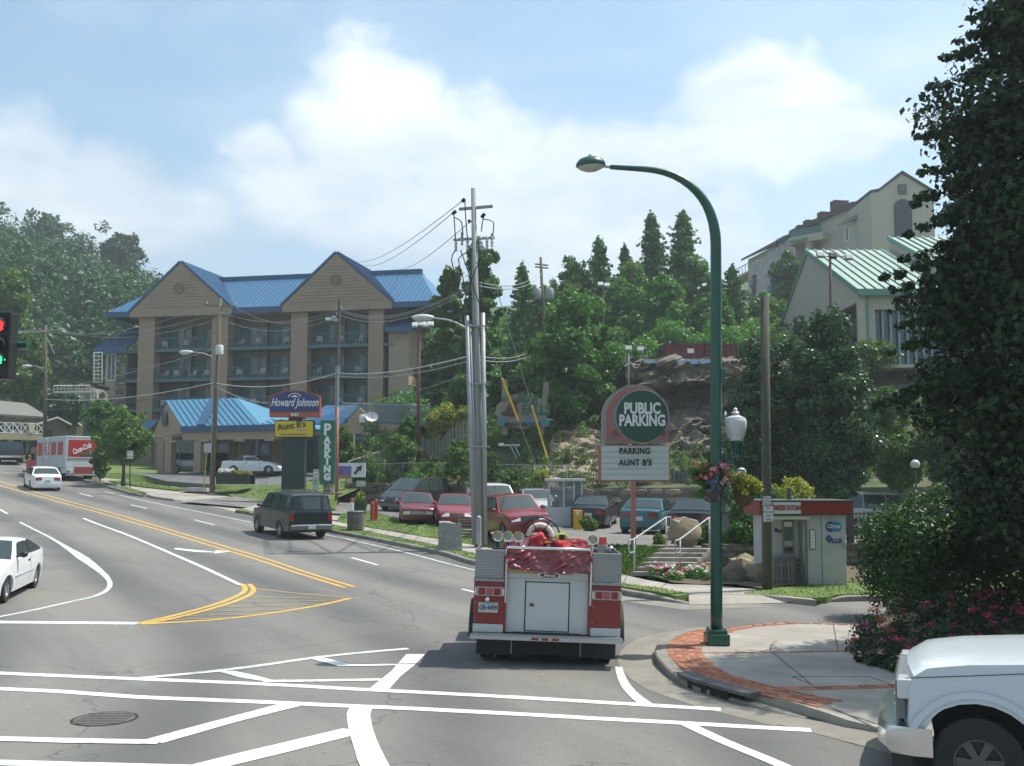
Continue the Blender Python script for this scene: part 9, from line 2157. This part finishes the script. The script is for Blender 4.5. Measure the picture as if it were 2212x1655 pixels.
 for i in range(n):x=xl+(xr-xl)*(i+.5)/n;q.box(x-.012,x+.012,-.166,-.13,.478,.496)
 q.build('tread_teeth',SL,t,kind='stuff')
 for u in(1154,1175,1197):bx('reflector',M_RED_L,X(u)-.058,X(u)+.058,-.172,-.16,.42,.46,.003)
 # lamps
 for u0,u1 in((1029,1079),(1280,1330)):
  bx('lamp_bezel',SL,X(u0)-.02,X(u1)+.02,.03,.06,1.07,1.215,.006)
  w=(X(u1)-X(u0))/3
  for k in range(3):bx('tail_light',M_RED_L if k!=1 else mat('red_pale',(.35,.08,.08),.3),X(u0)+k*w+.008,X(u0)+(k+1)*w-.008,.012,.035,1.085,1.20,.008)
  for x in(X(u0)-.035,X(u1)+.035):bx('marker_lamp',M_CHROME,x-.014,x+.014,.0,.06,1.08,1.20,.004)
 q=MB();q.ball((X(1050),.03,1.015),.045,12,8);q.build('plate_lamp',M_CHROME,t,smooth=True)
 pl=bx('number_plate',mat('plate_cream',(.45,.46,.42),.5),X(1031),X(1073),.035,.05,.805,.965,.008);text('GR·4499',.105,mat('plate_ink',(.05,.07,.12),.6),t,(X(1052),.03,.88),bold=.003,sx=.78,ext=.002);bx('plate_header',mat('plate_blue',(.2,.2,.24),.5),X(1038),X(1066),.032,.035,.940,.950,0,pl)
 # wheels: dual rear tyres, front pair
 for sd in(-1,1):
  for o in(.97,.70):wheel(t,sd*o*1.0,0,.40,.22,sd,M_STEEL)
 for c in list(t.children):
  if c.name.split('.')[0]=='wheel':x=c.location.x;c.location=(x,.62,.40);c.rotation_euler=(0,0,R(90)if x<0 else R(90))
 for sd in(-1,1):
  w2=wheel(t,0,0,.40,.24,sd,M_STEEL);w2.location=(sd*.86,4.2,.40);w2.rotation_euler=(0,0,R(90))
  q=MB();q.tube([(sd*1.22,.66+.52*math.cos(a),.40+.52*math.sin(a))for a in[math.pi*i/12 for i in range(13)]],.05,6);q.build('fender_rim',M_BLACK,t,smooth=True)
  bx('mud_flap',M_BLACK,sd*.84-.29,sd*.84+.29,.175,.19,.12,.50,.003)
  bx('flap_rod',SL,sd*.56-.006,sd*.56+.006,.16,.175,.14,.38,0)
 bx('axle_casing',M_DARK,-.6,.6,.8,1.1,.25,.5,.03);q=MB();q.ball((0,.95,.36),.2,12,8);q.build('differential',M_DARK,t,smooth=True);bx('chassis',M_DARK,-.55,.55,.1,5,.16,.5,0)
 q=MB();q.tube([(-.9,.3,.34),(-.45,.5,.3)],.035,8);q.build('exhaust_pipe',M_STEEL,t)
 # cab
 q=MB();q.box(-.95,.95,2.6,4.0,.5,1.15);q.build('cab_body',FR,t,bevel=.06);q=MB();q.box(-.85,.85,2.7,3.9,1.15,1.82);q.build('cab_roof',FR,t,bevel=.12);bx('cab_rear_window',M_GLASS,-.6,.6,2.68,2.70,1.2,1.65);q=MB();q.box(-.95,.95,3.9,5.4,.5,1.2);q.build('hood',FR,t,bevel=.08)
 # tarpaulin hanging over the hose bed
 NX,NZ=60,20;vs=[]
 for j in range(NZ+1):
  for i in range(NX+1):
   x=x1+.04+(x2-x1-.08)*i/NX;k=j/NZ;zb=1.53-.03*math.sin(i/NX*3.1)-.045*i/NX;z=zb+(1.865-zb)*k
   f=mnoise.noise(Vector((x*3.2+k*1.2,k*1.3,1)))*.10+abs(mnoise.noise(Vector((x*7-k*3.5,k*2.6+x,4))))*.17+abs(mnoise.noise(Vector((x*13+k*5,k*4,7))))*.06
   vs.append((x,.05-f*(1-.55*k)+.10*k,z))
 q=MB();q.add(vs,[(j*(NX+1)+i,j*(NX+1)+i+1,(j+1)*(NX+1)+i+1,(j+1)*(NX+1)+i)for j in range(NZ)for i in range(NX)]);vs2=[]
 for j in range(9):
  for i in range(NX+1):x=x1+.04+(x2-x1-.08)*i/NX;y=.15+j*.22;vs2.append((x,y,1.83-.05+.06*mnoise.noise(Vector((x*3,y*3,0)))))
 q.add(vs2,[(j*(NX+1)+i,j*(NX+1)+i+1,(j+1)*(NX+1)+i+1,(j+1)*(NX+1)+i)for j in range(8)for i in range(NX)]);q.build('tarpaulin',mat('maroon_vinyl',(.20,.03,.035),.24,coat=.3,spec=.6),t,smooth=True)
 q=MB();q.box(x1+.05,x2-.3,.12,2.2,1.44,1.5);q.build('folded_hose',mat('hose_tan',(.42,.36,.16),.8,var=.3,vscale=12),t)
 q=MB();q.tube([(x1-.0,.05,1.72),(x1+.02,.03,1.86),(x2-.02,.03,1.865),(x2,.05,1.75)],.024,8);q.build('top_rail',M_CHROME,t,smooth=True)
 # hose reel
 rc=Vector((X(1160),1.3,1.98));
 for y in(-.16,.2):
  q=MB();n=26;q.tube([rc+Vector((.34*math.cos(a),y,.34*math.sin(a)))for a in[2*math.pi*i/n for i in range(n+1)]],.016,6,cap=False);[q.tube([rc+Vector((0,y,0)),rc+Vector((.34*math.cos(a),y,.34*math.sin(a)))],.01,4)for a in[k*math.pi/3 for k in range(6)]];q.build('reel_hoop',M_TRIM,t,smooth=True)
 for k in range(4):
  q=MB();n=26;r_=.20+.0*k;q.tube([rc+Vector((r_*math.cos(a),-.12+k*.08,r_*math.sin(a)))for a in[2*math.pi*i/n for i in range(n+1)]],.045,8,cap=False);q.build('hose_coil',mat('hose_cream',(.58,.55,.46),.8)if k%2==0 else FR,t,smooth=True)
  # heaps of turnout gear
 def heap(name,c,sz,m,seed,bump=.6):
  q=MB();vs=[];NN,KK=26,16
  q.ball((0,0,0),1,NN,KK)
  out=[]
  for v in q.v:
   p=Vector(v);f=1+mnoise.noise(p*1.6+Vector((seed,0,0)))*bump+abs(mnoise.noise(p*4.5+Vector((0,seed,0))))*.25;out.append((c[0]+p.x*sz[0]*f,c[1]+p.y*sz[1]*f,c[2]+p.z*sz[2]*f))
  q.v=out;return q.build(name,m,t,smooth=True)
 CL=mat('gear_red',(.42,.02,.022),.75,var=.25,vscale=7);CD=mat('gear_dark_red',(.17,.015,.02),.8,var=.3,vscale=6);CY=mat('gear_orange',(.62,.26,.02),.7)
 heap('gear_bundle',(X(1160),.75,1.88),(.20,.25,.15),CL,1);heap('gear_bundle',(X(1188),.6,1.86),(.16,.22,.13),CD,2);heap('gear_bundle',(X(1208),.55,1.82),(.20,.22,.13),CL,3,.8);heap('gear_bundle',(X(1240),.7,1.83),(.19,.25,.10),CD,5);heap('gear_bundle',(X(1245),.9,1.82),(.2,.25,.12),CL,7,.8);heap('gear_bundle',(X(1125),.9,1.80),(.2,.25,.1),FR,9)
 heap('reflective_strip',(X(1177),.50,1.93),(.06,.05,.03),CY,4)
 hm=Vector((X(1208),.75,2.0));q=MB();q.ball(hm,.11,16,10,(1,1.1,.8));q.lathe([(.10,0),(.155,-.015),(.16,-.03)],18,hm-Vector((0,0,.02)));q.build('helmet',mat('helmet_yellow',(.55,.62,.04),.3),t,smooth=40);q=MB();q.box(hm.x-.05,hm.x+.05,hm.y-.13,hm.y-.11,hm.z-.02,hm.z+.06);q.build('helmet_shield',M_TRIM,t)
 # lamps on top
 def spot(u,v,y,r,up=0):
  c=Vector((X(u),y,Z(v)));q=MB();rot=Matrix.Rotation(R(90),4,'X');q.lathe([(r*.2,-.16),(r*.75,-.1),(r*1.0,0),(r*1.03,.02),(r*.94,.02)],18,c,rot,cap=False);q.build('spot_shell',M_CHROME,t,smooth=40);q=MB();q.lathe([(0,.0),(r*.4,.004),(r*.7,.012)],18,c+Vector((0,-.012,0)),rot);q.build('spot_lens',mat('spot_lens',(.28,.27,.20),.1,coat=.8),t);q=MB();q.tube([c-Vector((0,-.05,r)),c-Vector((0,-.05,r+.12))],.02,6);q.build('spot_stalk',M_TRIM,t)
 for u in(1066,1088.5,1112):spot(u,1160,.45,.088)
 spot(1273,1160,.25,.082);bx('spot_bracket',M_TRIM,X(1055),X(1122),.40,.5,1.78,1.82);
 q=MB();q.tube([(X(1273),.27,1.70),(X(1273),.27,1.92)],.02,8);q.build('spot_post',M_CHROME,t)
 c=Vector((X(1307),1.6,1.86));q=MB();q.lathe([(.075,0),(.06,.13),(.0,.14)],14,c);q.build('beacon',mat('beacon_red',(.5,.015,.015),.15,coat=.8),t,smooth=40);q=MB();q.lathe([(.05,-.3),(.09,-.02),(.09,0)],14,c);q.build('beacon_base',M_LGREY,t)
 bx('beacon_bar',SL,X(1285),X(1337),1.55,1.65,1.76,1.80);q=MB();q.ball((X(1326),1.5,1.80),.05,10,8);q.build('side_lamp',M_CHROME,t,smooth=True)
 for x in(X(1050),X(1330)):bx('rear_rub_rail',SL,x-.005,x+.005,.04,.05,1.0,1.01,0)
fire_truck()
# ------------------------------------------------------------------ air
def haze():
 m=bpy.data.materials.new('haze');m.use_nodes=True;nt=m.node_tree;N=nt.nodes;N.clear();o=N.new('ShaderNodeOutputMaterial');v=N.new('ShaderNodeVolumePrincipled');nt.links.new(v.outputs[0],o.inputs['Volume'])
 v.inputs['Color'].default_value=(.80,.88,.92,1);v.inputs['Density'].default_value=.0008;v.inputs['Anisotropy'].default_value=.3
 q=MB();q.box(-820,820,-720,1700,-2.5,150);q.build('haze',m,kind='stuff',label='thin summer haze over the town')
if HAZE:haze()
